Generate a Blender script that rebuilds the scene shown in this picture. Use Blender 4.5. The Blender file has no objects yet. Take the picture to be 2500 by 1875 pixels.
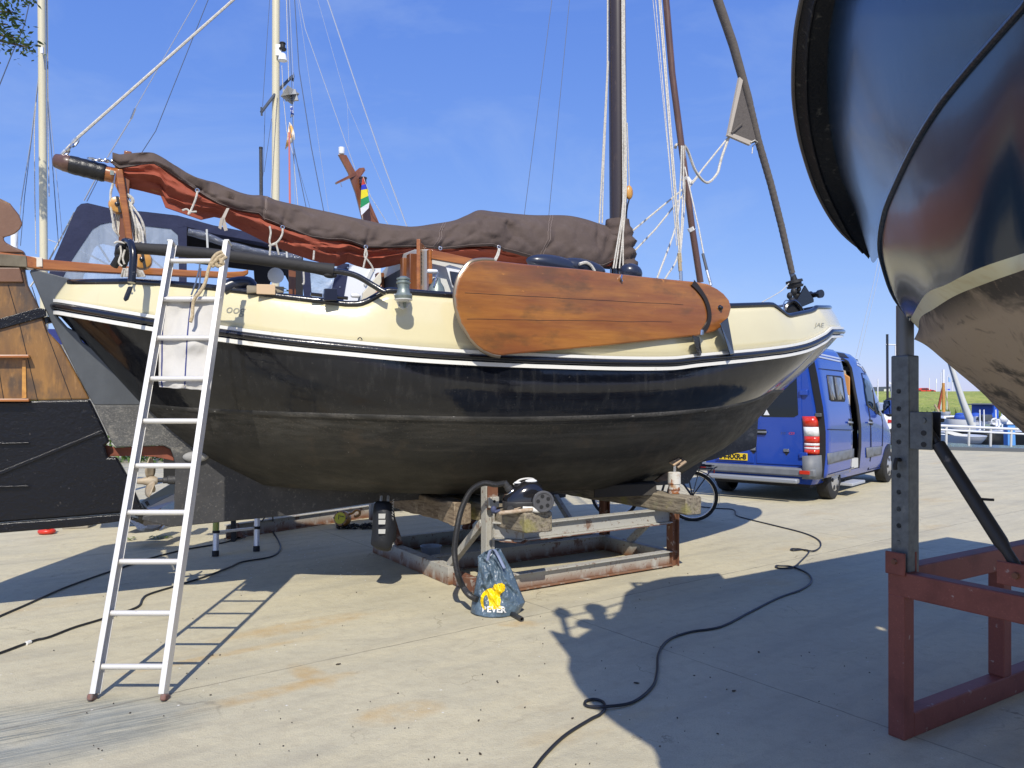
import bpy, bmesh, math, random
from mathutils import Vector, Matrix, noise
R = math.radians
SC = bpy.context.scene
COL = SC.collection
CX, CY, F, H = 1250.0, 978.0, 1850.0, 1.65
rnd = random.Random(7)

# ---------------------------------------------------------------- measuring helpers
def at(px, py, Y):
    return Vector(((px-CX)/F*Y, Y, H-(py-CY)/F*Y))
def gnd(px, py, z=0.0):
    Y = F*(H-z)/(py-CY)
    return Vector(((px-CX)/F*Y, Y, z))
def hp(px, py, z):
    "point seen at px,py at height z"
    return gnd(px, py, z)
BA = Vector((-3.52, 5.87, 0)); BD = Vector((.908, .419, 0)).normalized(); BN = Vector((BD.y, -BD.x, 0))
def W(u, v, z):
    p = BA+BD*u+BN*v
    return Vector((p.x, p.y, z))
def uz(px, py, v=0.0):
    r = (px-CX)/F
    u = (r*(BA.y+v*BN.y)-BA.x-v*BN.x)/(BD.x-r*BD.y)
    Y = BA.y+u*BD.y+v*BN.y
    return u, H-(py-CY)/F*Y
def S(px, py, v=0.0):
    u, z = uz(px, py, v)
    return W(u, v, z)
def interp(tab, x):
    if x <= tab[0][0]: return tab[0][1]
    for (a, b), (c, d) in zip(tab, tab[1:]):
        if x <= c:
            t = (x-a)/(c-a) if c != a else 0
            return b+(d-b)*t
    return tab[-1][1]
def sinterp(tab, x):
    "monotone-ish smooth interpolation (cubic hermite)"
    n = len(tab)
    if x <= tab[0][0]: return tab[0][1]
    if x >= tab[-1][0]: return tab[-1][1]
    for i in range(n-1):
        if x <= tab[i+1][0]:
            x0, y0 = tab[i]; x1, y1 = tab[i+1]
            m0 = (tab[i+1][1]-tab[max(i-1, 0)][1])/(tab[i+1][0]-tab[max(i-1, 0)][0])
            m1 = (tab[min(i+2, n-1)][1]-tab[i][1])/(tab[min(i+2, n-1)][0]-tab[i][0])
            h = x1-x0; t = (x-x0)/h
            return ((2*t**3-3*t*t+1)*y0+(t**3-2*t*t+t)*h*m0+(-2*t**3+3*t*t)*y1+(t**3-t*t)*h*m1)
def catmull(pts, n=8, closed=False):
    pts = [Vector(p) for p in pts]; out = []; N = len(pts)
    rng = range(N if closed else N-1)
    for i in rng:
        if closed:
            p0, p1, p2, p3 = pts[(i-1) % N], pts[i], pts[(i+1) % N], pts[(i+2) % N]
        else:
            p1, p2 = pts[i], pts[i+1]
            p0 = pts[i-1] if i > 0 else p1*2-p2
            p3 = pts[i+2] if i+2 < N else p2*2-p1
        for k in range(n):
            t = k/n
            out.append(.5*((2*p1)+(p2-p0)*t+(2*p0-5*p1+4*p2-p3)*t*t+(3*p1-p0-3*p2+p3)*t**3))
    if not closed: out.append(pts[-1].copy())
    return out
def resample(pts, n):
    pts = [Vector(p) for p in pts]
    L = [0]
    for a, b in zip(pts, pts[1:]): L.append(L[-1]+(b-a).length)
    out = []; j = 0
    for i in range(n):
        d = L[-1]*i/(n-1)
        while j < len(L)-2 and L[j+1] < d: j += 1
        s = (d-L[j])/((L[j+1]-L[j]) or 1)
        out.append(pts[j].lerp(pts[j+1], min(max(s, 0), 1)))
    return out
def nz(p, s=1.0, o=0.0):
    return noise.noise(Vector((p[0]*s+o, p[1]*s+o*1.7, p[2]*s-o)))

# ---------------------------------------------------------------- mesh builder
class MB:
    def __init__(s): s.v = []; s.f = []
    def add(s, vs, fs):
        o = len(s.v); s.v += [Vector(p) for p in vs]; s.f += [tuple(i+o for i in f) for f in fs]; return s
    def obox(s, c, ax, ay, az, sx, sy, sz):
        c = Vector(c); X = Vector(ax)*sx/2; Y = Vector(ay)*sy/2; Z = Vector(az)*sz/2
        vs = [c+X*i+Y*j+Z*k for i in (-1, 1) for j in (-1, 1) for k in (-1, 1)]
        return s.add(vs, [(0,1,3,2),(4,6,7,5),(0,4,5,1),(2,3,7,6),(0,2,6,4),(1,5,7,3)])
    def box(s, x0, x1, y0, y1, z0, z1):
        return s.obox(((x0+x1)/2, (y0+y1)/2, (z0+z1)/2), (1,0,0), (0,1,0), (0,0,1), x1-x0, y1-y0, z1-z0)
    def beam(s, p0, p1, w, h, up=(0,0,1)):
        p0 = Vector(p0); p1 = Vector(p1); d = (p1-p0); L = d.length; d.normalize()
        up = Vector(up); side = d.cross(up)
        if side.length < 1e-4: side = d.cross(Vector((1,0,0)))
        side.normalize(); u = side.cross(d)
        return s.obox((p0+p1)/2, d, side, u, L, w, h)
    def prism(s, poly, ext):
        n = len(poly); ext = Vector(ext); a = [Vector(p) for p in poly]
        vs = a+[p+ext for p in a]
        fs = [tuple(range(n)), tuple(range(2*n-1, n-1, -1))]+[(i, i+n, (i+1) % n+n, (i+1) % n) for i in range(n)]
        return s.add(vs, fs)
    def poly(s, pts):
        return s.add(pts, [tuple(range(len(pts)))])
    def ring(s, outer, inner):
        n = len(outer)
        return s.add(list(outer)+list(inner), [(i, (i+1) % n, (i+1) % n+n, i+n) for i in range(n)])
    def tube(s, pts, r, n=10, cap=True, closed=False):
        pts = [Vector(p) for p in pts]; N = len(pts)
        rs = r if isinstance(r, (list, tuple)) else [r]*N
        t = (pts[1]-pts[0]).normalized()
        nn = t.orthogonal().normalized(); vs = []
        for i, p in enumerate(pts):
            if closed: tt = (pts[(i+1) % N]-pts[i-1])
            else: tt = (pts[min(i+1, N-1)]-pts[max(i-1, 0)])
            if tt.length > 1e-9: tt.normalize()
            else: tt = t
            nn = (nn-tt*nn.dot(tt))
            nn = nn.normalized() if nn.length > 1e-6 else tt.orthogonal().normalized()
            b = tt.cross(nn); t = tt
            for k in range(n):
                a = 2*math.pi*k/n
                vs.append(p+(nn*math.cos(a)+b*math.sin(a))*rs[i])
        fs = []
        for i in range(N if closed else N-1):
            j = (i+1) % N
            for k in range(n):
                fs.append((i*n+k, i*n+(k+1) % n, j*n+(k+1) % n, j*n+k))
        if cap and not closed:
            fs.append(tuple(range(n))[::-1]); fs.append(tuple(range((N-1)*n, N*n)))
        return s.add(vs, fs)
    def lathe(s, base, axis, prof, n=20, cap=True):
        axis = Vector(axis).normalized(); base = Vector(base)
        a = axis.orthogonal().normalized(); b = axis.cross(a); vs = []
        for t, r in prof:
            for k in range(n):
                th = 2*math.pi*k/n
                vs.append(base+axis*t+(a*math.cos(th)+b*math.sin(th))*max(r, 1e-4))
        fs = []
        for i in range(len(prof)-1):
            for k in range(n):
                fs.append((i*n+k, i*n+(k+1) % n, (i+1)*n+(k+1) % n, (i+1)*n+k))
        if cap:
            fs.append(tuple(range(n))[::-1]); fs.append(tuple(range((len(prof)-1)*n, len(prof)*n)))
        return s.add(vs, fs)
    def loft(s, rows, closed=False):
        n = len(rows[0]); vs = [p for r in rows for p in r]; fs = []
        for i in range(len(rows)-1):
            for k in range(n if closed else n-1):
                k2 = (k+1) % n
                fs.append((i*n+k, i*n+k2, (i+1)*n+k2, (i+1)*n+k))
        return s.add(vs, fs)
    def ell(s, c, rx, ry, rz, n=16, m=10, ax=None):
        c = Vector(c); A = ax or (Vector((1,0,0)), Vector((0,1,0)), Vector((0,0,1))); rows = []
        for i in range(m+1):
            ph = math.pi*i/m
            rows.append([c+A[0]*rx*math.sin(ph)*math.cos(2*math.pi*k/n)+A[1]*ry*math.sin(ph)*math.sin(2*math.pi*k/n)+A[2]*rz*math.cos(ph) for k in range(n)])
        return s.loft(rows, True)
    def ibeam(s, p0, p1, h, w, tf=.012, tw=.01, up=(0,0,1), chan=0):
        p0 = Vector(p0); p1 = Vector(p1); d = (p1-p0).normalized(); up = Vector(up)
        side = d.cross(up).normalized()
        for sg in (-1, 1):
            s.beam(p0+up*sg*(h/2-tf/2), p1+up*sg*(h/2-tf/2), w, tf, up)
        o = side*(chan*(w/2-tw/2))
        s.beam(p0+o, p1+o, tw, h-2*tf-.002, up)
        return s
    def build(s, name, m, parent=None, smooth=40, bev=0, sub=0, solid=0, kind=None, weld=True):
        me = bpy.data.meshes.new(name)
        loc = Vector((0,0,0))
        if parent is None and s.v:
            xs = [p.x for p in s.v]; ys = [p.y for p in s.v]; zs = [p.z for p in s.v]
            loc = Vector(((min(xs)+max(xs))/2, (min(ys)+max(ys))/2, min(zs)))
        me.from_pydata([p-loc for p in s.v], [], s.f)
        b = bmesh.new(); b.from_mesh(me)
        if weld: bmesh.ops.remove_doubles(b, verts=b.verts, dist=1e-5)
        bmesh.ops.recalc_face_normals(b, faces=b.faces); b.to_mesh(me); b.free()
        if smooth:
            me.shade_smooth(); me.set_sharp_from_angle(angle=R(smooth))
        ob = bpy.data.objects.new(name, me); COL.objects.link(ob)
        if m: me.materials.append(m)
        if parent is None: ob.location = loc
        else:
            ob.parent = parent
            if parent.type == 'EMPTY' and not parent.get('local'): ob.location = -parent.location
        if bev:
            md = ob.modifiers.new('bevel', 'BEVEL'); md.width = bev; md.segments = 2; md.limit_method = 'ANGLE'; md.angle_limit = R(35)
        if solid:
            md = ob.modifiers.new('solid', 'SOLIDIFY'); md.thickness = solid; md.offset = 0
        if sub:
            md = ob.modifiers.new('sub', 'SUBSURF'); md.levels = sub; md.render_levels = sub
        if kind: ob['kind'] = kind
        return ob

def tag(o, label, cat, group=None, kind=None):
    o['label'] = label; o['category'] = cat
    if group: o['group'] = group
    o['kind'] = kind or 'thing'
    return o
def thing(name, label, cat, loc=(0,0,0), group=None, local=False, rz=0):
    o = bpy.data.objects.new(name, None); COL.objects.link(o); o.location = Vector(loc); o.empty_display_size = .1
    tag(o, label, cat, group)
    if local: o['local'] = 1; o.rotation_euler = (0, 0, rz)
    return o
def dup(root, loc, label=None, rz=None):
    r = root.copy(); COL.objects.link(r); r.location = Vector(loc)
    if rz is not None: r.rotation_euler = (0, 0, rz)
    if label: r['label'] = label
    for ch in list(root.children):
        c = ch.copy(); COL.objects.link(c); c.parent = r
        for g in ch.children:
            d = g.copy(); COL.objects.link(d); d.parent = c
    return r
def text_mesh(txt, size, depth=.002, shear=0, bold=0):
    cu = bpy.data.curves.new('lettering', 'FONT'); cu.body = txt; cu.size = size; cu.extrude = depth; cu.shear = shear; cu.offset = bold
    cu.align_x = 'CENTER'; cu.align_y = 'CENTER'
    o = bpy.data.objects.new('lettering', cu); COL.objects.link(o)
    dg = bpy.context.evaluated_depsgraph_get()
    me = bpy.data.meshes.new_from_object(o.evaluated_get(dg))
    vs = [v.co.copy() for v in me.vertices]; fs = [tuple(p.vertices) for p in me.polygons]
    bpy.data.objects.remove(o); bpy.data.curves.remove(cu); bpy.data.meshes.remove(me)
    return vs, fs
def lettering(name, txt, size, c, ax, ay, m, parent, depth=.002, shear=0, fn=None, bold=0):
    vs, fs = text_mesh(txt, size, depth, shear, bold)
    c = Vector(c); ax = Vector(ax).normalized(); ay = Vector(ay).normalized(); az = ax.cross(ay)
    pts = [c+ax*v.x+ay*v.y+az*v.z for v in vs] if fn is None else [fn(v) for v in vs]
    b = MB(); b.add(pts, fs)
    return b.build(name, m, parent, smooth=0, weld=False)

# ---------------------------------------------------------------- materials
def mat(name, col, rough=.5, metal=0, layers=(), bump=None, coat=0, spec=.5, alpha=1, emit=None, trans=0, coatr=.05, rvar=0):
    m = bpy.data.materials.new(name); m.use_nodes = True; nt = m.node_tree; N = nt.nodes; L = nt.links
    bs = N['Principled BSDF']
    tc = N.new('ShaderNodeTexCoord')
    def noise_f(scale, lo, hi, stretch=(1,1,1), rotz=0, detail=5, rough_=.6, typ='noise', dist=0):
        mp = N.new('ShaderNodeMapping'); mp.inputs['Scale'].default_value = stretch; mp.inputs['Rotation'].default_value = (0,0,rotz)
        # rotate first, then stretch
        mp.vector_type = 'TEXTURE' if False else 'POINT'
        if rotz:
            m0 = N.new('ShaderNodeMapping'); m0.inputs['Rotation'].default_value = (0,0,-rotz); L.new(tc.outputs['Object'], m0.inputs['Vector'])
            mp.inputs['Rotation'].default_value = (0,0,0); L.new(m0.outputs[0], mp.inputs['Vector'])
        else: L.new(tc.outputs['Object'], mp.inputs['Vector'])
        if typ == 'noise':
            t = N.new('ShaderNodeTexNoise'); t.inputs['Scale'].default_value = scale; t.inputs['Detail'].default_value = detail; t.inputs['Roughness'].default_value = rough_; t.inputs['Distortion'].default_value = dist
            o = t.outputs['Fac']
        else:
            t = N.new('ShaderNodeTexVoronoi'); t.inputs['Scale'].default_value = scale; t.feature = 'F1'
            o = t.outputs['Distance']
        L.new(mp.outputs[0], t.inputs['Vector'])
        mr = N.new('ShaderNodeMapRange'); mr.inputs['From Min'].default_value = lo; mr.inputs['From Max'].default_value = hi; L.new(o, mr.inputs['Value'])
        return mr.outputs[0]
    prev = None
    rgb = N.new('ShaderNodeRGB'); rgb.outputs[0].default_value = (*col, 1); prev = rgb.outputs[0]
    for ly in layers:
        f = noise_f(ly.get('s', 5), ly.get('lo', .4), ly.get('hi', .6), ly.get('st', (1,1,1)), ly.get('rz', 0), ly.get('d', 5), ly.get('r', .6), ly.get('t', 'noise'), ly.get('dist', 0))
        if 'z' in ly:
            sp = N.new('ShaderNodeSeparateXYZ'); L.new(tc.outputs['Object'], sp.inputs[0])
            mr = N.new('ShaderNodeMapRange'); mr.inputs['From Min'].default_value = ly['z'][0]; mr.inputs['From Max'].default_value = ly['z'][1]; L.new(sp.outputs[2], mr.inputs['Value'])
            mu = N.new('ShaderNodeMath'); mu.operation = 'MULTIPLY'; L.new(f, mu.inputs[0]); L.new(mr.outputs[0], mu.inputs[1]); f = mu.outputs[0]
        if 'z2' in ly:
            sp = N.new('ShaderNodeSeparateXYZ'); L.new(tc.outputs['Object'], sp.inputs[0])
            mr = N.new('ShaderNodeMapRange'); mr.inputs['From Min'].default_value = ly['z2'][0]; mr.inputs['From Max'].default_value = ly['z2'][1]; L.new(sp.outputs[2], mr.inputs['Value'])
            mu = N.new('ShaderNodeMath'); mu.operation = 'MULTIPLY'; L.new(f, mu.inputs[0]); L.new(mr.outputs[0], mu.inputs[1]); f = mu.outputs[0]
        if 'f' in ly:
            mu = N.new('ShaderNodeMath'); mu.operation = 'MULTIPLY'; L.new(f, mu.inputs[0]); mu.inputs[1].default_value = ly['f']; f = mu.outputs[0]
        mx = N.new('ShaderNodeMix'); mx.data_type = 'RGBA'; L.new(f, mx.inputs[0]); L.new(prev, mx.inputs[6]); mx.inputs[7].default_value = (*ly['c'], 1)
        prev = mx.outputs[2]
    L.new(prev, bs.inputs['Base Color'])
    bs.inputs['Roughness'].default_value = rough; bs.inputs['Metallic'].default_value = metal
    if rvar:
        f = noise_f(6, .3, .7); mr = N.new('ShaderNodeMapRange'); L.new(f, mr.inputs['Value']); mr.inputs['To Min'].default_value = max(rough-rvar, .02); mr.inputs['To Max'].default_value = min(rough+rvar, 1); L.new(mr.outputs[0], bs.inputs['Roughness'])
    bs.inputs['Specular IOR Level'].default_value = spec
    if coat: bs.inputs['Coat Weight'].default_value = coat; bs.inputs['Coat Roughness'].default_value = coatr
    if trans: bs.inputs['Transmission Weight'].default_value = trans
    if alpha < 1: bs.inputs['Alpha'].default_value = alpha
    if emit: bs.inputs['Emission Color'].default_value = (*emit, 1); bs.inputs['Emission Strength'].default_value = 1
    if bump:
        bs_l = bump if isinstance(bump, list) else [bump]; pn = None
        for bb in bs_l:
            f = noise_f(bb[0], 0, 1, bb[2] if len(bb) > 2 else (1,1,1), bb[3] if len(bb) > 3 else 0)
            bp = N.new('ShaderNodeBump'); bp.inputs['Strength'].default_value = 1; bp.inputs['Distance'].default_value = bb[1]; L.new(f, bp.inputs['Height'])
            if pn: L.new(pn, bp.inputs['Normal'])
            pn = bp.outputs[0]
        L.new(pn, bs.inputs['Normal'])
    return m

BR = math.atan2(BD.y, BD.x)
RUST = (.22, .075, .025)
M = {}
M['cream'] = mat('cream_paint', (.70, .635, .40), .18, layers=[dict(s=1.3, lo=.35, hi=.7, c=(.67,.60,.375)), dict(s=60, lo=.72, hi=.8, c=(.35,.28,.18), f=.5), dict(s=9, lo=.62, hi=.78, st=(1.6,1.6,.12), c=(.56,.46,.25), f=.35)], coat=.6, coatr=.08, bump=(1.5, .006))
M['white'] = mat('white_paint', (.78, .77, .72), .35, layers=[dict(s=14, lo=.6, hi=.75, c=(.45,.40,.32), f=.5)], coat=.2)
M['white2'] = mat('white_gelcoat', (.78, .79, .80), .25, coat=.3)
M['blackgloss'] = mat('black_gloss_paint', (.010, .010, .012), .22, layers=[dict(s=30, lo=.66, hi=.74, c=(.25,.25,.25), f=.35)], coat=.5, bump=(40, .0012))
M['hull'] = mat('black_hull_paint', (.004, .0048, .008), .14, coat=.25, coatr=.06, spec=.4, rvar=.07, bump=(1.3, .012, (1,1,1)), layers=[
    dict(s=3, lo=.4, hi=.75, st=(.35,2,2), rz=BR, c=(.011,.0125,.017), f=.9),
    dict(s=9, lo=.5, hi=.75, st=(2.6,2.6,.25), rz=BR, c=(.035,.035,.035), f=.5),
    dict(s=70, lo=.69, hi=.74, c=(.35,.33,.30), f=.5),
    dict(s=5, lo=.36, hi=.6, st=(.3,1,3), rz=BR, c=(.038,.036,.033), z=(1.66,1.52), f=.7)])
M['bottom'] = mat('hull_bottom_paint', (.022, .0218, .020), .66, spec=.3, rvar=.12, bump=[(3, .008), (60, .002)], layers=[
    dict(s=2.2, lo=.35, hi=.7, st=(.4,1,2), rz=BR, c=(.045,.042,.034), f=.9),
    dict(s=9, lo=.42, hi=.7, st=(.12,1,2.4), rz=BR, c=(.11,.105,.095), z=(1.22,1.5), f=.6),
    dict(s=52, lo=.56, hi=.64, c=(.13,.11,.09), z=(1.28,1.5), f=.45),
    dict(s=6, lo=.5, hi=.72, st=(.2,1,2.5), rz=BR, c=(.06,.055,.046), f=.7),
    dict(s=4, lo=.55, hi=.7, c=(.07,.055,.04), f=.6),
    dict(s=90, lo=.71, hi=.75, c=(.6,.58,.52), f=.8)])
M['keel'] = mat('keel_plate_paint', (.045, .045, .047), .6, bump=[(20, .004)], layers=[
    dict(s=5, lo=.5, hi=.7, c=(.085,.08,.075), f=.7), dict(s=45, lo=.58, hi=.68, c=(.22,.205,.185), f=.5), dict(s=3, lo=.3, hi=.7, c=(.022,.022,.024), f=.6),
    dict(s=5, lo=.3, hi=.7, c=(.115,.115,.11), z=(1.12,1.22), z2=(1.66,1.6), f=.95), dict(s=75, lo=.52, hi=.64, st=(1,1,1.6), c=(.30,.285,.25), z=(1.14,1.25), z2=(1.64,1.6), f=.4), dict(s=9, lo=.55, hi=.68, st=(1,1,2), c=(.36,.34,.29), z=(1.14,1.25), z2=(1.64,1.6), f=.4)])
M['greyplate'] = mat('grey_stern_plate', (.058, .064, .070), .38, coat=.25, coatr=.2, layers=[dict(s=4, lo=.35, hi=.7, st=(1,1,.5), c=(.095,.105,.115), f=.8), dict(s=40, lo=.7, hi=.76, c=(.35,.3,.22), f=.5)], bump=(12, .002))
M['redox'] = mat('red_oxide_primer', (.24, .068, .036), .7, layers=[dict(s=9, lo=.4, hi=.7, c=(.13,.04,.022))])
M['varnish'] = mat('varnished_wood', (.42, .155, .035), .3, coat=.5, coatr=.12, layers=[dict(s=7, lo=.35, hi=.65, st=(.25,3,3), rz=BR, c=(.27,.085,.02)), dict(s=40, lo=.5, hi=.7, st=(.12,3,3), rz=BR, c=(.20,.06,.015), f=.7)])
M['teak'] = mat('brown_mahogany', (.23, .085, .028), .35, coat=.4, coatr=.15, layers=[dict(s=9, lo=.35, hi=.7, st=(1,1,.2), c=(.12,.035,.014))])
M['leeboard'] = mat('leeboard_varnish', (.28, .100, .027), .30, coat=.45, coatr=.2, bump=[(5, .003, (.3,1,2.5), BR), (70, .0006, (.1,1,1), BR)], layers=[
    dict(s=2.6, lo=.34, hi=.62, st=(.35,1,1.8), rz=BR, c=(.41,.17,.034), f=.95),
    dict(s=3.4, lo=.45, hi=.68, st=(.3,1,1.6), rz=BR, c=(.20,.062,.022), f=.9),
    dict(s=26, lo=.46, hi=.75, st=(.06,1,2), rz=BR, c=(.17,.058,.018), f=.35),
    dict(s=5, lo=.54, hi=.72, st=(.6,1,1.2), rz=BR, c=(.085,.05,.022), f=.7), dict(s=1.3, lo=.5, hi=.7, rz=BR, st=(.8,1,1.4), c=(.13,.065,.03), f=.6),
    dict(s=16, lo=.685, hi=.71, st=(.6,1,1), rz=BR, c=(.55,.22,.045), f=.7)])
M['rudderwood'] = mat('rudder_brown_paint', (.26, .13, .034), .42, coat=.25, coatr=.25, bump=[(4, .004, (3,3,.4)), (50, .001)], layers=[
    dict(s=2.2, lo=.38, hi=.62, st=(2,2,.7), c=(.115,.060,.024)), dict(s=9, lo=.5, hi=.68, st=(2,2,.35), c=(.33,.165,.04), f=.8), dict(s=4, lo=.52, hi=.68, st=(1.5,1.5,.8), c=(.06,.042,.028), f=.8), dict(s=30, lo=.6, hi=.7, st=(1,1,.3), c=(.40,.22,.08), f=.5)])
M['rudderhead'] = mat('rudder_head_paint', (.19, .095, .052), .42, coat=.2, layers=[dict(s=4, lo=.35, hi=.7, c=(.145,.07,.036)), dict(s=60, lo=.68, hi=.74, c=(.05,.03,.02))], bump=(30, .0015))
M['tar'] = mat('black_tar', (.004, .004, .006), .2, spec=.45, bump=[(26, .006, (1.5,1.5,1)), (90, .003)], layers=[dict(s=40, lo=.66, hi=.72, c=(.10,.09,.08), f=.5)])
M['cover'] = mat('brown_canvas_cover', (.104, .078, .066), .85, spec=.2, layers=[dict(s=2, lo=.35, hi=.7, c=(.088,.066,.058)), dict(s=14, lo=.5, hi=.8, c=(.13,.10,.09), f=.6), dict(s=120, lo=.735, hi=.76, c=(.5,.45,.4), f=.6)], bump=[(6, .012), (220, .0008)])
M['sail'] = mat('tan_sail_cloth', (.33, .083, .046), .75, spec=.25, layers=[dict(s=4, lo=.35, hi=.7, c=(.26,.062,.036))], bump=[(7, .012)])
M['rope'] = mat('white_rope', (.62, .59, .52), .8, layers=[dict(s=60, lo=.4, hi=.65, c=(.42,.39,.33))], bump=(150, .003))
M['manila'] = mat('tan_hemp_rope', (.50, .40, .25), .85, layers=[dict(s=80, lo=.4, hi=.65, c=(.34,.26,.15))], bump=(150, .003))
M['wire'] = mat('steel_wire', (.55, .57, .60), .35, .6)
M['darkwire'] = mat('dark_wire', (.09, .12, .19), .5)
M['steel'] = mat('stainless_steel', (.62, .62, .62), .25, 1)
M['alu'] = mat('aluminium', (.72, .70, .66), .40, .35, layers=[dict(s=50, lo=.62, hi=.72, c=(.5,.48,.45), f=.6)], bump=(60, .0006))
M['bronze'] = mat('weathered_bronze', (.26, .30, .27), .45, .5, layers=[dict(s=20, lo=.4, hi=.7, c=(.16,.2,.19))])
M['block'] = mat('wood_block_varnish', (.60, .30, .06), .35, coat=.4, layers=[dict(s=14, lo=.45, hi=.65, c=(.40,.18,.04))])
M['mast'] = mat('dark_mast_paint', (.040, .027, .022), .3, coat=.4, coatr=.2, layers=[dict(s=20, lo=.6, hi=.75, st=(1,1,.2), c=(.13,.09,.06), f=.6)])
M['pole'] = mat('brown_wood_pole', (.10, .050, .035), .4, coat=.3, layers=[dict(s=20, lo=.5, hi=.7, st=(1,1,.2), c=(.17,.09,.06))])
M['jib'] = mat('furled_sail_sleeve', (.105, .090, .078), .85, layers=[dict(s=30, lo=.4, hi=.7, c=(.085,.072,.062))], bump=(40, .004))
M['canvasedge'] = mat('grey_canvas_edge', (.42, .37, .31), .85)
M['deckgrey'] = mat('grey_deck', (.33, .34, .34), .6)
M['greywhite'] = mat('grey_white_cabin', (.60, .60, .56), .35, coat=.3)
M['glassdark'] = mat('dark_window_glass', (.02, .022, .03), .06, coat=.5)
M['blackrubber'] = mat('black_rubber', (.014, .014, .015), .6, bump=(40, .001))
M['pad'] = mat('black_padded_sleeve', (.022, .021, .021), .75, bump=[(20, .006)])
M['fender'] = mat('navy_fender', (.02, .025, .045), .3, coat=.3)
M['conc_block'] = mat('concrete_block', (.30,.27,.22), .9, bump=(20,.01))
# ================================================================ THE SAILING BOAT ON THE TRESTLE
boat = thing('sailing_boat', 'black and cream flat-bottomed sailing boat with brown covered sail, propped on a rusty trestle', 'sailing boat', W(4, 0, .7))
LB = 8.15; UM = 3.7; BEAM = 1.45
def sup(u, u0, u1, um, b, p0, q0, p1, q1):
    if u <= u0 or u >= u1: return 0.0
    if u < um: x = (um-u)/(um-u0); return b*max(0, 1-x**p0)**(1/q0)
    x = (u-um)/(u1-um); return b*max(0, 1-x**p1)**(1/q1)
def br(u): return sup(u, -.03, LB, UM, BEAM, 2.3, 1.35, 2.6, 1.6)
def bt(u): return sup(u, .06, 7.93, UM, BEAM-.08, 2.3, 1.35, 2.6, 1.7)
def bch(u): return sup(u, .57, 7.33, UM, 1.385, 2.2, 1.3, 2.4, 1.35)
def b2(u): return sup(u, .97, 6.72, 3.7, 1.06, 2.2, 1.35, 2.3, 1.3)
def b1(u): return sup(u, 1.5, 5.93, 3.6, .52, 2.4, 1.5, 2.3, 1.4)
RAILPX = [(130,747),(145,748),(373,787),(543,813),(700,833),(850,848),(1000,862),(1140,871),(1289,878),(1500,885),(1640,885),(1702,878),(1876,861),(1963,846),(2012,824),(2028,810)]
TOPPX = [(170,689),(181,690),(315,688),(420,694),(500,701),(640,717),(685,724),(789,736),(845,743),(873,743),(884,741),(899,735),(934,715),(943,711),(951,710),(1108,722),(1116,723),(1400,736),(1786,747),(1876,744),(1886,745),(1893,749),(1917,768),(1923,771),(1929,771),(1977,761),(1986,757),(1992,751)]
CHPX = [(330,983),(440,994),(565,1001),(800,1010),(934,1014),(1140,1019),(1300,1019),(1458,1015),(1620,1007),(1763,992),(1840,975),(1890,952)]
BOTPX = [(600,1176),(668,1187),(789,1196),(934,1203),(1140,1206),(1300,1201),(1445,1195),(1560,1181),(1618,1170),(1665,1157)]
def zfrom(u, v, tab):
    P = W(u, v, 0); px = CX+F*P.x/P.y
    return H-(sinterp(tab, px)-CY)/F*P.y
def zfl(u, v, tab):
    P = W(u, v, 0); px = CX+F*P.x/P.y
    return H-(interp(tab, px)-CY)/F*P.y
NS = 150
def cosi(i, n): return .5-.5*math.cos(math.pi*i/n)
def line(us, ue, bf, zf, n=NS):
    out = []
    for i in range(n+1):
        t = .25*i/n+.75*cosi(i, n); u = us+(ue-us)*t; v = bf(u)
        out.append((u, v, zf(u, v)))
    return out
zr = lambda u: zfrom(u, br(u), RAILPX)
zt = lambda u: zfl(u, bt(u), TOPPX)
L_rail = line(-.03, LB, lambda u: br(u)-.015, lambda u, v: zr(u)-.02)
L_ch = line(.57, 7.33, bch, lambda u, v: zfrom(u, v, CHPX))
L_b2 = line(.97, 6.72, b2, lambda u, v: 1.09+.17*abs((u-3.8)/2.9)**2.5)
L_b1 = line(1.5, 5.93, b1, lambda u, v: zfrom(u, v, BOTPX))
L_b0 = [(u, 0, z) for u, v, z in L_b1]
def wl(t, s=1): return W(t[0], t[1]*s, t[2])
for s, nm in ((1, 'near'), (-1, 'far')): pass
top = MB(); bot = MB()
for s in (1, -1):
    rows = []
    for k in range(9):
        t = k/8
        row = []
        for a, b in zip(L_ch, L_rail):
            bul = .045*math.sin(math.pi*t)*min(1, a[1]/.8)
            row.append(W(a[0]+(b[0]-a[0])*t, (a[1]+(b[1]-a[1])*t+bul)*s, a[2]+(b[2]-a[2])*t))
        rows.append(row)
    top.loft(rows)
    cols = []
    for i in range(NS+1):
        sec = catmull([L_b1[i], L_b2[i], L_ch[i]], 5)
        sec = [Vector((L_b0[i]))]+sec
        cols.append([W(p.x, max(p.y, 0)*s, p.z) for p in sec])
    bot.loft(cols)
top.build('hull', M['hull'], boat, smooth=60)
bot.build('hull_bottom', M['bottom'], boat, smooth=60)
cst = MB()
for s in (1, -1):
    ra_ = [wl(t, s)+BN*s*.003+Vector((0,0,.006)) for t in L_ch]; rb_ = []; rc_ = []
    for a, b in zip(L_ch, L_b2):
        sec = catmull([Vector(a), Vector(b)], 8); k = .042/max((Vector(b)-Vector(a)).length, .06); q = Vector(a).lerp(Vector(b), min(k, .5))
        m_ = Vector(a).lerp(Vector(b), min(k*.35, .2))
        rb_.append(W(m_.x, (m_.y+.012)*s, m_.z)); rc_.append(W(q.x, max(q.y+.008, 0)*s, q.z))
    cst.loft([ra_, rb_, rc_])
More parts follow.
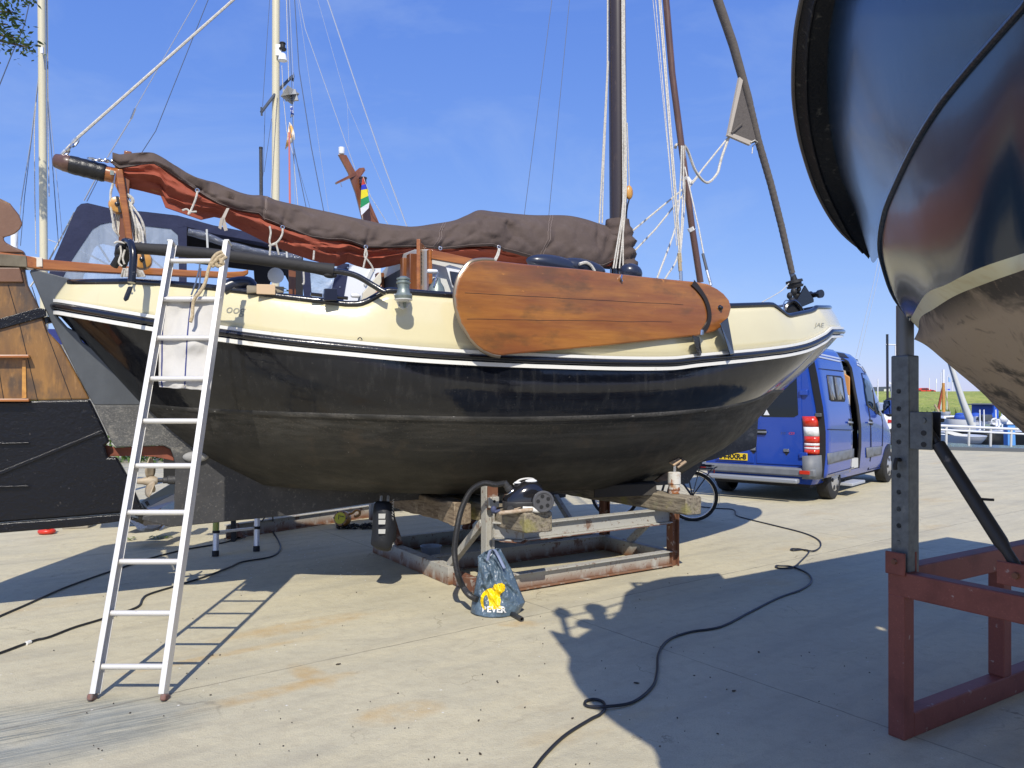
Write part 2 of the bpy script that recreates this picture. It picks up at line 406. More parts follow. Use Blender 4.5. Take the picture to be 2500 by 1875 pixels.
cst.build('chine_strake', mat('scuffed_strake', (.028,.027,.025), .6, bump=(50,.003), layers=[dict(s=5, lo=.46, hi=.68, st=(.22,1,1), rz=BR, c=(.14,.13,.115), f=.85), dict(s=60, lo=.5, hi=.62, c=(.03,.03,.028), f=.8), dict(s=30, lo=.66, hi=.7, st=(.3,1,1), rz=BR, c=(.6,.58,.54), f=.8)]), boat, smooth=50)
# rub rail with its two white lines, bulwark, capping
def sweep_line(n, f):
    return [f(-.025+(LB-.03+.03)*(.25*i/n+.75*cosi(i, n))) for i in range(n+1)]
NR = 220
for s in (1, -1):
    pts = sweep_line(NR, lambda u: W(u, (br(u)+.012)*s, zr(u)))
    MB().tube(pts, [.026+.004*nz(p, 3) for p in pts], 10).build('rub_rail', M['blackgloss'], boat, smooth=80)
    for dz, hh, dv in ((.040, .024, .004), (-.050, .030, -.002)):
        st = MB()
        a = sweep_line(NR, lambda u: W(u, (br(u)+dv+.018)*s, zr(u)+dz+hh/2)); b = sweep_line(NR, lambda u: W(u, (br(u)+dv+.018)*s, zr(u)+dz-hh/2))
        c = sweep_line(NR, lambda u: W(u, (br(u)+dv-.02)*s, zr(u)+dz-hh/2)); d = sweep_line(NR, lambda u: W(u, (br(u)+dv-.02)*s, zr(u)+dz+hh/2))
        st.loft([a, b, c, d, a]).build('white_stripe', M['white'], boat, smooth=40)
NB = 420
def tl(i, n=NB): return i/n
bw = MB(); capn = []
for s in (1, -1):
    rows = []
    for k in range(7):
        t = k/6; row = []
        for i in range(NB+1):
            x = .12*i/NB+.88*cosi(i, NB) if False else (.6*i/NB+.4*cosi(i, NB))
            u0 = -.02+(LB-.01)*x; u1 = .07+(7.93-.075)*x
            p0 = (u0, max(br(u0)-.02, 0), zr(u0)+.045); p1 = (u1, bt(u1), zt(u1))
            v = p0[1]+(p1[1]-p0[1])*t+.015*math.sin(math.pi*t)
            row.append(W(p0[0]+(p1[0]-p0[0])*t, v*s, p0[2]+(p1[2]-p0[2])*t))
        rows.append(row)
    bw.loft(rows); capn.append(rows[-1])
bw.build('bulwark', M['cream'], boat, smooth=60, solid=.016)
MB().tube([p for p in capn[0][2:]]+[p for p in reversed(capn[1][2:-1])], .027, 10).build('capping_rail', M['blackgloss'], boat, smooth=80)
dk = MB(); rows = []
for s in (1, .5, 0, -.5, -1):
    rows.append([W(u, (br(u)-.04)*s, zr(u)+.0+.06*(1-abs(s))) for u in [.05+i*(LB-.15)/80 for i in range(81)]])
dk.loft(rows).build('deck', M['deckgrey'], boat)
# stern plate and keel in the centre plane
def plane_prism(px, v0, th): return MB().prism([S(x, y, v0) for x, y in px], BN*th)
plane_prism([(75,666),(79,661),(86,660),(181,685),(177,712),(165,728),(142,738),(133,748),(140,770),(166,800),(190,812),(203,836),(225,850),(285,905),(372,989),(231,989),(208,950),(162,858),(142,817),(113,757)], -.03, .06).build('stern_plate', M['greyplate'], boat, smooth=0, bev=.008)
plane_prism([(231,989.3),(372,989.3),(392,1008),(440,1045),(500,1090),(560,1115),(640,1160),(668,1168),(789,1176),(911,1184),(911,1225),(700,1256),(479,1278),(415,1284),(347,1267),(350,1257),(425,1244),(428,1133),(425,1118),(417,1095),(399,1086),(324,1089),(284,1091),(272,1075),(248,1025)], -.035, .07).build('keel_plate', M['keel'], boat, smooth=0, bev=.008)
kz = lambda u: .727+.0*u
MB().prism([W(2.44, -.034, .727), W(6.0, -.034, .735), W(6.2, -.034, .96), W(5.9, -.034, .96), W(2.44, -.034, .99)], BN*.068).build('keel_plate', M['keel'], boat, smooth=0)
plane_prism([(252,1084),(283,1092.5),(324,1090.5),(399,1087.5),(416,1096.5),(424,1119),(424,1124),(380,1115),(345,1112),(262,1113)], -.09, .045).build('aperture_plate', M['redox'], boat, smooth=0, bev=.004)
# forefoot plate under the bow, anode, skin fittings
plane_prism([(1790,1062),(1846,1016),(1841,1091),(1827,1098),(1771,1111),(1735,1122),(1700,1130)], -.02, .04).build('forefoot_plate', M['keel'], boat, smooth=0, bev=.005)
a = S(478, 1115, .05); MB().ell(a, .10, .04, .045, ax=(BD, BN, Vector((0,0,1)))).build('anode', mat('zinc_anode', (.30,.30,.295), .75, bump=(40,.004)), boat)
def hullp(px, py, v0=1.3):
    return S(px, py, v0)
for (px, py, v, r) in ((1123, 1064, 1.20, .022), (1124, 1178, .60, .018)):
    c = S(px, py, v); n = (BN+Vector((0,0,-.8))).normalized()
    t = MB().tube([c+(Vector((0,0,1)).cross(BD)*0)+r*1.25*(BD*math.cos(q)+BN.cross(BD)*0+ (n.cross(BD)).normalized()*math.sin(q)) for q in [i*math.pi/8 for i in range(16)]], .009, 6, closed=True)
    t.build('skin_fitting', M['bottom'], boat)
    MB().lathe(c-n*.03, n, [(0, r), (.032, r)], 14).build('skin_fitting', M['blackrubber'], boat)
# propeller
pc = S(367, 1174, 0); ax = -BD
pr = MB(); pr.lathe(pc-ax*.05, ax, [(0,.022),(.02,.034),(.07,.034),(.11,.022),(.14,.02),(.15,.008)], 14)
for k in range(3):
    ang = R(88+120*k); up = Vector((0,0,1))*math.sin(ang)+BN*math.cos(ang); sd = up.cross(ax).normalized()
    rows = []
    for i in range(9):
        t = i/8; rr = .03+.165*t; w = .055*math.sin(math.pi*(.12+.86*t))**.7+.004; tw = .85-.5*t
        dirw = (sd*math.cos(tw)+ax*math.sin(tw))
        rows.append([pc+up*rr+dirw*w*q+ax*.004*math.cos(q*1.5) for q in (-1,-.5,0,.5,1)])
    pr.loft(rows)
prop = pr.build('propeller', mat('dull_bronze', (.38,.30,.20), .65, .2, layers=[dict(s=12, lo=.4, hi=.7, c=(.48,.42,.33))]), boat, smooth=50, solid=.008)
MB().lathe(pc-ax*.04, -ax, [(0,.016),(.05,.016),(.055,.026),(.085,.026),(.09,.034),(.20,.036)], 14).build('shaft', M['keel'], prop)
# ---------------------------------------------------------------- rudder
TH = .085
for_seams = [[(78,700),(110,800),(176,978)],[(20,696),(50,800),(92,978)],[(-40,696),(-20,800),(10,980)]]
ru = plane_prism([(-260,470),(-200,440),(-120,440),(-50,462),(0,488),(29,502),(48,526),(56,547),(50,560),(38,571),(24,577),(10,580),(11,588),(20,597),(36,606),(62,617),(64,625),(62,653),(70,697),(94,745),(104,764),(120,812),(133,825),(150,843),(202,939),(221,975),(-300,986)], -TH/2, TH).build('rudder', M['rudderwood'], boat, smooth=0, bev=.02)
plane_prism([(221,975.3),(255,1046),(269,1078),(257,1086),(266,1115),(287,1115),(312,1159),(344,1228),(352,1243),(300,1249),(140,1262),(0,1272),(-300,1300),(-300,986.3)], -TH/2, TH).build('rudder_blade', M['tar'], boat, smooth=0, bev=.015)
plane_prism([(-300,1300.4),(0,1272.4),(140,1262.4),(300,1249.4),(340,1262),(200,1280),(0,1296),(-300,1326)], -TH/2-.02, TH+.04).build('rudder_shoe', M['tar'], boat, smooth=0, bev=.01)
plane_prism([(-262,472),(-200,441),(-120,441),(-50,463),(0,489),(28,503),(47,527),(55,547),(49,560),(37,570.5),(24,576.5),(9,580),(10,588),(19,597),(35,606),(61,617),(-262,614)], TH/2+.001, .012).build('rudder_head', M['rudderhead'], ru, smooth=0, bev=.006)
plane_prism([(-260,653),(50,655),(58,690),(-260,688)], TH/2, .03).build('cheek_panel', M['rudderhead'], ru, smooth=0, bev=.006)
for pl in ([(-260,860),(-40,790),(95,752),(112,755),(114,772),(100,777),(-40,815),(-260,890)], [(-260,1263),(0,1150),(250,1049),(256,1056),(0,1160),(-260,1274)]):
    plane_prism(pl, TH/2, .02).build('strap', M['tar'], ru, smooth=0, bev=.005)
MB().tube([S(112,775,0), S(116,790,0)], .035, 12).build('gudgeon', M['tar'], ru)
MB().tube([S(113,783,0), S(128,780,0)], .02, 8).build('gudgeon', M['tar'], ru)
for y in (871, 977):
    plane_prism([(-260,y-3),(74,y-3.5),(75,y+3.5),(-260,y+4)], TH/2, .075).build('batten', M['varnish'], ru, smooth=0, bev=.004)
plane_prism([(55,880),(63,880),(65,972),(54,972)], TH/2, .012).build('batten', M['block'], ru, smooth=0)
for y in (1083, 1188):
    plane_prism([(-260,y+4),(72,y-4),(74,y),(-260,y+9)], TH/2, .03).build('batten', M['tar'], ru, smooth=0, bev=.004)
for sm in for_seams: MB().tube([S(x, y, TH/2+.0005) for x, y in sm], .003, 4).build('seam', M['blackrubber'], ru)
# tiller
tp = [S(x, y, 0) for x, y in ((-260,612),(0,634),(62,641),(106,647),(300,660),(450,668),(560,672),(592,670),(606,664))]
ti = MB(); rows = []
for i, p in enumerate(tp):
    h = (.10,.092,.09,.082,.062,.056,.052,.05,.035)[i]/2; w = (.15,.15,.15,.07,.055,.05,.045,.045,.04)[i]/2
    rows.append([p+BN*w+Vector((0,0,h)), p+BN*w-Vector((0,0,h)), p-BN*w-Vector((0,0,h)), p-BN*w+Vector((0,0,h))])
ti.loft(rows, True); ti.f.append((0,1,2,3)); n0 = len(ti.v); ti.f.append((n0-1,n0-2,n0-3,n0-4))
til = ti.build('tiller', M['varnish'], boat, smooth=30, bev=.008)
rows2 = []
bnd = MB().prism([S(-262,610,.078), S(0,620,.078), S(64,624.5,.078), S(66,652,.078), S(0,649,.078), S(-262,640,.078)], -BN*.156)
bnd.build('band', mat('weathered_grey_wood', (.17,.145,.10), .7, layers=[dict(s=8, lo=.4, hi=.7, c=(.10,.08,.05))]), til, smooth=0, bev=.004)
MB().prism([S(66.4,625,.052), S(103,629,.046), S(104,651,.046), S(66.4,653,.052)], -BN*.095).build('band', mat('peeling_varnish', (.50,.36,.19), .6, layers=[dict(s=14, lo=.45, hi=.52, c=(.66,.60,.50))]), til, smooth=0, bev=.003)
# ---------------------------------------------------------------- leeboard
def lvu(u): return 1.565-.054*(u-2.85)
def lv(px): return 1.56+(1.42-1.56)*(px-1116)/(1784-1116)
LBP = [(1156,638),(1142,646),(1131,660),(1121,676),(1114,698),(1111,722),(1114,752),(1126,789),(1148,826),(1163,843),(1180,856),(1203,866),(1220,868.5),(1260,864),(1376,854),(1500,842),(1640,826.5),(1703,820),(1746,809),(1769,794),(1781,771),(1786,751),(1781,733),(1768,717),(1752,705),(1729,693),(1700,687.5),(1670,685),(1595,677.5),(1500,667),(1434,658),(1289,645),(1203,635.5),(1179,634.5)]
def LS(x, y, dv=0):
    v = 1.5
    for _ in range(20): v += (lvu(uz(x, y, v)[0])+dv-v)*.7
    return S(x, y, v)
lb = MB().prism([LS(x, y) for x, y in LBP], -BN*.05).build('leeboard', M['leeboard'], boat, smooth=0, bev=.014)
ed = [LS(x, y, .004) for x, y in LBP]
i0 = [(1203,866)]
band = [(1205,636),(1179,635),(1156,638),(1142,646),(1131,660),(1121,676),(1114,698),(1111,722),(1114,752),(1126,789),(1148,826),(1163,843),(1180,856),(1203,866),(1220,868.5)]
bp = catmull([LS(x, y, -.022) for x, y in band], 4)
MB().tube(bp, .019, 8).build('edge_band', mat('dull_brass_band', (.30,.24,.17), .3, .6), lb)
for (a, b) in (((1135,715),(1668,744)), ((1140,779),(1640,786))):    # plank seams cut as dark caulk lines
    pts = [LS(a[0]+(b[0]-a[0])*t, a[1]+(b[1]-a[1])*t+1.5*nz((t*7,0,a[1])), .0005) for t in [i/40 for i in range(41)]]
    MB().tube(pts, .0018, 5).build('seam', M['blackrubber'], lb)
sp = catmull([LS(x, y, .004) for x, y in ((1690,690),(1703,704),(1719,727),(1728,750),(1731,773),(1727,791),(1714,811))], 5)
rows = []
for i, p in enumerate(sp):
    d = (sp[min(i+1, len(sp)-1)]-sp[max(i-1, 0)]).normalized(); sd = d.cross(BN).normalized(); w = .024 if i > 8 else .034-.01*i/8
    rows.append([p+sd*w-BN*.01, p+sd*w*.8+BN*.012, p-sd*w*.8+BN*.012, p-sd*w-BN*.01])
MB().loft(rows).build('iron_strap', mat('iron_strap', (.07,.055,.045), .28, .7), lb)
MB().tube([LS(1714,806,.01), LS(1713,818,.01)], .02, 8).build('iron_strap', M['steel'], lb)
bc = LS(1758, 752, 0); MB().lathe(bc-BN*.01, BN, [(0,.028),(.012,.028),(.016,.017),(.035,.016),(.04,.008)], 10).build('pivot_bolt', M['blackgloss'], lb)
MB().tube([LS(1518,672,.0), LS(1516,680,.02), LS(1519,687,.01)], .008, 6).build('eye', M['steel'], lb)
# knees under the leeboard
for pl in ([(1690,818),(1707,822),(1715,868),(1703,868)], [(1758,790),(1777,775),(1793,865),(1783,866)]):
    v0 = br(5.2)+.03
    MB().prism([S(pl[0][0], pl[0][1], v0+.10), S(pl[1][0], pl[1][1], v0+.05), S(pl[2][0], pl[2][1], v0-.01), S(pl[3][0], pl[3][1], v0+.05)], BD*.035-BN*.05).build('knee', M['blackgloss'], boat, smooth=0, bev=.006)
# ---------------------------------------------------------------- mast and stays
mz = lambda y: S(1507, y, 0)
ms = S(1511, 700, 0); mt = S(1503, -420, 0)
mast = MB().lathe(ms, mt-ms, [(0,.095),(3.0,.092),((mt-ms).length,.082)], 24).build('mast', M['mast'], boat, smooth=60)
MB().beam(S(1545,715,.02), S(1545,636,.02), .12, .05, BN).build('tabernacle', M['blackgloss'], mast, bev=.02)
MB().beam(S(1500,715,.12), S(1500,640,.12), .06, .05, BN).build('tabernacle', M['blackgloss'], mast, bev=.02)
def wire(pts, r, m, name, parent=boat, v=0, n=6, cm=0):
    P = [S(x, y, vv[0] if vv else v) for x, y, *vv in pts]
    if cm: P = catmull(P, cm)
    return MB().tube(P, r, n).build(name, m, parent)
wire([(152,376),(190,336),(575,-5),(1480,-836)], .011, M['rope'], 'topping_lift')
for x0, x1, x2 in ((1519,1524,1497),(1522,1526,1503),(1524,1529,1512),(1518,1521,1521)):
    wire([(x0,-300,.11),(x0+1,150,.11),(x1,460,.12),(x2,655,.25)], .008, M['rope'], 'halyard', cm=3)
wire([(1484,-200,.0),(1483,162),(1467,470),(1463,545)], .009, M['rope'], 'halyard'); wire([(1485,150),(1474,400),(1470,545)], .008, M['rope'], 'halyard')
bk = MB(); bk.ell(S(1536,470,.1), .045, .03, .075, ax=(BD, BN, Vector((0,0,1)))); bk.build('block', M['block'], mast)
wire([(1531,300,.1),(1536,440,.1),(1536,456,.1)], .006, M['rope'], 'halyard')
wire([(1536,487,.1),(1532,502,.1),(1526,545,.1)], .008, M['blackgloss'], 'halyard')
pl = MB().tube([S(1616,-120,.45), S(1641,180,.45), S(1689,553,.45), S(1710,690,.45)], .034, 12).build('spar_pole', M['pole'], boat)
wire([(1670,432,.45),(1681,446,.45)], .04, M['white'], 'whipping', pl)
wire([(1686,555,.45),(1690,563,.45)], .039, M['white'], 'whipping', pl)
for a, b, r in (((1601,-100),(1662,664),.008),((1605,-100),(1664,640),.006),((1592,-100),(1652,600),.004),((1588,-60),(1650,560),.003)):
    wire([(a[0],a[1],.5),(b[0],b[1],1.25)], r, M['rope'], 'shroud')
wire([(1658,618,1.25),(1661,662,1.25)], .017, M['manila'], 'lanyard'); wire([(1662,662,1.25),(1663,690,1.25)], .016, M['steel'], 'turnbuckle')
wire([(1672,408,.6),(1706,557,1.0),(1718,620,1.1),(1733,688,1.25)], .007, M['rope'], 'shroud')
wire([(1716,620,1.1),(1726,660,1.2)], .014, M['greyplate'], 'lanyard'); wire([(1726,660,1.2),(1736,697,1.25)], .013, M['steel'], 'turnbuckle')
wire([(1780,333),(1716,412),(1695,439),(1550,559),(1500,602)], .011, M['rope'], 'sheet'); wire([(1716,412,.03),(1700,436,.03),(1601,559,.05),(1549,613,.1)], .010, M['rope'], 'sheet')
wire([(1648,362,.4),(1652,353,.42),(1665,351,.3),(1679,368,.2),(1699,419,.15),(1726,446,.1),(1750,425,.05),(1757,403,0),(1763,381,0),(1780,333,0)], .015, M['rope'], 'sheet', cm=6)
wire([(1664,356,.48),(1661,450,.5),(1650,551,.7),(1604,680,1.2)], .009, M['rope'], 'sheet', cm=5)
wire([(1668,356,.48),(1668,450,.5),(1658,612,.8),(1622,684,1.2)], .009, M['rope'], 'sheet', cm=5)
wire([(1672,356,.48),(1671,500,.5),(1660,640,.9)], .006, M['rope'], 'sheet', cm=5)
# furled jib on the forestay
jp = [(1725,-90,.05),(1752,0,.052),(1790,110,.05),(1825,235,.047),(1850,340,.045),(1882,450,.042),(1908,553,.041),(1929,645,.040),(1934,667,.036)]
P = [S(x, y, 0) for x, y, _ in jp]; rr = []
PP = resample(P, 170)
for i, p in enumerate(PP):
    t = i/169*(len(jp)-1); k = min(int(t), len(jp)-2); base = jp[k][2]+(jp[k+1][2]-jp[k][2])*(t-k)
    rr.append(base*(.93+.11*((i*.33) % 1.0)) if i > 75 else base*(1.02+.02*nz(p, 5)))
jib = MB().tube(PP, rr, 14).build('furled_jib', M['jib'], boat, smooth=60)
cl = [(1806,190),(1797,238),(1778,326),(1785,334),(1834,351),(1847,346),(1833,290),(1818,235)]
MB().prism([S(x, y, .05) for x, y in cl], -BN*.025).build('clew_panel', M['jib'], jib, smooth=0, bev=.004)
for a in ([(1806,188),(1778,326),(1783,331),(1814,196)], [(1780,322),(1776,330),(1832,354),(1838,345)]):
    MB().prism([S(x, y, .054) for x, y in a], -BN*.034).build('edge_tape', M['canvasedge'], jib, smooth=0)
wire([(1812,302,.06),(1786,325,.06)], .013, M['jib'], 'clew_panel', jib)
wire([(1832,348,.06),(1843,342,.06),(1850,347,.06),(1838,356,.0),(1836,375,.05)], .006, M['rope'], 'whipping', jib)
wire([(1931,660),(1936,676),(1942,684)], .03, M['darkwire'], 'tack', jib)
dr = S(1940, 693, 0); axd = Vector((.05, 0, 1)).normalized(); axd = (Vector((0,0,1))-BD*.25).normalized()
MB().lathe(dr-axd*.05, axd, [(0,.06),(.005,.092),(.03,.098),(.035,.08),(.06,.08),(.065,.10),(.095,.095),(.10,.04),(.16,.03)], 24).build('furler_drum', M['blackrubber'], jib)
wire([(1926,692,.05),(1905,712,.1),(1860,738,.4)], .005, M['rope'], 'furling_line', jib, cm=5)
for v in (-.07, .07):
    MB().prism([S(x, y, v) for x, y in ((1938,742),(1963,697),(1984,731),(1984,738),(1974,742),(1955,750))], BN*.02).build('bow_cheek', M['blackgloss'], boat, smooth=0, bev=.004)
MB().lathe(S(1974,722,-.1), BN, [(0,.05),(.04,.05),(.05,.032),(.15,.032),(.16,.05),(.20,.05)], 18).build('bow_roller', M['blackgloss'], boat)
for (x, y, r, v) in ((1938,712,.04,.05),(1928,722,.035,.1),(1946,722,.05,.0),(1934,738,.05,.15),(1950,706,.03,.05)):
    MB().ell(S(x, y, v), r, r, r*1.2, 10, 6).build('windlass', M['blackrubber'], boat)
wire([(1917,770,.55),(1913,742,.45),(1922,733,.35),(1930,745,.3)], .006, M['steel'], 'mooring_shackle', cm=5)
wire([(1898,748,.5),(1908,747,.4),(1918,744,.3)], .014, M['darkwire'], 'anchor_chain')
# inner brace plate in the bow notch
pb = [(1913,766),(1920,748),(1931,737),(1940,737),(1950,745),(1960,760),(1956,764),(1930,768)]
MB().prism([S(x, y, .42) for x, y in pb], -BN*.02).build('bow_plate', M['blackrubber'], boat, smooth=0)
wire([(1915,766,.44),(1921,747,.44),(1931,737,.44),(1941,737,.44),(1952,748,.44),(1961,763,.44)], .022, M['blackgloss'], 'capping_rail', cm=6)
# ---------------------------------------------------------------- boom, sail, cover
b0 = S(134,392,0); b1 = S(1500,738,0)
bd = (b1-b0).normalized()
boom = MB().lathe(b0+bd*.03, bd, [(0,.045),(.02,.058),(.5,.064),(2.5,.075),((b1-b0).length-.05,.07)], 20).build('boom', M['varnish'], boat, smooth=60)
MB().lathe(b0-bd*.012, bd, [(0,.035),(.012,.052),(.07,.064),(.072,.066),(.11,.066)], 20).build('boom_end', M['pole'], boom, smooth=60)
MB().lathe(b0+bd*.10, bd, [(0,.068)]+[(.01+.02*i, .069+.0015*((i*7) % 3)) for i in range(12)]+[(.25,.067)], 20).build('boom_tape', mat('black_tape', (.012,.012,.013), .35, bump=(60,.003)), boom)
def chain(pts, n, r, m, name, parent):
    P = resample(pts, n+1); mb = MB()
    for i in range(n):
        a, b = P[i], P[i+1]; d = (b-a); L = d.length*.78; d.normalize(); c = (a+b)/2
        o = d.orthogonal().normalized()
        if i % 2: o = d.cross(o)
        mb.tube([c+d*L*math.cos(q)+o*r*1.7*math.sin(q) for q in [k*math.pi/5 for k in range(10)]], r, 5, closed=True)
    return mb.build(name, m, parent)
chain([S(152,380,.0), S(170,362,0), S(188,340,0)], 3, .009, M['steel'], 'shackle', boom)
chain([S(216,386,.06), S(232,390,.07), S(256,392,.07), S(280,396,.05)], 8, .006, M['steel'], 'outhaul_chain', boom)
MB().prism([S(269,416,.075), S(278,418,.075), S(279,428,.075), S(269,427,.075)], BN*.01).build('cleat', M['bronze'], boom)
TOPC = [(275,383),(330,382),(367,383),(388,389),(430,413),(475,440),(500,443),(526,447),(578,469),(610,477),(640,478),(655,481),(674,489),(746,506),(827,524),(900,540),(934,547),(969,551),(1006,554),(1060,547),(1108,539),(1140,526),(1168,514),(1203,517),(1250,522),(1304,526),(1385,527),(1434,537),(1466,548),(1500,558),(1520,568)]
EDGE = [(275,400),(292,412),(340,404),(376,401),(405,416),(440,440),(480,466),(510,486),(535,500),(579,515),(610,520),(632,523),(645,536),(691,555),(760,581),(800,587),(836,587),(862,594),(891,605),(948,605),(1021,602),(1073,609),(1110,606),(1145,602),(1203,600),(1222,606),(1231,612),(1304,632),(1370,636),(1420,644),(1469,653),(1485,646),(1498,638),(1520,632)]
SAILB = [(290,440),(314,460),(350,468),(393,479),(405,506),(450,522),(489,535),(520,530),(540,534),(564,552),(600,568),(662,599),(703,616),(760,636),(821,651),(847,641),(867,649),(896,657),(930,655),(963,648),(990,640),(1015,632),(1060,628),(1203,640),(1330,650),(1480,650)]
def drape(p, k, amp):
    s = p.dot(BD)
    return amp*(.8*noise.noise(Vector((s*2.2+k*.35, k*.25, 3)))+.5*noise.noise(Vector((s*6+k*.8, k*.4, 9)))+.22*noise.noise(Vector((s*14-k*1.2, k*.8, 5))))
NX = 420; rows = []
CREASE = [((1068,606),(1128,545),1.2),((1180,572),(1268,594),.8),((1240,545),(1288,592),1.1),((1215,600),(1195,560),.9),((1340,600),(1400,560),.9),((1462,552),(1474,640),1.0),((1500,560),(1478,625),.8),((1225,612),(1275,560),.7),((893,600),(905,560),.9),((893,600),(860,565),.8),((760,560),(830,566),.6),((690,552),(700,515),.8),((690,552),(655,512),.9),((645,530),(646,485),1.0),((560,480),(620,500),.9),((530,478),(600,486),.8),((482,462),(515,447),.9),((482,462),(460,440),.8),((940,596),(1010,570),.7),((1380,630),(1440,590),.7)]
def crease(x, y):
    d_ = 0
    for (x0, y0), (x1, y1), k in CREASE:
        dx, dy = x1-x0, y1-y0; L2 = dx*dx+dy*dy; t = ((x-x0)*dx+(y-y0)*dy)/L2; tc = min(max(t, 0), 1)
        ox, oy = x-x0-dx*tc, y-y0-dy*tc; q = (ox*ox+oy*oy)**.5; s = (dx*oy-dy*ox)/L2**.5
        fade = 1-.6*tc
        d_ += k*fade*(-.020*math.exp(-(q/5)**2)+.012*math.exp(-((q-11)/8)**2)*(1 if s < 0 else .45))
    return d_
xs = [276+(1518-276)*i/NX for i in range(NX+1)]
for x in xs:
    yt = sinterp(TOPC, x); ye = interp(EDGE, x)
    fat = interp([(276,1.0),(400,1.1),(700,1.15),(1100,1.25),(1200,1.5),(1450,1.5),(1520,1.1)], x)
    Pt = S(x, yt, 0); Pe = S(x, ye, .13*fat); row = []
    for k in range(21):
        t = k/20
        p = Pe.lerp(Pt, t); p += BN*(.075*fat*math.sin(math.pi*min(1, t*.98)**.8)); p.z += .035*fat*math.sin(math.pi*t)*(t > .4)
        dd = drape(p, k*.22, .030*fat)*math.sin(math.pi*min(1, t*1.0+.12)*.95)
        # radiating creases from the tie points
        for (gx, gs) in ((480,1),(650,.8),(691,1),(893,1),(1218,1.3),(1390,.8),(1480,1.2)):
            dx = (x-gx)/60-(t*1.3)*(1 if gs > .9 else -1)
            dd -= .022*fat*math.exp(-dx*dx*9)*math.sin(math.pi*min(1, t+.1))
        s_ = p.dot(BD)
        for q_, (fa, fb, aa) in enumerate(((1.5,1.3,.030),(2.6,-1.7,.022),(4.3,2.0,.010))):
            nn = noise.noise(Vector((s_*fa+t*fb+.25*math.sin(t*5+s_), t*.22+q_*5, q_*3.1))); dd -= aa*fat*max(0, 1-abs(nn)*3.2)**1.3*math.sin(math.pi*min(1, t*.85+.1))*(.45+.55*max(0, math.sin(s_*2.1+q_*2)))
        py_ = CY-(p.z-H)*F/p.y; px__ = CX+F*p.x/p.y
        dd += crease(px__, py_)*(.35+.65*min(1, 3*t*(1.15-t)))
        p += BN*dd
        row.append(p)
    far = [W0 for W0 in row[:-1]]
    full = row+[q-BN*(2*max((q-Pt).dot(BN), .02)) for q in reversed(row[:-1])]
    rows.append(full)
cvr = MB().loft(rows).build('sail_cover', M['cover'], boat, smooth=80, solid=.006)
sthr = mat('pale_stitching', (.24,.19,.165), .8)
for gx in (645, 648, 1056, 1060, 1342, 1347):
    i = int((gx-276)/(1518-276)*NX); sd_ = MB(); pth = [rows[min(NX, i+int(k*.5*(1 if gx > 700 else .3)) - int(9*(gx > 1300)))][k]+BN*.0055+Vector((0,0,.002)) for k in range(0, 21)]
    sd_.tube(pth, .0022, 4); sd_.build('stitching', sthr, cvr)
sd_ = MB(); sd_.tube([r[1]+BN*.0055 for r in rows], .002, 4); sd_.build('stitching', sthr, cvr)
rows = []
for i in range(NX+1):
    x = 292+(1490-292)*i/NX
    ye = interp(EDGE, x); yb = interp(SAILB, x); yt = sinterp(TOPC, x)
    fs_ = interp([(292,.8),(400,1),(760,1)], x); Pe = S(x, min(ye, yb)-16, .085*fs_); Pb = S(x, max(yb, ye-4), .01); row = []
    for k in range(25):
        t = k/24
        p = Pe.lerp(Pb, t)+BN*(.08*fs_*math.sin(math.pi*min(1, .02+t*.95)))
        s = p.dot(BD); fold = .030*abs(math.sin(t*7+s*2.4+2*noise.noise(Vector((s*1.5, t*2, 0)))))+.030*noise.noise(Vector((s*5+t*4, t*3, 4)))+.008*noise.noise(Vector((s*14+t*9, t*5, 8)))+.034*max(0, 1-abs(noise.noise(Vector((s*.9+t*3.6, s*.5, 2))))*3.4)-.034*max(0, 1-abs(noise.noise(Vector((s*1.5-t*4.2, s*.6, 6))))*3.4)+.016*max(0, 1-abs(noise.noise(Vector((s*2.6+t*7.0, s*.9, 12))))*3.4)
        p += BN*(fold-.012)*fs_*math.sin(math.pi*min(1, max(0, t*1.05-.03)))
        row.append(p)
    full = row+[q-BN*(2*max((q-Pb).dot(BN), .01)) for q in reversed(row[:-1])]
    rows.append(full)
MB().loft(rows).build('sail', M['sail'], boat, smooth=60)
MB().prism([S(393,478,.06), S(404,506,.06), S(491,536,.06), S(545,524,.06), S(470,500,.06)], -BN*.02).build('sail', M['sail'], boat, smooth=0)
# mast collar of the cover
rows = []
for k in range(16):
    t = k/15; c = ms.lerp(mt, 0)+(mz(538+t*112)-ms); c = mz(538+t*112)
    row = []
    for j in range(28):
        a = 2*math.pi*j/28
        r = .125+.05*min(1, t*2.2)+.022*math.sin(t*26+2*math.sin(a*2))*min(1, t*3)+.015*noise.noise(Vector((math.cos(a)*3, math.sin(a)*3, t*6)))
        row.append(c+BD*math.cos(a)*r*1.0+BN*math.sin(a)*r+BD*.02*t)
    rows.append(row)
MB().loft(rows, True).build('mast_collar', M['cover'], boat, smooth=80)
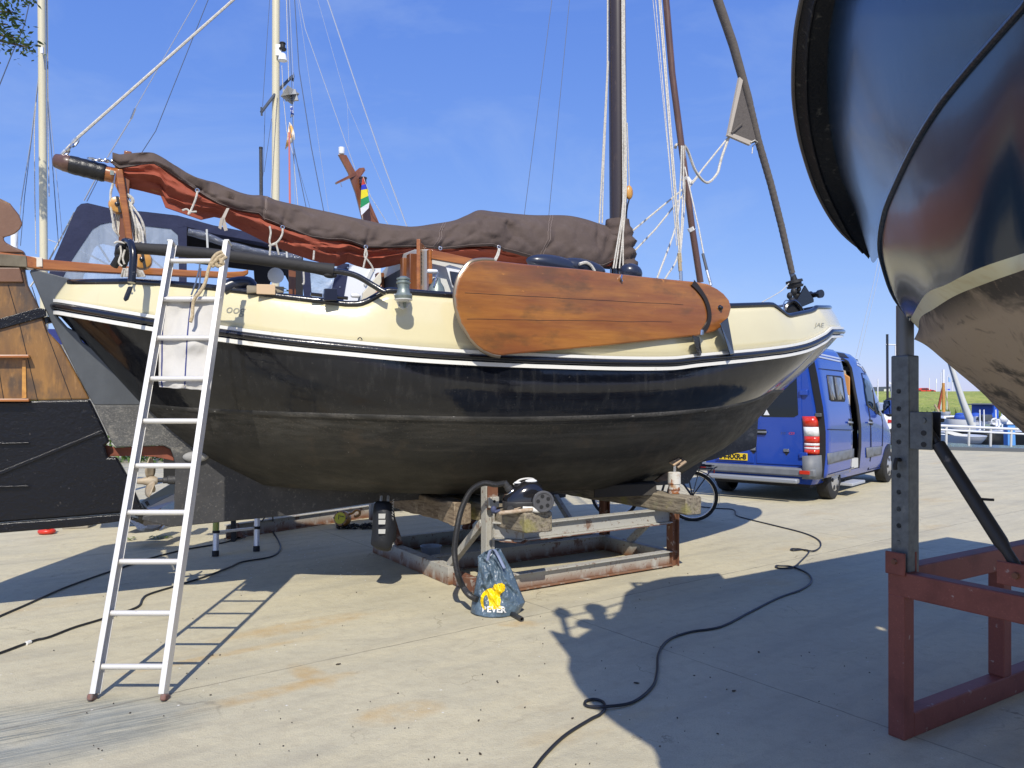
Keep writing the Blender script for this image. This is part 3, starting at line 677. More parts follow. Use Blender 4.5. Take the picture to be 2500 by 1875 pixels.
# grommets and ties
for (x, y) in ((482,465),(690,555),(893,603),(1075,606),(1218,603)):
    c = S(x, y, .20 if x < 1000 else .24); MB().tube([c+BD*.014*math.cos(q)+Vector((0,0,.014))*math.sin(q) for q in [k*math.pi/6 for k in range(12)]], .005, 6, closed=True).build('grommet', M['steel'], boat)
ties = [[(482,467),(478,485),(468,510),(462,522)], [(445,514),(456,511),(464,517),(480,517)], [(462,517),(460,524)],
        [(690,557),(689,572),(678,590),(662,598)], [(658,552),(661,568),(658,588),(660,600),(658,630)], [(674,594),(681,622)], [(656,601),(664,598),(676,595)],
        [(893,606),(896,622),(891,636),(887,654)], [(895,632),(908,650),(912,664)], [(767,612),(765,634)], [(893,606),(890,625),(895,634)],
        [(1218,607),(1214,620),(1206,636)], [(1220,607),(1217,622),(1210,636)],
        [(741,662),(742,690),(738,694)]]
for tp_ in ties:
    wire([(x, y, .215 if x < 1000 else .25) for x, y in tp_], .0085, M['rope'], 'tie_rope', cm=4)
wb = MB().prism([S(553,508,.2), S(560,508,.2), S(549,533,.22), S(540,533,.22)], -BN*.004); wb.prism([S(541,530,.22), S(548,530,.22), S(556,562,.22), S(548,564,.22), S(542,548,.22)], -BN*.004); wb.prism([S(546,533,.225), S(540,560,.225), S(533,556,.225), S(538,532,.225)], -BN*.004)
wb.build('tie_strap', M['canvasedge'], boat, smooth=0)
# seams of the cover
for gx in ((645,478,648,536),(1056,548,1068,607),(1342,527,1370,636)):
    pass
# ---------------------------------------------------------------- boom crutch, tackle, hook
cr = MB()
cr.beam(S(313,371,.06), S(299,592,.03), .075, .055, BD); cr.build('crutch', M['teak'], boat, bev=.008)
cr = MB(); cr.beam(S(291,414,.12), S(317,588,.09), .05, .05, BD); cr.build('crutch', M['varnish'], boat, bev=.008)
MB().prism([S(284,418,.05), S(300,410,.05), S(304,460,.05), S(290,470,.05), S(281,452,.05)], -BN*.05).build('crutch', M['varnish'], boat, smooth=0, bev=.006)
for (x, y, v, r) in ((287,502,.05,.066),(347,636,.32,.072)):
    c = S(x, y, v); bl = MB().lathe(c-BN*.055, BN, [(0,r*.6),(.008,r*.9),(.03,r),(.075,r),(.10,r*.9),(.108,r*.6)], 22).build('block', M['block'], boat, smooth=50)
    MB().lathe(c+BN*.05, BN, [(0,.02),(.012,.018),(.018,.008)], 10).build('axle', M['blackgloss'], bl)
    MB().beam(c+BN*.057+Vector((0,0,.06)), c+BN*.057-Vector((0,0,.065))+BD*.02, .02, .008, BN).build('axle', M['blackrubber'], bl)
rr_ = random.Random(3)
for i in range(14):
    a = S(308+rr_.uniform(-4,10), 480+rr_.uniform(0,20), rr_.uniform(-.06,.1)); b = S(312+i*2.8, 545+rr_.uniform(-8,10), rr_.uniform(-.05,.12)); c = S(322+i*2.6, 596+rr_.uniform(-8,8), rr_.uniform(0,.14))
    if i < 4: a = S(290+i*3, 510, .03); b = S(276+i*5, 552+i*4, .03); c = S(292+i*4, 578, .05)
    MB().tube(catmull([a, b, c], 6), .0085, 6).build('mainsheet', M['rope'], boat)
wire([(283,424,.1),(279,448,.1),(276,442,.1)], .007, M['steel'], 'shackle'); wire([(276,448,.09),(270,475,.09),(273,520,.09),(281,560,.08),(292,578,.06)], .009, M['rope'], 'mainsheet', cm=5)
wire([(310,475,.08),(322,484,.08),(324,494,.08),(316,503,.08),(311,515,.08)], .014, M['rope'], 'mainsheet', cm=5)
for i in range(9):
    a = S(297+i*7, 676, .02+.02*(i % 3)); b = S(303+i*5, 655, .05); MB().tube([a, b], .011, 6).build('mainsheet', M['rope'], boat)
hk = [(303,591,.72),(311,589,.74),(319,594,.80),(324,608,.84),(326,626,.86),(324,655,.87),(321,690,.88),(317,706,.89),(309,731,.90)]
hkp = catmull([S(x, y, v) for x, y, v in hk], 6)
MB().tube(hkp[:-12], [.026]*len(hkp[:-12]), 12).build('boom_hook', M['blackgloss'], boat, smooth=70)
MB().prism([S(313,700,.885), S(325,700,.885), S(322,712,.89), S(314,732,.90), S(306,737,.905), S(301,731,.905), S(304,722,.9)], BN*.02).build('boom_hook', M['blackgloss'], boat, smooth=0, bev=.006)
cl = MB()
for i in range(16):
    c = S(296+rr_.uniform(-8,14), 612+rr_.uniform(-16,30), .6+rr_.uniform(-.1,.1)); cl.ell(c, .02+.02*rr_.random(), .03, .02+.03*rr_.random(), 8, 6)
cl.tube([S(278,650,.6), S(296,620,.65), S(306,596,.7)], .028, 8); cl.tube([S(300,650,.6), S(310,630,.65), S(316,605,.75)], .022, 8)
cl.build('crutch_bracket', M['blackrubber'], boat)
for q in ([(279,594),(288,590),(306,594)], [(294,600),(296,620),(290,640),(298,650)], [(305,610),(300,630),(304,645)], [(318,590),(330,592),(337,590)]):
    wire([(x, y, .74) for x, y in q], .007, M['rope'], 'lashing', cm=4)
# padded rail along the cockpit
rp = [(331,606,.80),(420,612,.9),(560,625,1.05),(700,643,1.17),(770,654,1.22),(815,661,1.25)]
P = resample(catmull([S(x, y, v) for x, y, v in rp], 8), 120)
MB().tube(P, [.041+.003*nz(p, 9)+(.012*max(0, (i-108)/12) if i > 108 else 0) for i, p in enumerate(P)], 14).build('padded_rail', M['pad'], boat, smooth=70)
MB().ell(S(806,672,1.25), .05, .03, .022, ax=(BD, BN, Vector((0,0,1)))).build('padded_rail', M['pad'], boat)
wire([(800,660,1.25),(845,666,1.27),(874,675,1.29),(905,693,1.32),(935,711,1.36),(943,713,1.37)], .022, M['blackgloss'], 'guard_rail', cm=6, n=12)
# rope hank under the rail
wire([(488,640,.95),(487,655,.97),(478,690,.98),(467,720,1.0)], .006, M['darkwire'], 'lanyard'); wire([(490,655,.97),(487,700,.98),(468,735,1.02),(461,760,1.02),(458,800,1.03)], .006, M['darkwire'], 'lanyard')
# ---------------------------------------------------------------- cabin
def boxuv(u0, u1, v0, v1, z0, z1, mb=None):
    return (mb or MB()).add([W(u, v, z) for u in (u0,u1) for v in (v0,v1) for z in (z0,z1)], [(0,1,3,2),(4,6,7,5),(0,4,5,1),(2,3,7,6),(0,2,6,4),(1,5,7,3)])
ua, za = uz(1052, 640, .9)
cab = MB()
cz = lambda u: max(2.91-.30*(u-2.7), 2.66-.02*(u-3.5))
prof = [(-.9,2.0),(-.86,0),(-.6,.05),(0,.09),(.6,.05),(.86,0),(.9,2.0)]
rows = []
for u in (ua, 3.1, 3.53, 4.4, 4.95):
    rows.append([W(u, -.92, 2.0), W(u, -.84, cz(u)), W(u, -.45, cz(u)+.07), W(u, 0, cz(u)+.10), W(u, .45, cz(u)+.07), W(u, .84, cz(u)), W(u, .92, 2.0)])
cab.loft(rows); cab.f.append((0,1,2,3,4,5,6)); n0 = len(cab.v); cab.f.append(tuple(range(n0-7, n0)))
cabin = cab.build('cabin', M['greywhite'], boat, smooth=20, bev=.01)
def pane(name, px, v, m, parent, th=.012):
    return MB().prism([S(x, y, v) for x, y in px], BN*th).build(name, m, parent, smooth=0, bev=.004)
pane('window_trim', [(1087,650),(1097,647),(1140,660),(1140,720),(1118,720),(1103,700)], .925, M['white2'], cabin)
pane('window', [(1097,662),(1135,668),(1135,712),(1112,706),(1102,690)], .94, M['glassdark'], cabin)
pane('roof_trim', [(1050,612),(1150,634),(1150,652),(1050,634)], .93, M['varnish'], cabin, .05)
pane('roof_trim', [(1042,611),(1050,611),(1052,716),(1042,716)], .90, M['varnish'], cabin, .05)
# companionway: dark opening and timber posts
boxuv(ua-.02, ua-.012, -.5, .55, 2.0, 2.85).build('companionway', M['blackrubber'], boat)
for v, w in ((.56,.05),(.36,.04),(-.5,.05)):
    boxuv(ua-.09, ua-.022, v-w, v+w, 2.0, 2.9).build('door_post', M['teak'], boat, bev=.005)
# louvred door standing open
dd = MB(); px = 1017
dl = lambda x, y, v: S(x, y, v)
A0 = S(1019,583,.72); A1 = S(1021,712,.72); B0 = S(1040,607,.42); B1 = S(1042,712,.42)
dx = (B0-A0); dx.z = 0; dx.normalize(); Zv = Vector((0,0,1)); Lz = (A0.z-A1.z); wv = .30; dn = dx.cross(Zv)
door = MB()
for s in (0, wv-.045): door.obox(A1+dx*(s+.0225)+Zv*(Lz/2-.02*(s > 0)), dx, dn, Zv, .045, .03, Lz-.06*(s > 0))
door.obox(A1+dx*wv/2+Zv*(Lz-.06), dx, dn, Zv, wv-.09, .03, .08); door.obox(A1+dx*wv/2+Zv*.03, dx, dn, Zv, wv-.09, .03, .06)
dob = door.build('louvre_door', M['varnish'], boat, bev=.004)
lo = MB()
for i in range(8):
    z = .07+i*(Lz-.18)/8+.02; lo.obox(A1+dx*wv/2+Zv*z, dx, (dn+Zv*.8).normalized(), (Zv-dn*.8).normalized(), wv-.09, .034, .008)
lo.build('louvres', M['teak'], dob)
# sheet winch on its bracket
wc = S(985,722,1.46); up = Vector((0,0,1))
wn = MB().lathe(wc+up*(-.03), up, [(0,.055),(.012,.064),(.03,.066),(.04,.058),(.05,.05),(.085,.041),(.115,.045),(.12,.052),(.13,.052),(.134,.043),(.142,.043),(.146,.05),(.156,.05),(.162,.035),(.172,.02)], 26).build('winch', M['bronze'], boat, smooth=35)
brk = MB().prism([S(960,718,1.385), S(1004,718,1.385), S(1001,740,1.40), S(993,752,1.405), S(982,756,1.405), S(972,750,1.405)], BN*.02); brk.build('winch_bracket', M['greywhite'], wn, smooth=0, bev=.004)
MB().lathe(wc-up*.045, up, [(0,.05),(.014,.066),(.02,.066)], 24).build('winch_bracket', M['greywhite'], wn)
MB().prism([S(983,722,1.44), S(990,722,1.44), S(988,752,1.41), S(984,752,1.41)], BN*.03).build('winch_bracket', M['bronze'], wn, smooth=0)
for (x, y) in ((967,729),(992,729),(975,745),(988,746)): MB().lathe(S(x, y, 1.42)-BN*.005, BN, [(0,.006),(.008,.004)], 8).build('bolt', M['steel'], wn)
def winch_handle(name, px, v):
    o = MB().tube([S(*px[2], v), S(*px[1], v)], .010, 8); o = o.build(name, M['steel'], boat)
    MB().lathe(S(*px[0], v), S(*px[1], v)-S(*px[0], v), [(0,.012),(.01,.017),((S(*px[1], v)-S(*px[0], v)).length-.01,.017),((S(*px[1], v)-S(*px[0], v)).length,.012)], 14).build('grip', M['white2'], o)
winch_handle('winch_handle', [(1043,662),(1068,663),(1060,700)], 1.05)
winch_handle('winch_handle', [(857,721),(878,722),(876,742)], 1.2)
MB().lathe(S(1066,716,1.0), up, [(0,.07),(.05,.06),(.09,.035),(.12,.03)], 18).build('deck_winch', M['bronze'], boat)
# cockpit: bracket, fenders, plank, coaming, cabin side behind the rail
pane('cockpit_bracket', [(790,706),(821,706),(821,735),(789,735)], 1.22, mat('navy_paint', (.012,.016,.035), .35, coat=.3), boat, .04)
wire([(758,718,1.2),(786,721,1.2)], .013, M['blackgloss'], 'bollard'); wire([(822,725,1.2),(849,728,1.2)], .013, M['blackgloss'], 'bollard')
MB().tube(catmull([S(545,705,.9), S(575,693,.9), S(606,692,.9), S(612,706,.9)], 6), .05, 12).build('fender', M['fender'], boat)
old = mat('weathered_plank', (.33,.29,.22), .8, layers=[dict(s=18, lo=.4, hi=.65, st=(.2,1,3), rz=BR, c=(.19,.165,.12))])
pane('plank', [(602,698),(692,701),(692,716),(602,716)], 1.0, old, boat, .03)
pane('plywood_sheet', [(626,694),(672,695),(672,720),(626,718)], 1.06, mat('tan_plywood', (.62,.45,.28), .7), boat, .01)
pane('coaming', [(884,716),(928,663),(929,690),(915,716),(895,738),(880,740)], .95, mat('beige_coaming', (.62,.58,.46), .5), boat, .03)
pane('coaming', [(912,718),(930,696),(930,716),(905,742),(897,742)], 1.0, M['varnish'], boat, .03)
# black fenders on the cabin top
for (x, y, l) in ((1355,648,.30),(1420,655,.26),(1540,666,.12)):
    c = S(x, y, .6); MB().ell(c, l, .10, .09, ax=((BD-Vector((0,0,.08))).normalized(), BN, Vector((0,0,1)))).build('fender', M['fender'], boat)
wire([(1414,645,.72),(1430,641,.72),(1443,648,.72),(1452,662,.72)], .014, M['rope'], 'fender_rope', cm=5)
# names on the bulwark (the first letters sit behind the ladder)
ink = mat('grey_lettering', (.24,.235,.19), .5)
def onbul(px, py):
    v = .9
    for _ in range(25):
        u, z = uz(px, py, v); v2 = (br(u)+bt(u))/2+.012
        v += (v2-v)*.6
    return u, v, z
def bulfn(px0, py0, sc, slope=0):
    def f(q):
        u, v, z = onbul(px0+q.x*sc, py0-q.y*sc+q.x*sc*slope)
        t = 0
        return W(u, v+.007+q.z, z)
    return f
def place_bulk(name, txt, px0, py0, sc, shear, slope, vs_boost=0):
    vs, fs = text_mesh(txt, 1.0, .0, shear)
    pts = []
    for q in vs:
        x = px0+q.x*sc; y = py0-q.y*sc+q.x*sc*slope
        v = .9
        for _ in range(30):
            u, z = uz(x, y, v)
            zb = zr(u)+.045; ztp = zt(u); t = min(max((z-zb)/(ztp-zb), 0), 1)
            vv = max(br(u)-.02, 0)*(1-t)+bt(u)*t+.015*math.sin(math.pi*t)+.012
            v += (vv-v)*.6
        pts.append(W(u, v, z))
    b = MB(); b.add(pts, fs); return b.build(name, ink, boat, smooth=0, weld=False)
place_bulk('name_lettering', 'oog', 573, 756, 30, .3, .09)
place_bulk('name_lettering', 'JAE', 2000, 794, 15, .2, .03)
# pad eyes along the rail
for u in (1.0, 2.05, 3.2):
    c = W(u, br(u)+.02, zr(u)+.06); MB().tube([c+BD*.016*math.cos(q)+Zv*.018*math.sin(q) for q in [k*math.pi/5 for k in range(6)]], .004, 6).build('pad_eye', M['blackgloss'], boat)
# ================================================================ GROUND
def ground_mat():
    m = bpy.data.materials.new('concrete_slab'); m.use_nodes = True; nt = m.node_tree; N = nt.nodes; L = nt.links; bs = N['Principled BSDF']
    geo = N.new('ShaderNodeNewGeometry')
    def mapping(scale=(1,1,1), rot=0, loc=(0,0,0)):
        a = N.new('ShaderNodeMapping'); a.inputs['Rotation'].default_value = (0,0,rot); a.inputs['Location'].default_value = loc; L.new(geo.outputs['Position'], a.inputs[0])
        b = N.new('ShaderNodeMapping'); b.inputs['Scale'].default_value = scale; L.new(a.outputs[0], b.inputs[0]); return b.outputs[0]
    def noi(vec, s, lo, hi, d=6, r=.6, mx=1):
        t = N.new('ShaderNodeTexNoise'); t.inputs['Scale'].default_value = s; t.inputs['Detail'].default_value = d; t.inputs['Roughness'].default_value = r; L.new(vec, t.inputs['Vector'])
        k = N.new('ShaderNodeMapRange'); k.inputs['From Min'].default_value = lo; k.inputs['From Max'].default_value = hi; k.inputs['To Max'].default_value = mx; L.new(t.outputs['Fac'], k.inputs['Value']); return k.outputs[0]
    def mul(a, b):
        k = N.new('ShaderNodeMath'); k.operation = 'MULTIPLY'
        for i, q in enumerate((a, b)):
            if isinstance(q, (int, float)): k.inputs[i].default_value = q
            else: L.new(q, k.inputs[i])
        return k.outputs[0]
    def mix(f, a, c):
        k = N.new('ShaderNodeMix'); k.data_type = 'RGBA'; L.new(f, k.inputs[0]); L.new(a, k.inputs[6]); k.inputs[7].default_value = (*c, 1); return k.outputs[2]
    def blob(cx, cy, rx, ry, rot, wob=.35):
        a = N.new('ShaderNodeMapping'); a.vector_type = 'TEXTURE'; a.inputs['Location'].default_value = (cx, cy, 0); a.inputs['Rotation'].default_value = (0,0,rot); a.inputs['Scale'].default_value = (rx, ry, 1); L.new(geo.outputs['Position'], a.inputs[0])
        ln = N.new('ShaderNodeVectorMath'); ln.operation = 'LENGTH'; L.new(a.outputs[0], ln.inputs[0])
        n = noi(geo.outputs['Position'], 4, 0, 1); ad = N.new('ShaderNodeMath'); ad.operation = 'MULTIPLY_ADD'; L.new(n, ad.inputs[0]); ad.inputs[1].default_value = wob*2; L.new(ln.outputs['Value'], ad.inputs[2])
        k = N.new('ShaderNodeMapRange'); k.inputs['From Min'].default_value = 1.0+wob; k.inputs['From Max'].default_value = .55+wob; L.new(ad.outputs[0], k.inputs['Value']); return k.outputs[0]
    P = geo.outputs['Position']; AN = R(36.6)
    along = mapping((.25, 1.6, 1), -AN)
    c = N.new('ShaderNodeRGB'); c.outputs[0].default_value = (.57, .515, .355, 1); c = c.outputs[0]
    c = mix(noi(P, .8, .38, .66, mx=.75), c, (.45, .415, .30))
    c = mix(noi(along, 1.6, .45, .75, mx=.7), c, (.62, .545, .35))
    c = mix(noi(along, 2.6, .5, .72, mx=.6), c, (.37, .335, .25))
    c = mix(noi(P, 11, .48, .7, mx=.45), c, (.41, .36, .25))
    c = mix(noi(P, 130, .5, .72, mx=.55), c, (.32, .29, .215))
    c = mix(noi(mapping((.5, 1, 1), -AN), 1.1, .60, .74, mx=.5), c, (.50, .36, .17))          # faint rust wash
    for b in ((-1.55,5.55,.75,.16,AN,.3),(-1.2,4.55,.3,.10,2.3,.3),(-1.35,4.3,.6,.09,AN,.4),(-.6,4.0,.28,.16,.5,.3),(-1.9,4.9,.6,.06,AN,.4),(.05,5.6,.2,.1,0,.4)):
        c = mix(mul(blob(*b), noi(P, 6, .3, .7, mx=.6)), c, (.50, .31, .10))
    for q_ in range(3):
        w_ = N.new('ShaderNodeTexVoronoi'); w_.feature = 'DISTANCE_TO_EDGE'; w_.inputs['Scale'].default_value = (.33,.75,1.6)[q_]
        dm = N.new('ShaderNodeVectorMath'); dm.operation = 'ADD'; L.new(P, dm.inputs[0]); tn_ = N.new('ShaderNodeTexNoise'); tn_.inputs['Scale'].default_value = 3; tn_.inputs['Detail'].default_value = 6; L.new(P, tn_.inputs['Vector']); sc_ = N.new('ShaderNodeVectorMath'); sc_.operation = 'SCALE'; sc_.inputs['Scale'].default_value = .5; L.new(tn_.outputs['Color'], sc_.inputs[0]); L.new(sc_.outputs[0], dm.inputs[1]); L.new(dm.outputs[0], w_.inputs['Vector'])
        kk = N.new('ShaderNodeMapRange'); kk.inputs['From Min'].default_value = .006; kk.inputs['From Max'].default_value = .001; L.new(w_.outputs['Distance'], kk.inputs['Value'])
        c = mix(mul(kk.outputs[0], noi(P, .9+q_*.3, .56, .66, mx=.7)), c, (.22, .185, .125))
    c = mix(noi(mapping((.3, 3, 1), -R(20)), 14, .60, .72, r=.7, mx=.45), c, (.70, .63, .47))
    c = mix(noi(P, 45, .56, .7, r=.7, mx=.5), c, (.36, .315, .225))
    # scrubbed grey patch by the ladder foot
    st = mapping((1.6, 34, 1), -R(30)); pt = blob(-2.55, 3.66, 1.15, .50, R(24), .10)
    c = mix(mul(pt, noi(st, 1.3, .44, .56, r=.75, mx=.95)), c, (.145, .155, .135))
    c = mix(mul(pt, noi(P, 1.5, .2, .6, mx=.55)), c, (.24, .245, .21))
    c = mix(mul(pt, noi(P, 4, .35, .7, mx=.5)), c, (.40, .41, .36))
    # specks
    v = N.new('ShaderNodeTexVoronoi'); v.inputs['Scale'].default_value = 5.5; L.new(P, v.inputs['Vector'])
    k = N.new('ShaderNodeMapRange'); k.inputs['From Min'].default_value = .06; k.inputs['From Max'].default_value = .035; L.new(v.outputs['Distance'], k.inputs['Value'])
    c = mix(mul(k.outputs[0], noi(P, 2.3, .56, .66, mx=.7)), c, (.10, .085, .06))
    v = N.new('ShaderNodeTexVoronoi'); v.inputs['Scale'].default_value = 11; L.new(P, v.inputs['Vector'])
    k = N.new('ShaderNodeMapRange'); k.inputs['From Min'].default_value = .085; k.inputs['From Max'].default_value = .06; L.new(v.outputs['Distance'], k.inputs['Value'])
    c = mix(mul(k.outputs[0], noi(P, 3.1, .52, .6)), c, (.72, .70, .64))
    # joints
    rot = mapping((1,1,1), -AN); sp = N.new('ShaderNodeSeparateXYZ'); L.new(rot, sp.inputs[0])
    wn = noi(P, 7, 0, 1, mx=.03)
    def joint(sock, off, step, wd):
        a = N.new('ShaderNodeMath'); a.operation = 'ADD'; L.new(sock, a.inputs[0]); a.inputs[1].default_value = -off+step*50
        a2 = N.new('ShaderNodeMath'); a2.operation = 'ADD'; L.new(a.outputs[0], a2.inputs[0]); L.new(wn, a2.inputs[1])
        b = N.new('ShaderNodeMath'); b.operation = 'PINGPONG'; L.new(a2.outputs[0], b.inputs[0]); b.inputs[1].default_value = step/2
        k = N.new('ShaderNodeMapRange'); k.inputs['From Min'].default_value = wd; k.inputs['From Max'].default_value = wd*.4; L.new(b.outputs[0], k.inputs['Value']); return k.outputs[0]
    j1 = joint(sp.outputs[1], 4.59, 4.6, .009); j2 = joint(sp.outputs[0], 3.82, 4.9, .008)
    jm = N.new('ShaderNodeMath'); jm.operation = 'MAXIMUM'; L.new(j1, jm.inputs[0]); L.new(j2, jm.inputs[1])
    c = mix(mul(mul(jm.outputs[0], .75), noi(P, 3, .2, .6)), c, (.17, .15, .115))
    L.new(c, bs.inputs['Base Color']); bs.inputs['Roughness'].default_value = .88; bs.inputs['Specular IOR Level'].default_value = .3
    bp = N.new('ShaderNodeBump'); bp.inputs['Distance'].default_value = .004; L.new(noi(P, 120, 0, 1), bp.inputs['Height'])
    bp2 = N.new('ShaderNodeBump'); bp2.inputs['Distance'].default_value = .02; L.new(noi(P, 3, 0, 1), bp2.inputs['Height']); L.new(bp.outputs[0], bp2.inputs['Normal']); L.new(bp2.outputs[0], bs.inputs['Normal'])
    return m
GM = ground_mat()
g = MB()
# quay apron: near yard up to the quay edge line, land to the left goes on
q0 = gnd(2210, 1097); q1 = gnd(2500, 1103)
qd = (q1-q0).normalized()
ql = q0-qd*14; qr = q1+qd*60
g.poly([Vector((-400,-60,0)), Vector((120,-60,0)), qr, ql, Vector((ql.x-12, 60, 0)), Vector((ql.x-12, 900, 0)), Vector((-400, 900, 0))])
gr = g.build('ground', GM, None, smooth=0); gr['kind'] = 'structure'
# ================================================================ THINGS ON THE YARD FLOOR
Zv = Vector((0,0,1))
M['trestle'] = mat('rusty_grey_paint', (.40,.39,.345), .65, bump=(40,.002), layers=[
    dict(s=8, lo=.60, hi=.67, st=(1,1,.7), c=(.17,.075,.035), f=.85), dict(s=34, lo=.60, hi=.66, c=(.13,.05,.022), f=.8), dict(s=6, lo=.52, hi=.72, st=(.4,.4,1.6), c=(.36,.33,.28), f=.7),
    dict(s=9, lo=.30, hi=.50, st=(1,1,.5), c=(.19,.085,.04), z=(.12,.02), f=1), dict(s=90, lo=.68, hi=.74, c=(.06,.05,.04))])
M['trestlerust'] = mat('rusty_steel', (.18,.08,.042), .8, bump=(50,.002), layers=[dict(s=8, lo=.42, hi=.58, c=(.15,.055,.028)), dict(s=16, lo=.55, hi=.65, c=(.42,.38,.32), f=.8)])
M['timber'] = mat('mossy_timber', (.30,.255,.185), .9, bump=[(8,.012,(1,1,1),0),(60,.006,(.25,2,2),BR+math.pi/2)], layers=[
    dict(s=26, lo=.42, hi=.66, st=(.10,1.5,2), rz=BR+math.pi/2, c=(.12,.098,.07)), dict(s=5, lo=.55, hi=.68, c=(.31,.285,.07), f=.6), dict(s=7, lo=.58, hi=.7, c=(.22,.21,.13), f=.5)])
M['timber2'] = mat('old_brown_timber', (.26,.20,.135), .9, bump=[(60,.006,(.25,2,2),BR+math.pi/2)], layers=[
    dict(s=26, lo=.42, hi=.66, st=(.10,1.5,2), rz=BR+math.pi/2, c=(.12,.085,.055)), dict(s=9, lo=.55, hi=.68, c=(.38,.31,.22), f=.8)])
M['darktimber'] = mat('dark_timber', (.05,.045,.04), .9, bump=(30,.004))
# ---- trestle (its own frame: a along the front beam, b away from the camera)
TP = Vector((-.24, 6.36, 0)); TD = Vector((math.cos(R(33)), math.sin(R(33)), 0)); TB = Vector((-TD.y, TD.x, 0)); TN = -TB
def T(a, b, z): return TP+TD*a+TB*b+Vector((0,0,z))
tr = thing('boat_trestle', 'rusty pale grey steel beam trestle carrying the black and cream boat', 'trestle', T(1.1,1.1,0))
LA, LBk = 2.2, 2.2
def ib(nm, a, b, h, w, m='trestle', chan=0, tf=.011):
    return MB().ibeam(a, b, h, w, tf, .009, chan=chan).build(nm, M[m], tr, smooth=0, bev=.003)
ib('base_beam', T(.06,0,.088), T(LA-.05,0,.088), .145, .09)
ib('base_beam', T(.06,1.03,.085), T(LA-.05,1.03,.085), .16, .09)
ib('base_beam', T(.06,LBk,.085), T(LA-.06,LBk,.085), .15, .09)
MB().beam(T(0,.52,.08), T(0,LBk+.05,.08), .11, .155).build('end_beam', M['trestle'], tr, smooth=0, bev=.004)
MB().beam(T(.03,.05,.06), T(.03,.50,.06), .10, .105).build('end_beam', M['trestlerust'], tr, smooth=0, bev=.004)
MB().beam(T(LA-.02,.06,.08), T(LA-.02,LBk,.08), .09, .15).build('end_beam', M['trestle'], tr, smooth=0, bev=.004)
# posts
MB().ibeam(T(LA,0,.003), T(LA,0,.583), .095, .085, .01, .01, up=TD).build('post', M['trestlerust'], tr, smooth=0, bev=.003)
MB().ibeam(T(.043,0,.10), T(.043,0,.95), .085, .085, .01, .01, up=TD).build('post', M['trestle'], tr, smooth=0, bev=.003)
MB().beam(T(.06,-.05,.74), T(.06,-.05,.965), .10, .012, TN).build('post', M['trestlerust'], tr, smooth=0, bev=.003)
for a_, b_ in ((.05,LBk),(LA-.05,LBk),(1.1,LBk),(LA-.02,1.03)):
    MB().ibeam(T(a_,b_,.16), T(a_,b_,.583), .09, .085, .01, .01, up=TD).build('post', M['trestlerust'], tr, smooth=0, bev=.003)
ib('top_beam', T(.40,0,.512), T(LA-.05,0,.512), .142, .10)
MB().beam(T(.40,-.028,.4385), T(LA-.08,-.028,.4385), .05, .006).build('flange', M['trestlerust'], tr, smooth=0)
ib('top_beam', T(.05,LBk,.512), T(LA-.05,LBk,.512), .142, .10)
MB().ibeam(T(.09,-.03,.56), T(.25,-.22,.555), .15, .12, .012, .01).build('stub_beam', M['trestle'], tr, smooth=0, bev=.003)
MB().beam(T(.12,-.09,.482), T(.26,-.25,.477), .13, .006).build('flange', M['trestlerust'], tr, smooth=0)
MB().obox(T(.055,-.07,.80), TD, TN, Zv, .10, .03, .09).build('lug', M['trestle'], tr, bev=.006)
MB().lathe(T(.055,-.086,.81), TN, [(0,.012),(.003,.012)], 12).build('lug_hole', M['blackrubber'], tr)
def brace(a, b, m='trestle', w=.06): MB().beam(a, b, w, .06, TN).build('brace', M[m], tr, smooth=0, bev=.004)
brace(T(.02,.62,.16), T(.03,.05,.62)); brace(T(.02,1.72,.16), T(.02,2.14,.68), 'trestlerust', .06)
brace(T(LA-.02,.62,.15), T(LA-.02,.30,.42)); brace(T(1.05,LBk,.16), T(1.5,LBk,.55), 'trestlerust'); brace(T(LA-.06,1.5,.16), T(LA-.06,1.9,.5))
# ---- timbers laid across the trestle
def timber(name, label, pa, pb, w, h, m, seed, notch=False):
    mb = MB(); n = 34; rows = []; pa = Vector(pa); pb = Vector(pb); d = (pb-pa).normalized(); s = Zv.cross(d).normalized()
    for i in range(n+1):
        p = pa.lerp(pb, i/n); row = []
        cor = [(-.5,-.42),(-.46,-.5),(.46,-.5),(.5,-.42),(.5,.40),(.43,.5),(-.43,.5),(-.5,.40)]
        for k, (a, b) in enumerate(cor):
            q = p+s*a*w+Zv*(b*h)
            jj = .012*noise.noise(Vector((i*.6+seed, k*2.3, seed)))+.02*noise.noise(Vector((i*.15+seed, k*1.3, seed)))
            row.append(q+s*jj*(1 if a > 0 else -1)+Zv*jj*(1 if b > 0 else -1)*.6+(d*(.012*noise.noise(Vector((k*3, seed, 2)))) if i in (0, n) else Vector()))
        rows.append(row)
    mb.loft(rows, True); mb.f.append(tuple(range(8))); n0 = len(mb.v); mb.f.append(tuple(range(n0-8, n0)))
    return tag(mb.build(name, m, None, smooth=25, bev=.008), label, 'timber', 'timbers across the trestle')
timber('timber_beam', 'mossy squared timber with cracked end grain sticking out beside the vacuum cleaner', T(.245,-.46,.668), T(.26,2.35,.668), .27, .165, M['timber'], 1)
timber('timber_beam', 'weathered squared timber with broad end under the white screw jack', T(2.0,-.47,.672), T(1.98,2.35,.672), .20, .172, M['timber'], 5)
timber('timber_beam', 'brown rotten timber behind the black vacuum hose', T(-.075,.22,.68), T(-.06,2.3,.69), .17, .19, M['timber2'], 9)
tag(MB().beam(at(1600,1191,7.5), at(1450,1197,7.55), .25, .12).build('packing_block', M['darktimber'], None, bev=.01), 'dark wooden packing block wedged under the keel of the boat', 'wood block')
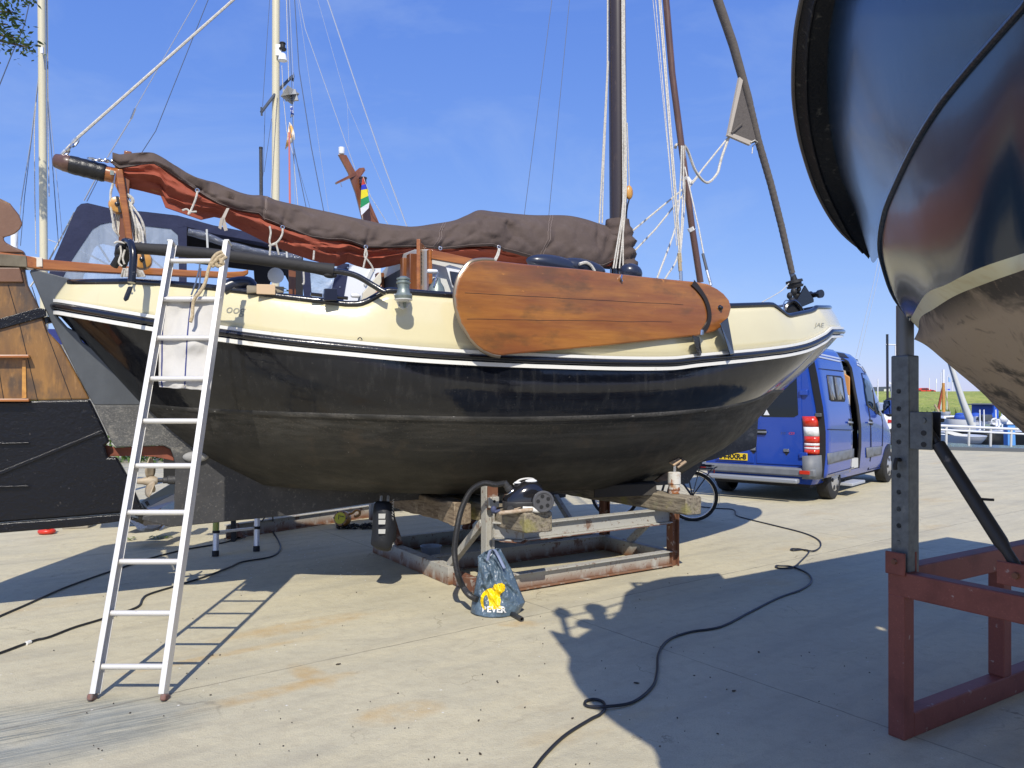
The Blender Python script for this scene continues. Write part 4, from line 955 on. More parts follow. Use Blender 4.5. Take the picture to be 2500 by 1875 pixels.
# ---- screw jack with swivel head and pad
jb = hp(1646, 1204, .757); jk = thing('screw_jack', 'white rusty screw jack with square swivel plate, standing on the timber end', 'jack', jb)
jm = mat('white_rusty_jack', (.62,.60,.54), .6, layers=[dict(s=14, lo=.52, hi=.6, c=(.30,.11,.035)), dict(s=5, lo=.6, hi=.7, c=(.4,.25,.13))])
MB().lathe(jb, Zv, [(0,.055),(.09,.055),(.092,.062),(.20,.062),(.205,.05)], 24).build('body', jm, jk, smooth=30)
MB().lathe(jb+Zv*.20, Zv, [(0,.018),(.10,.018)], 12).build('spindle', M['steel'], jk)
MB().lathe(jb+Zv*.03+BN*0, Zv, [(0,.057),(.01,.057)], 20).build('body', M['trestlerust'], jk)
pn = (BN*.55-BD*.45+Zv*.7).normalized(); px_ = pn.cross(Zv).normalized(); py_ = px_.cross(pn)
MB().obox(jb+Zv*.315, (px_+py_).normalized(), (px_-py_).normalized(), pn, .10, .10, .02).build('swivel_plate', mat('tan_plate', (.45,.32,.20), .6), jk, bev=.003)
MB().obox(jb+Zv*.33-pn*.05+BD*.05, (px_+py_).normalized(), (px_-py_).normalized(), pn, .11, .11, .02).build('swivel_plate', mat('tan_plate_dark', (.34,.25,.17), .6), jk, bev=.003)
MB().lathe(jb+Zv*.315, pn, [(0,.022),(.025,.018)], 10).build('nut', M['steel'], jk)
tag(MB().prism([S(1602,1172,.52), S(1668,1120,.40), S(1675,1126,.42), S(1645,1152,.46), S(1630,1172,.50), S(1612,1176,.52)], -BN*.05-Zv*.01).build('wedge_board', mat('brown_board', (.20,.125,.075), .8, layers=[dict(s=20, lo=.4, hi=.7, c=(.12,.075,.045))]), None, smooth=0, bev=.004), 'brown wedge board pressed against the hull above the screw jack', 'board')
# ---- ladder
ld = thing('ladder', 'bare aluminium straight ladder leaning on the stern rail of the boat', 'ladder', (-2.08,4.17,0))
Fl, Fr = gnd(224,1710), gnd(402,1711); Fl.y = Fr.y = (Fl.y+Fr.y)/2; Fl.x = (224-CX)/F*Fl.y; Fr.x = (402-CX)/F*Fl.y
Yt = Fl.y*1.235; Tl, Tr = at(417,592,Yt), at(559,594,Yt); zt_ = (Tl.z+Tr.z)/2; Tl.z = Tr.z = zt_
lu = ((Tl+Tr)/2-(Fl+Fr)/2).normalized(); lx = (Fr-Fl).normalized(); ln_ = lx.cross(lu).normalized()
for a, b, s in ((Fl, Tl, 1), (Fr, Tr, -1)):
    d = (b-a).normalized(); st = MB()
    a2 = a+d*.035
    st.beam(a2, b, .006, .066, ln_); o = lx*s*.0145
    st.beam(a2+o+ln_*.031, b+o+ln_*.031, .026, .005, ln_); st.beam(a2+o-ln_*.031, b+o-ln_*.031, .026, .005, ln_)
    sto = st.build('stile', M['alu'], ld, smooth=0, bev=.001)
    MB().beam(a+d*.0, a+d*.036, .032, .070, ln_).build('foot', mat('worn_red_foot', (.20,.10,.08), .85, layers=[dict(s=30, lo=.4, hi=.6, c=(.16,.14,.13))]), ld, bev=.009)
    MB().beam(b-d*.005+o*.4, b+d*.008+o*.4, .034, .07, ln_).build('end_cap', M['greywhite'], ld, bev=.003)
rg = [1627.5,1497,1371,1251,1137,1028,924.5,825,730,637]
def onlad(a, b, py):
    lo, hi = 0, 1
    for _ in range(40):
        m = (lo+hi)/2; p = a.lerp(b, m); y = CY-(p.z-H)*F/p.y
        if y > py: lo = m
        else: hi = m
    return a.lerp(b, lo)
for y in rg:
    p, q = onlad(Fl, Tl, y), onlad(Fr, Tr, y)
    MB().lathe(p, q-p, [(0,.0165),((q-p).length,.0165)], 14).build('rung', M['alu'], ld, smooth=50)
    MB().lathe(p+(q-p).normalized()*.003, q-p, [(0,.021),(.008,.021)], 14).build('ferrule', M['alu'], ld)
def onl(px, py, off):      # a point on the ladder plane shifted by off along its normal (towards the camera)
    n = -ln_ if ln_.y > 0 else ln_
    c = Fl+n*off; d = Vector(((px-CX)/F, 1, -(py-CY)/F)); o = Vector((0,0,H)); t = (c-o).dot(n)/d.dot(n); return o+d*t
# ---- cloth over the rungs
CP = [(395,724,541,724),(390,780,533,775),(388,835,526,828),(388,880,522,870),(387,930,517,928),(389,945,514,954)]
rows = []
for i in range(41):
    t = i/40*(len(CP)-1); k = min(int(t), len(CP)-2); f_ = t-k
    l = [CP[k][j]+(CP[k+1][j]-CP[k][j])*f_ for j in range(4)]; row = []
    for j in range(31):
        s = j/30; x = l[0]+(l[2]-l[0])*s; y = l[1]+(l[3]-l[1])*s
        y = min(y, 0)+y if False else y
        off = -.03-.014*math.sin(math.pi*((i/40)*2.2 % 1))+.010*math.sin(s*9+i*.16)+.026*noise.noise(Vector((s*3.5, i*.10, 1)))+.010*noise.noise(Vector((s*9+i*.1, i*.2, 5)))
        if abs(y-727) < 6: off = .012
        row.append(onl(x, y+3*noise.noise(Vector((s*5, 2, 0)))*(i > 36), off))
    rows.append(row)
CM = mat('linen_cloth', (.53,.515,.48), .9, spec=.2, layers=[dict(s=5, lo=.45, hi=.7, c=(.50,.48,.44), f=.8), dict(s=200, lo=.4, hi=.7, c=(.52,.50,.47), f=.5)], bump=[(10,.008),(300,.0006)])
clo = tag(MB().loft(rows).build('striped_towel', CM, None, smooth=80, solid=.004), 'off-white linen towel with thin blue stripes hanging in the ladder', 'towel')
clo_loc = clo.location.copy()
for s0 in (.06, .50, .93):
    P = []; j = s0*30; k = int(j)
    st = MB(); ra = []; rb = []
    for r in rows:
        a = r[k].lerp(r[k+1], j-k); d = (r[k+1]-r[k]).normalized(); nn = -ln_ if ln_.y > 0 else ln_
        ra.append(a-d*.0045+nn*.0035-clo_loc); rb.append(a+d*.0045+nn*.0035-clo_loc)
    st.loft([ra, rb]).build('stripe', mat('navy_thread', (.03,.04,.16), .9), clo, smooth=80)
# ---- rope knotted on the top rung
rpn = thing('tied_rope', 'tan hemp rope knotted round the top rung of the ladder, end hanging down', 'rope', onl(530,640,.03))
def lr(pts, r=.0125, nm='strand'): MB().tube(catmull([onl(x, y, o) for x, y, o in pts], 7), r, 8).build(nm, M['manila'], rpn)
lr([(543,615,.03),(530,620,.04),(520,632,.045),(512,650,.03)]); lr([(547,622,.03),(534,628,.045),(524,640,.045),(514,648,.03)]); lr([(552,628,.02),(543,634,.04),(540,645,.04)])
lr([(537,622,.01),(528,640,.035),(532,650,.03),(545,645,.03),(536,632,.04)]); lr([(520,633,.0),(516,642,.04),(522,652,.03)])
lr([(514,644,.035),(508,662,.035),(501,690,.04),(489,712,.045),(476,728,.05),(471,745,.045),(470,770,.04),(465,786,.04)], .0115, 'tail')
# ---- vacuum cleaner on the timber
vb = hp(1268, 1247, .75); vb = Vector((vb.x, vb.y, .75))
vac = thing('vacuum_cleaner', 'black cylinder vacuum cleaner with grey wheel and ribbed hose on the timber', 'vacuum cleaner', vb)
plast = mat('black_glossy_plastic', (.012,.012,.014), .12, coat=.5, layers=[dict(s=60, lo=.7, hi=.76, c=(.12,.11,.10), f=.5)]); dplast = mat('dark_grey_plastic', (.038,.038,.04), .45)
vx = (Vector((1,.22,0))).normalized(); vy = Vector((vx.y,-vx.x,0))
def V(a, b, c): return vb+vx*a+vy*b+Zv*c
prof = [(-.135,.05,.02),(-.125,.07,.05),(-.10,.10,.085),(-.04,.155,.11),(.04,.195,.118),(.11,.20,.118),(.17,.17,.11),(.205,.115,.09),(.215,.07,.05)]
vb0 = vb; rows = []
for a, ht, hw in prof:
    rows.append([V(a, hw*math.cos(math.pi*k/16)**1 if True else 0, .06+(ht)*max(0, math.sin(math.pi*k/16))**.75) for k in range(17)])
body = MB(); body.loft(rows); n = len(rows[0])
body.build('shell', plast, vac, smooth=60, sub=1)
rows = []
for a, ht, hw in prof:
    rows.append([V(a*1.02, hw*1.03*sx, z) for sx, z in ((-1,.062),(-1,.085),(1,.085),(1,.062),(.85,.02),(-.85,.02))])
lo = MB(); lo.loft(rows, True); lo.f.append((0,1,2,3,4,5)); n0 = len(lo.v); lo.f.append(tuple(range(n0-6, n0))); lo.build('base_shell', dplast, vac, smooth=50, bev=.006)
wcn = V(.165, .118, .088); whl = MB().lathe(wcn, vy, [(0,.075),(.012,.088),(.03,.088),(.036,.082),(.036,.07),(.03,.066),(.03,.0)], 36, cap=False).build('wheel', mat('grey_plastic_wheel', (.085,.085,.09), .42), vac, smooth=35)
for k in range(5):
    q = wcn+vy*.0305+(vx*math.cos(R(90+72*k+12))+Zv*math.sin(R(90+72*k+12)))*.045
    MB().lathe(q, vy, [(0,.016),(.002,.016)], 14).build('wheel_hole', M['blackrubber'], whl)
wc2 = V(.165, -.118, .088); MB().lathe(wc2, -vy, [(0,.075),(.012,.088),(.03,.088),(.036,.082)], 30).build('wheel', dplast, vac, smooth=35)
MB().lathe(V(-.10,.09,.03), vy, [(0,.03),(.03,.03)], 16).build('wheel', dplast, vac)
hd = catmull([V(-.05,0,.215), V(0,0,.25), V(.06,0,.262), V(.11,0,.258), V(.13,0,.245)], 6); MB().tube(hd, .008, 10).build('handle', mat('silver_plastic', (.58,.57,.54), .35), vac)
MB().ell(V(.09,.035,.245), .05, .02, .015, ax=(vx, vy, Zv)).build('button', M['white2'], vac); MB().ell(V(-.02,.02,.232), .03, .015, .01, ax=(vx, vy, Zv)).build('button', M['white2'], vac)
rn = (Zv*.8-vx*.6).normalized(); ec = V(-.075,.0,.165)
MB().tube([ec+(rn.orthogonal().normalized()*math.cos(q)+rn.cross(rn.orthogonal().normalized())*math.sin(q))*.052 for q in [k*math.pi/10 for k in range(20)]], .006, 8, closed=True).build('inlet_ring', M['steel'], vac)
MB().lathe(ec-rn*.02, rn, [(0,.032),(.055,.032),(.06,.027),(.11,.026)], 18).build('hose_cuff', dplast, vac)
e0 = ec+rn*.08
Yh = vb.y-.06
hpath = [e0, at(1210,1183,Yh), at(1180,1180,Yh), at(1150,1198,Yh), at(1128,1240,Yh-.04), at(1116,1290,Yh-.1), at(1110,1345,Yh-.15), at(1116,1395,Yh-.2), at(1130,1432,6.02), at(1146,1453,5.88), at(1165,1464,5.82)]
P = resample(catmull(hpath, 10), 420)
MB().tube(P, [.0245 if i % 3 else .0215 for i in range(len(P))], 10).build('hose', mat('ribbed_black_hose', (.022,.022,.023), .4, coat=.2), vac, smooth=20)
# old tools lying on the timber in front of it
def pipeth(name, label, pts, r, m, cat='tube'):
    return tag(MB().tube([Vector(p) for p in pts], r, 12).build(name, m, None, smooth=50), label, cat, 'tools on the timber')
Yp = 6.04
p0, p1 = at(1217,1253,Yp), at(1300,1244,Yp+.04)
whk = mat('muddy_wood_handle', (.33,.235,.15), .75, layers=[dict(s=40, lo=.4, hi=.65, c=(.46,.38,.29))])
sc_ = thing('paint_scraper', 'muddy wooden-handled scraper lying on the timber under the vacuum cleaner', 'scraper', p0, 'tools on the timber')
MB().lathe(p0, p1-p0, [(0,.013),(.01,.018),(.2,.016),((p1-p0).length,.016)], 14).build('handle', whk, sc_)
q1 = at(1321,1246,Yp+.06); MB().lathe(p1, q1-p1, [(0,.022),(.04,.024),((q1-p1).length-.012,.022),((q1-p1).length,.014)], 14).build('ferrule', M['white'], sc_)
pipeth('stick', 'thin dirty stick lying against the grey wheel of the vacuum cleaner', [at(1242,1246,Yp+.03), at(1262,1242,Yp+.04), at(1278,1235,Yp+.05)], [.007,.006,.005], whk, 'stick')
pipeth('caulking_tube', 'off-white cut plastic tube lying beside the scraper on the timber', [at(1276,1239,Yp+.05), at(1312,1242,Yp+.06)], .014, M['white'])
tag(MB().ell(at(1205,1244,Yp+.02), .025, .02, .03).tube([at(1208,1250,Yp), at(1221,1246,Yp)], .012, 8).build('blue_rag', mat('blue_rag', (.05,.06,.12), .7), None), 'small dark blue plastic piece by the post below the vacuum cleaner', 'rag')
# ---- carrier bag
BM = mat('woven_plastic_bag', (.075,.115,.155), .34, coat=.25, coatr=.2, bump=[(11,.02),(30,.008)], layers=[dict(s=9, lo=.48, hi=.72, c=(.135,.20,.26), f=.8), dict(s=26, lo=.6, hi=.7, c=(.32,.40,.47), f=.55)])
by = 5.80
bgp = at(1215,1504,by); bag = thing('shopping_bag', 'crumpled dark blue carrier bag with a yellow animal logo on the concrete', 'bag', (bgp.x, bgp.y, 0))
lft = [(1147,1502),(1150,1480),(1158,1440),(1166,1400),(1165,1366)]; rgt = [(1268,1505),(1282,1478),(1268,1445),(1250,1400),(1221,1346)]
mid = [(1210,1507),(1215,1480),(1213,1440),(1208,1400),(1197,1350)]
def bagf(s, t, sgn=1):
    lt = [interp([(0,1147),(.15,1150),(.42,1158),(.72,1166),(1,1165)], t), interp([(0,1502),(.15,1480),(.42,1440),(.72,1400),(1,1366)], t)]
    rt = [interp([(0,1268),(.15,1283),(.42,1268),(.72,1250),(1,1221)], t), interp([(0,1505),(.15,1478),(.42,1445),(.72,1400),(1,1346)], t)]
    x = lt[0]+(rt[0]-lt[0])*s; y = lt[1]+(rt[1]-lt[1])*s+(8*math.sin(math.pi*s))*(t > .85)*(t-.85)/.15*sgn*.7
    dep = (.13*(1-t)**.8+.022)*math.sin(math.pi*min(max(s, .0), 1))**.6
    cr = .026*noise.noise(Vector((s*4, t*4, sgn*3)))+.011*(1-3*abs(noise.noise(Vector((s*7, t*6, sgn*7)))))+.006*(1-3*abs(noise.noise(Vector((s*15, t*13, sgn*2)))))+.012*math.sin((s*1.6+t)*14+3*noise.noise(Vector((s*3,t*3,1))))
    Y = by+.10-sgn*dep-sgn*cr*min(1, 6*s*(1-s)+.2)*min(1, .25+t*2)
    p = at(x, y, by); k = Y/by
    return Vector((p.x, Y, max(p.z, .004)))
for sgn, nm in ((1, 'front'), (-1, 'back')):
    MB().loft([[bagf(s/60, t/52, sgn) for s in range(61)] for t in range(53)]).build('bag_side', BM, bag, smooth=70, solid=.0015)
# yellow emblem on the front, drawn as an outline and pressed onto the bag
bev = [(x_/3.606+900, y_/3.606+1100) for x_, y_ in ((1100,1190),(1110,1172),(1125,1178),(1145,1168),(1175,1165),(1198,1180),(1203,1205),(1195,1235),(1175,1250),(1160,1262),(1155,1285),(1165,1310),(1160,1345),(1155,1362),(1175,1370),(1185,1390),(1070,1398),(1055,1390),(1062,1370),(1060,1330),(1050,1290),(1040,1268),(1020,1278),(1010,1310),(1012,1350),(1022,1385),(1038,1400),(1015,1398),(995,1370),(983,1320),(988,1280),(1010,1245),(1040,1220),(1075,1208),(1100,1205))]
bev_old = [(1173,1452),(1177,1440),(1184,1430),(1193,1425),(1200,1428),(1204,1422),(1206,1416),(1212,1422-3),(1214,1424-6),(1220,1423),(1228,1424),(1232,1429),(1233,1437),(1230,1446),(1224,1450),(1219,1453),(1219,1462),(1222,1470),(1221,1479),(1226,1482),(1228,1487),(1195,1487),(1193,1483),(1195,1474),(1194,1461),(1190,1452),(1185,1456),(1182,1466),(1183,1476),(1187,1485),(1190,1488),(1186,1489),(1179,1482),(1174,1470)]
def bagpt(px, py, off=.004):
    # nearest (s,t) on the bag front
    best = None; s, t = .5, .5
    for it in range(60):
        p = bagf(s, t); x = CX+F*p.x/p.y; y = CY-(p.z-H)*F/p.y
        s += (px-x)/118*.5; t -= (py-y)/150*.5; s = min(max(s, .01), .99); t = min(max(t, .0), 1)
    p = bagf(s, t); return p+Vector((0, -off, 0))
def fillpoly(poly, step):
    b = bmesh.new(); vs = [b.verts.new((x, y, 0)) for x, y in poly]; b.faces.new(vs)
    bmesh.ops.triangulate(b, faces=b.faces)
    for _ in range(3): bmesh.ops.subdivide_edges(b, edges=[e for e in b.edges if e.calc_length() > step], cuts=1); bmesh.ops.triangulate(b, faces=[f for f in b.faces if len(f.verts) > 3])
    b.verts.index_update(); r = ([(v.co.x, v.co.y) for v in b.verts], [tuple(v.index for v in f.verts) for f in b.faces]); b.free(); return r
def inpoly(x, y, pl):
    r = False; n = len(pl)
    for i in range(n):
        (x0, y0), (x1, y1) = pl[i], pl[i-1]
        if (y0 > y) != (y1 > y) and x < (x1-x0)*(y-y0)/(y1-y0)+x0: r = not r
    return r
em = MB(); GN = 150; gv = {}
def gpt(i, j):
    if (i, j) not in gv:
        p = bagf(i/GN, j/GN*.8); gv[(i, j)] = (len(em.v), CX+F*p.x/p.y, CY-(p.z-H)*F/p.y); em.v.append(p+Vector((0,-.006,0)))
    return gv[(i, j)]
for i in range(10, GN-10):
    for j in range(2, GN-2):
        q = [gpt(*k) for k in ((i,j),(i+1,j),(i+1,j+1),(i,j+1))]
        if inpoly(sum(a[1] for a in q)/4, sum(a[2] for a in q)/4, bev): em.f.append(tuple(a[0] for a in q))
emall = [p.copy() for p in em.v]; us_ = sorted({k for f in em.f for k in f}); mp_ = {k: n for n, k in enumerate(us_)}; em.v = [em.v[k] for k in us_]; em.f = [tuple(mp_[k] for k in f) for f in em.f]
yel = mat('yellow_print', (.82,.56,.0), .4)
em.build('emblem', yel, bag, smooth=60)
inkb = mat('black_print', (.02,.02,.02), .5)
MB().tube([bagpt(x, y, .006) for x, y in ((1198,1434),(1203,1437),(1208,1442))], .0025, 5).build('emblem_line', inkb, bag)
for x, y, r in ((1219,1429,.005),(1230,1437,.0045)): MB().ell(bagpt(x, y, .005), r, .002, r, 8, 6).build('emblem_line', inkb, bag)
vs, fs = text_mesh('BEVER', 1, 0, 0, .035)
tris = []
for f in fs:
    P_ = [(1206+vs[k].x*21, 1488-vs[k].y*20+vs[k].x*.6) for k in f]
    for k in range(1, len(P_)-1): tris.append((P_[0], P_[k], P_[k+1]))
GN2 = 300; lt = MB(); gv2 = {}
def gpt2(i, j):
    if (i, j) not in gv2:
        p = bagf(i/GN2, j/GN2*.4); gv2[(i, j)] = (len(lt.v), CX+F*p.x/p.y, CY-(p.z-H)*F/p.y); lt.v.append(p+Vector((0,-.006,0)))
    return gv2[(i, j)]
for i in range(10, GN2-20):
    for j in range(2, 170):
        q = [gpt2(*k) for k in ((i,j),(i+1,j),(i+1,j+1),(i,j+1))]; cx_ = sum(a[1] for a in q)/4; cy_ = sum(a[2] for a in q)/4
        if cy_ < 1478: continue
        if any(inpoly(cx_, cy_, t_) for t_ in tris): lt.f.append(tuple(a[0] for a in q))
us_ = sorted({k for f in lt.f for k in f}); mp_ = {k: n for n, k in enumerate(us_)}; lt.v = [lt.v[k] for k in us_]; lt.f = [tuple(mp_[k] for k in f) for f in lt.f]
lt.build('lettering', mat('white_print', (.78,.78,.76), .5), bag, smooth=60, weld=False)
for o in ((0,0),(.02,.06)):
    hd = catmull([at(1190+o[0]*200,1370,by+.05+o[1]), at(1196,1347,by+.05+o[1]), at(1206,1342,by+.05+o[1]), at(1216,1356,by+.05+o[1]), at(1232,1388,by+.0+o[1])], 6)
    MB().loft([[p+vx*.012 for p in hd],[p-vx*.012 for p in hd]]).build('handle_strap', mat('blue_webbing', (.20,.24,.36), .7), bag, smooth=60, solid=.002)
tag(MB().prism([at(1168,1372,by+.11), at(1202,1352,by+.11), at(1206,1376,by+.11), at(1196,1382,by+.11), at(1176,1378,by+.11)], (0,.03,0)).build('paper_wrap', M['white2'], None, smooth=0, bev=.004), 'crumpled white paper sticking out of the blue carrier bag', 'paper')
tb = tag(MB().lathe(gnd(1274,1512,.018), Vector((-.5,1,0)), [(0,.011),(.001,.018),(.22,.018)], 16, cap=False).build('tube_end', dplast, None, smooth=50, solid=.003), 'short black vacuum tube end poking out under the blue bag', 'tube')
# ---- duffel bag hanging behind the trestle
dbp = S(935,1340,.55); duf = thing('duffel_bag', 'black zipped duffel bag hanging from the dark keel at the trestle corner', 'bag', (dbp.x, dbp.y, .2))
DM = mat('black_nylon', (.008,.010,.015), .6, bump=[(8,.015),(200,.001)])
dprof = [(1224,920,950,.04),(1230,914,956,.06),(1250,912,962,.09),(1290,910,967,.11),(1315,907,966,.12),(1330,906,958,.11),(1340,918,955,.08),(1344,932,950,.03)]
rows = []
for y, xl, xr, dp in dprof:
    c0, c1 = S(xl, y, .42), S(xr, y, .42); cc = (c0+c1)/2; hw = (c1-c0).length/2
    rows.append([cc+(c1-c0).normalized()*hw*math.cos(a)+BN*dp*math.sin(a)+BN*.02*noise.noise(Vector((a*1.2, y*.03, 4))) for a in [2*math.pi*k/20 for k in range(20)]])
db = MB(); db.loft(rows, True); db.f.append(tuple(range(20))); n0 = len(db.v); db.f.append(tuple(range(n0-20, n0))); db.build('bag_body', DM, duf, smooth=70)
wpt = mat('white_bag_print', (.42,.42,.40), .7)
for (y0, y1) in ((1254,1266),(1269,1280),(1292,1303)):
    MB().prism([S(924,y0,.525), S(941,y0,.535), S(940,y1,.54), S(924,y1,.53)], BN*.003).build('print', wpt, duf, smooth=0)
vs, fs = text_mesh('WWW.DOBBER.NL', 1, 0)
MB().add([S(957+q.y*7+abs(q.x)*.7, 1276+q.x*13.5, .50) for q in vs], fs).build('lettering', wpt, duf, smooth=0, weld=False)
for x in (931, 948): MB().tube([S(x,1212,.3), S(x-1,1228,.42)], .012, 6).build('strap', M['white'], duf)
# ---- chain hoist
hc = gnd(838,1290); hc = Vector((hc.x, hc.y, .0)); ho = thing('chain_hoist', 'orange one ton chain hoist lying on its dark chain under the stern', 'hoist', hc)
yo = mat('orange_hoist_paint', (.48,.22,.05), .4, coat=.3, layers=[dict(s=14, lo=.55, hi=.65, c=(.25,.12,.04))])
ha = (Vector((-.25,-1,.25))).normalized(); hcc = hc+Vector((.0,0,.125))
MB().lathe(hcc-ha*.07, ha, [(0,.07),(.01,.085),(.06,.085),(.062,.10),(.14,.10),(.155,.092),(.16,.0)], 26, cap=False).build('drum', yo, ho, smooth=35)
MB().lathe(hcc+ha*.085, ha, [(0,.074),(.008,.074)], 24).build('label_disc', mat('yellow_label', (.72,.62,.02), .45), ho)
hx = ha.cross(Zv).normalized()*-1; hx = Zv.cross(ha).normalized()*1; hy = ha.cross(hx)
for tx, sz, ox, oy in (('1', .085, -.018, .008), ('TON', .028, .025, .02)):
    lettering('label_print', tx, sz, hcc+ha*.0945+hx*ox+hy*oy, hx, hy, inkb, ho)
for k in range(6):
    q = hcc+ha*.09+(hx*math.cos(k*1.05)+hy*math.sin(k*1.05))*.088; MB().lathe(q, ha, [(0,.01),(.008,.008)], 8).build('bolt', M['blackgloss'], ho)
hp_ = [hcc+Vector((.08,.02,.06)), hcc+Vector((.12,0,.075)), hcc+Vector((.165,0,.11)), hcc+Vector((.21,0,.10)), hcc+Vector((.21,0,.055)), hcc+Vector((.17,0,.03)), hcc+Vector((.14,0,.035))]
MB().tube(catmull(hp_, 6), .017, 8).build('hook', yo, ho)
ch = MB(); r5 = random.Random(5)
for i in range(150):
    c = hc+Vector((r5.uniform(-.06,.52), r5.uniform(-.09,.08), .012+r5.random()*.045)); a = r5.uniform(0,6.28); d = Vector((math.cos(a), math.sin(a), r5.uniform(-.4,.4))).normalized(); o = d.orthogonal().normalized(); o = (o*math.cos(a*3)+d.cross(o)*math.sin(a*3))
    ch.tube([c+d*.022*math.cos(q)+o*.012*math.sin(q) for q in [k*math.pi/4 for k in range(8)]], .005, 5, closed=True)
ch.build('chain', mat('oily_chain', (.03,.028,.026), .45, .5), ho)
# ---- telescopic ladder standing under the keel
tl_ = thing('telescopic_ladder', 'silver telescopic ladder with black feet standing behind the keel', 'ladder', gnd(575,1355))
a1, a2 = gnd(526,1358), gnd(626,1346)
for a, xt in ((a1, 522), (a2, 622)):
    t = Vector((a.x-.02, a.y+.12, .98)); d = t-a
    MB().lathe(a, d, [(0,.036),(.055,.036),(.06,.03)], 20).build('foot', M['blackrubber'], tl_)
    MB().lathe(a, d, [(.05,.0305),(.98,.0305)], 20).build('tube', mat('anodised_tube', (.62,.65,.72), .3, .7), tl_)
    for h in (.24,.54,.84): MB().lathe(a+d.normalized()*h, d, [(0,.038),(.03,.038)], 20).build('collar', M['blackrubber'], tl_)
for h in (.25,.55,.85):
    MB().beam(a1+Vector((-.005,.03,h)), a2+Vector((-.005,.03,h)), .035, .026).build('rung', M['alu'], tl_, bev=.003)
MB().lathe(a1+Vector((-.003,.015,.27)), Vector((-.02,.12,.98)), [(0,.0315),(.14,.0315)], 20).build('sticker', mat('green_sticker', (.45,.50,.12), .5), tl_)
# second leg pair, seen as a dark bar
tag(MB().beam(gnd(570,1322), gnd(570,1322)+Zv*.45, .045, .05).build('prop_bar', M['blackrubber'], None, bev=.004), 'short black steel prop standing between the telescopic ladder legs', 'prop')
# ---- long rusty channel lying under the stern
tag(MB().ibeam(hp(596,1297,.085)+Vector((-.2,-.05,0)), hp(925,1242,.085)+Vector((.1,0,.0)), .17, .08, .012, .01).build('steel_beam', M['trestle'], None, smooth=0, bev=.003), 'long rusty white steel beam on the ground behind the keel', 'beam')
tag(MB().obox(hp(912,1232,.3)+Vector((0,.1,-.1)), BD, BN, Zv, .14, .1, .22).build('beam_bracket', M['trestle'], None, bev=.006), 'white rusty bracket on the steel beam end beside the duffel bag', 'bracket')
tag(MB().prism([gnd(597,1314), gnd(597,1285)*1+Vector((0,0,0)), hp(575,1278,.2), hp(580,1310,.05)], (0,.05,.0)).build('steel_offcut', M['trestlerust'], None, smooth=0), 'small rusty steel offcut by the end of the long beam', 'offcut')
# ---- plastic tub inside the trestle
pt = gnd(1052,1355); tub = MB(); tub.lathe(pt, Zv, [(0,.09),(.10,.115),(.10,.108),(.01,.083)], 24, cap=False)
tag(tub.build('plastic_tub', mat('clear_plastic_tub', (.42,.46,.52), .35), None, smooth=40), 'clear plastic food tub standing inside the rusty trestle', 'tub')
# ---- cables on the ground
CB = mat('black_cable', (.016,.017,.020), .45)
def cable(name, label, pts, r, cl=8):
    P = catmull([gnd(x, y, r+.002+(q[0] if q else 0)) for x, y, *q in pts], cl)
    return tag(MB().tube(P, r, 8).build(name, CB, None, smooth=70), label, 'cable', 'cables on the concrete')
cable('power_cable', 'long black cable snaking across the foreground shade towards the van', [(1290,1895),(1330,1843),(1380,1795),(1440,1757),(1465,1744),(1477,1728),(1472,1714),(1452,1707),(1432,1711),(1428,1719),(1440,1725),(1480,1725,.008),(1545,1714),(1592,1677),(1604,1640),(1608,1595),(1633,1562),(1685,1543),(1760,1530),(1830,1495),(1900,1460),(1955,1440),(1981,1420),(1972,1400),(1935,1384),(1905,1381),(1894,1382),(1902,1387),(1935,1385,.006),(1955,1370),(1975,1347),(1960,1342),(1936,1344),(1932,1340),(1950,1340),(1985,1345,.006),(2003,1334),(1998,1318),(1965,1302),(1900,1285),(1830,1268),(1798,1258),(1790,1244),(1750,1241),(1700,1236)], .0085)
cable('power_cable', 'black cable curving from the keel across the left foreground', [(-40,1605),(0,1594),(60,1572),(90,1562),(120,1555),(180,1532),(240,1514),(315,1490),(340,1478),(348,1462),(365,1450),(430,1430),(500,1408),(560,1385),(590,1372),(650,1362),(675,1352),(685,1335),(677,1315),(668,1300),(667,1280),(666,1262,.3)], .0085)
cable('power_cable', 'black cable running straighter behind the ladder into the boat shade', [(-40,1524),(0,1504),(60,1478),(150,1438),(220,1412),(290,1388),(370,1362),(450,1342),(520,1330),(570,1318),(600,1304),(628,1285),(652,1256,.35)], .0085)
# plug joint on the second cable
tag(MB().tube([gnd(64,1571,.012), gnd(74,1567,.012)], .014, 8).build('cable_joint', M['white'], None), 'small white tape joint on the curving black cable at left', 'tape')
# ---- far left bits: block, red float, boards, panel, lashings
bk_ = gnd(150,1293); tag(MB().obox(bk_+Vector((.1,.2,.10)), Vector((1,.3,0)).normalized(), Vector((-.3,1,0)).normalized(), Zv, .30, .3, .2).build('concrete_block', M['conc_block'], None, bev=.01), 'rough concrete block on the ground below the black rudder', 'block')
rf = gnd(114,1304); rfl = thing('red_float', 'small red plastic float by the concrete block under the rudder', 'float', rf)
rm = mat('red_plastic', (.60,.04,.02), .35)
MB().tube([rf+Vector((.075*math.cos(q), .06*math.sin(q), .035)) for q in [k*math.pi/8 for k in range(16)]], .028, 10, closed=True).build('ring', rm, rfl)
MB().ell(rf+Vector((-.005,.06,.09)), .06, .05, .05).build('cap', mat('orange_red_net', (.70,.10,.02), .6), rfl)
pnl = mat('pale_green_panel', (.34,.39,.38), .5)
pY = 7.4
pn_ = thing('old_panel', 'pale green and white cabinet panel lying tilted behind the propeller', 'panel', (at(395,1215,pY).x, pY, .3))
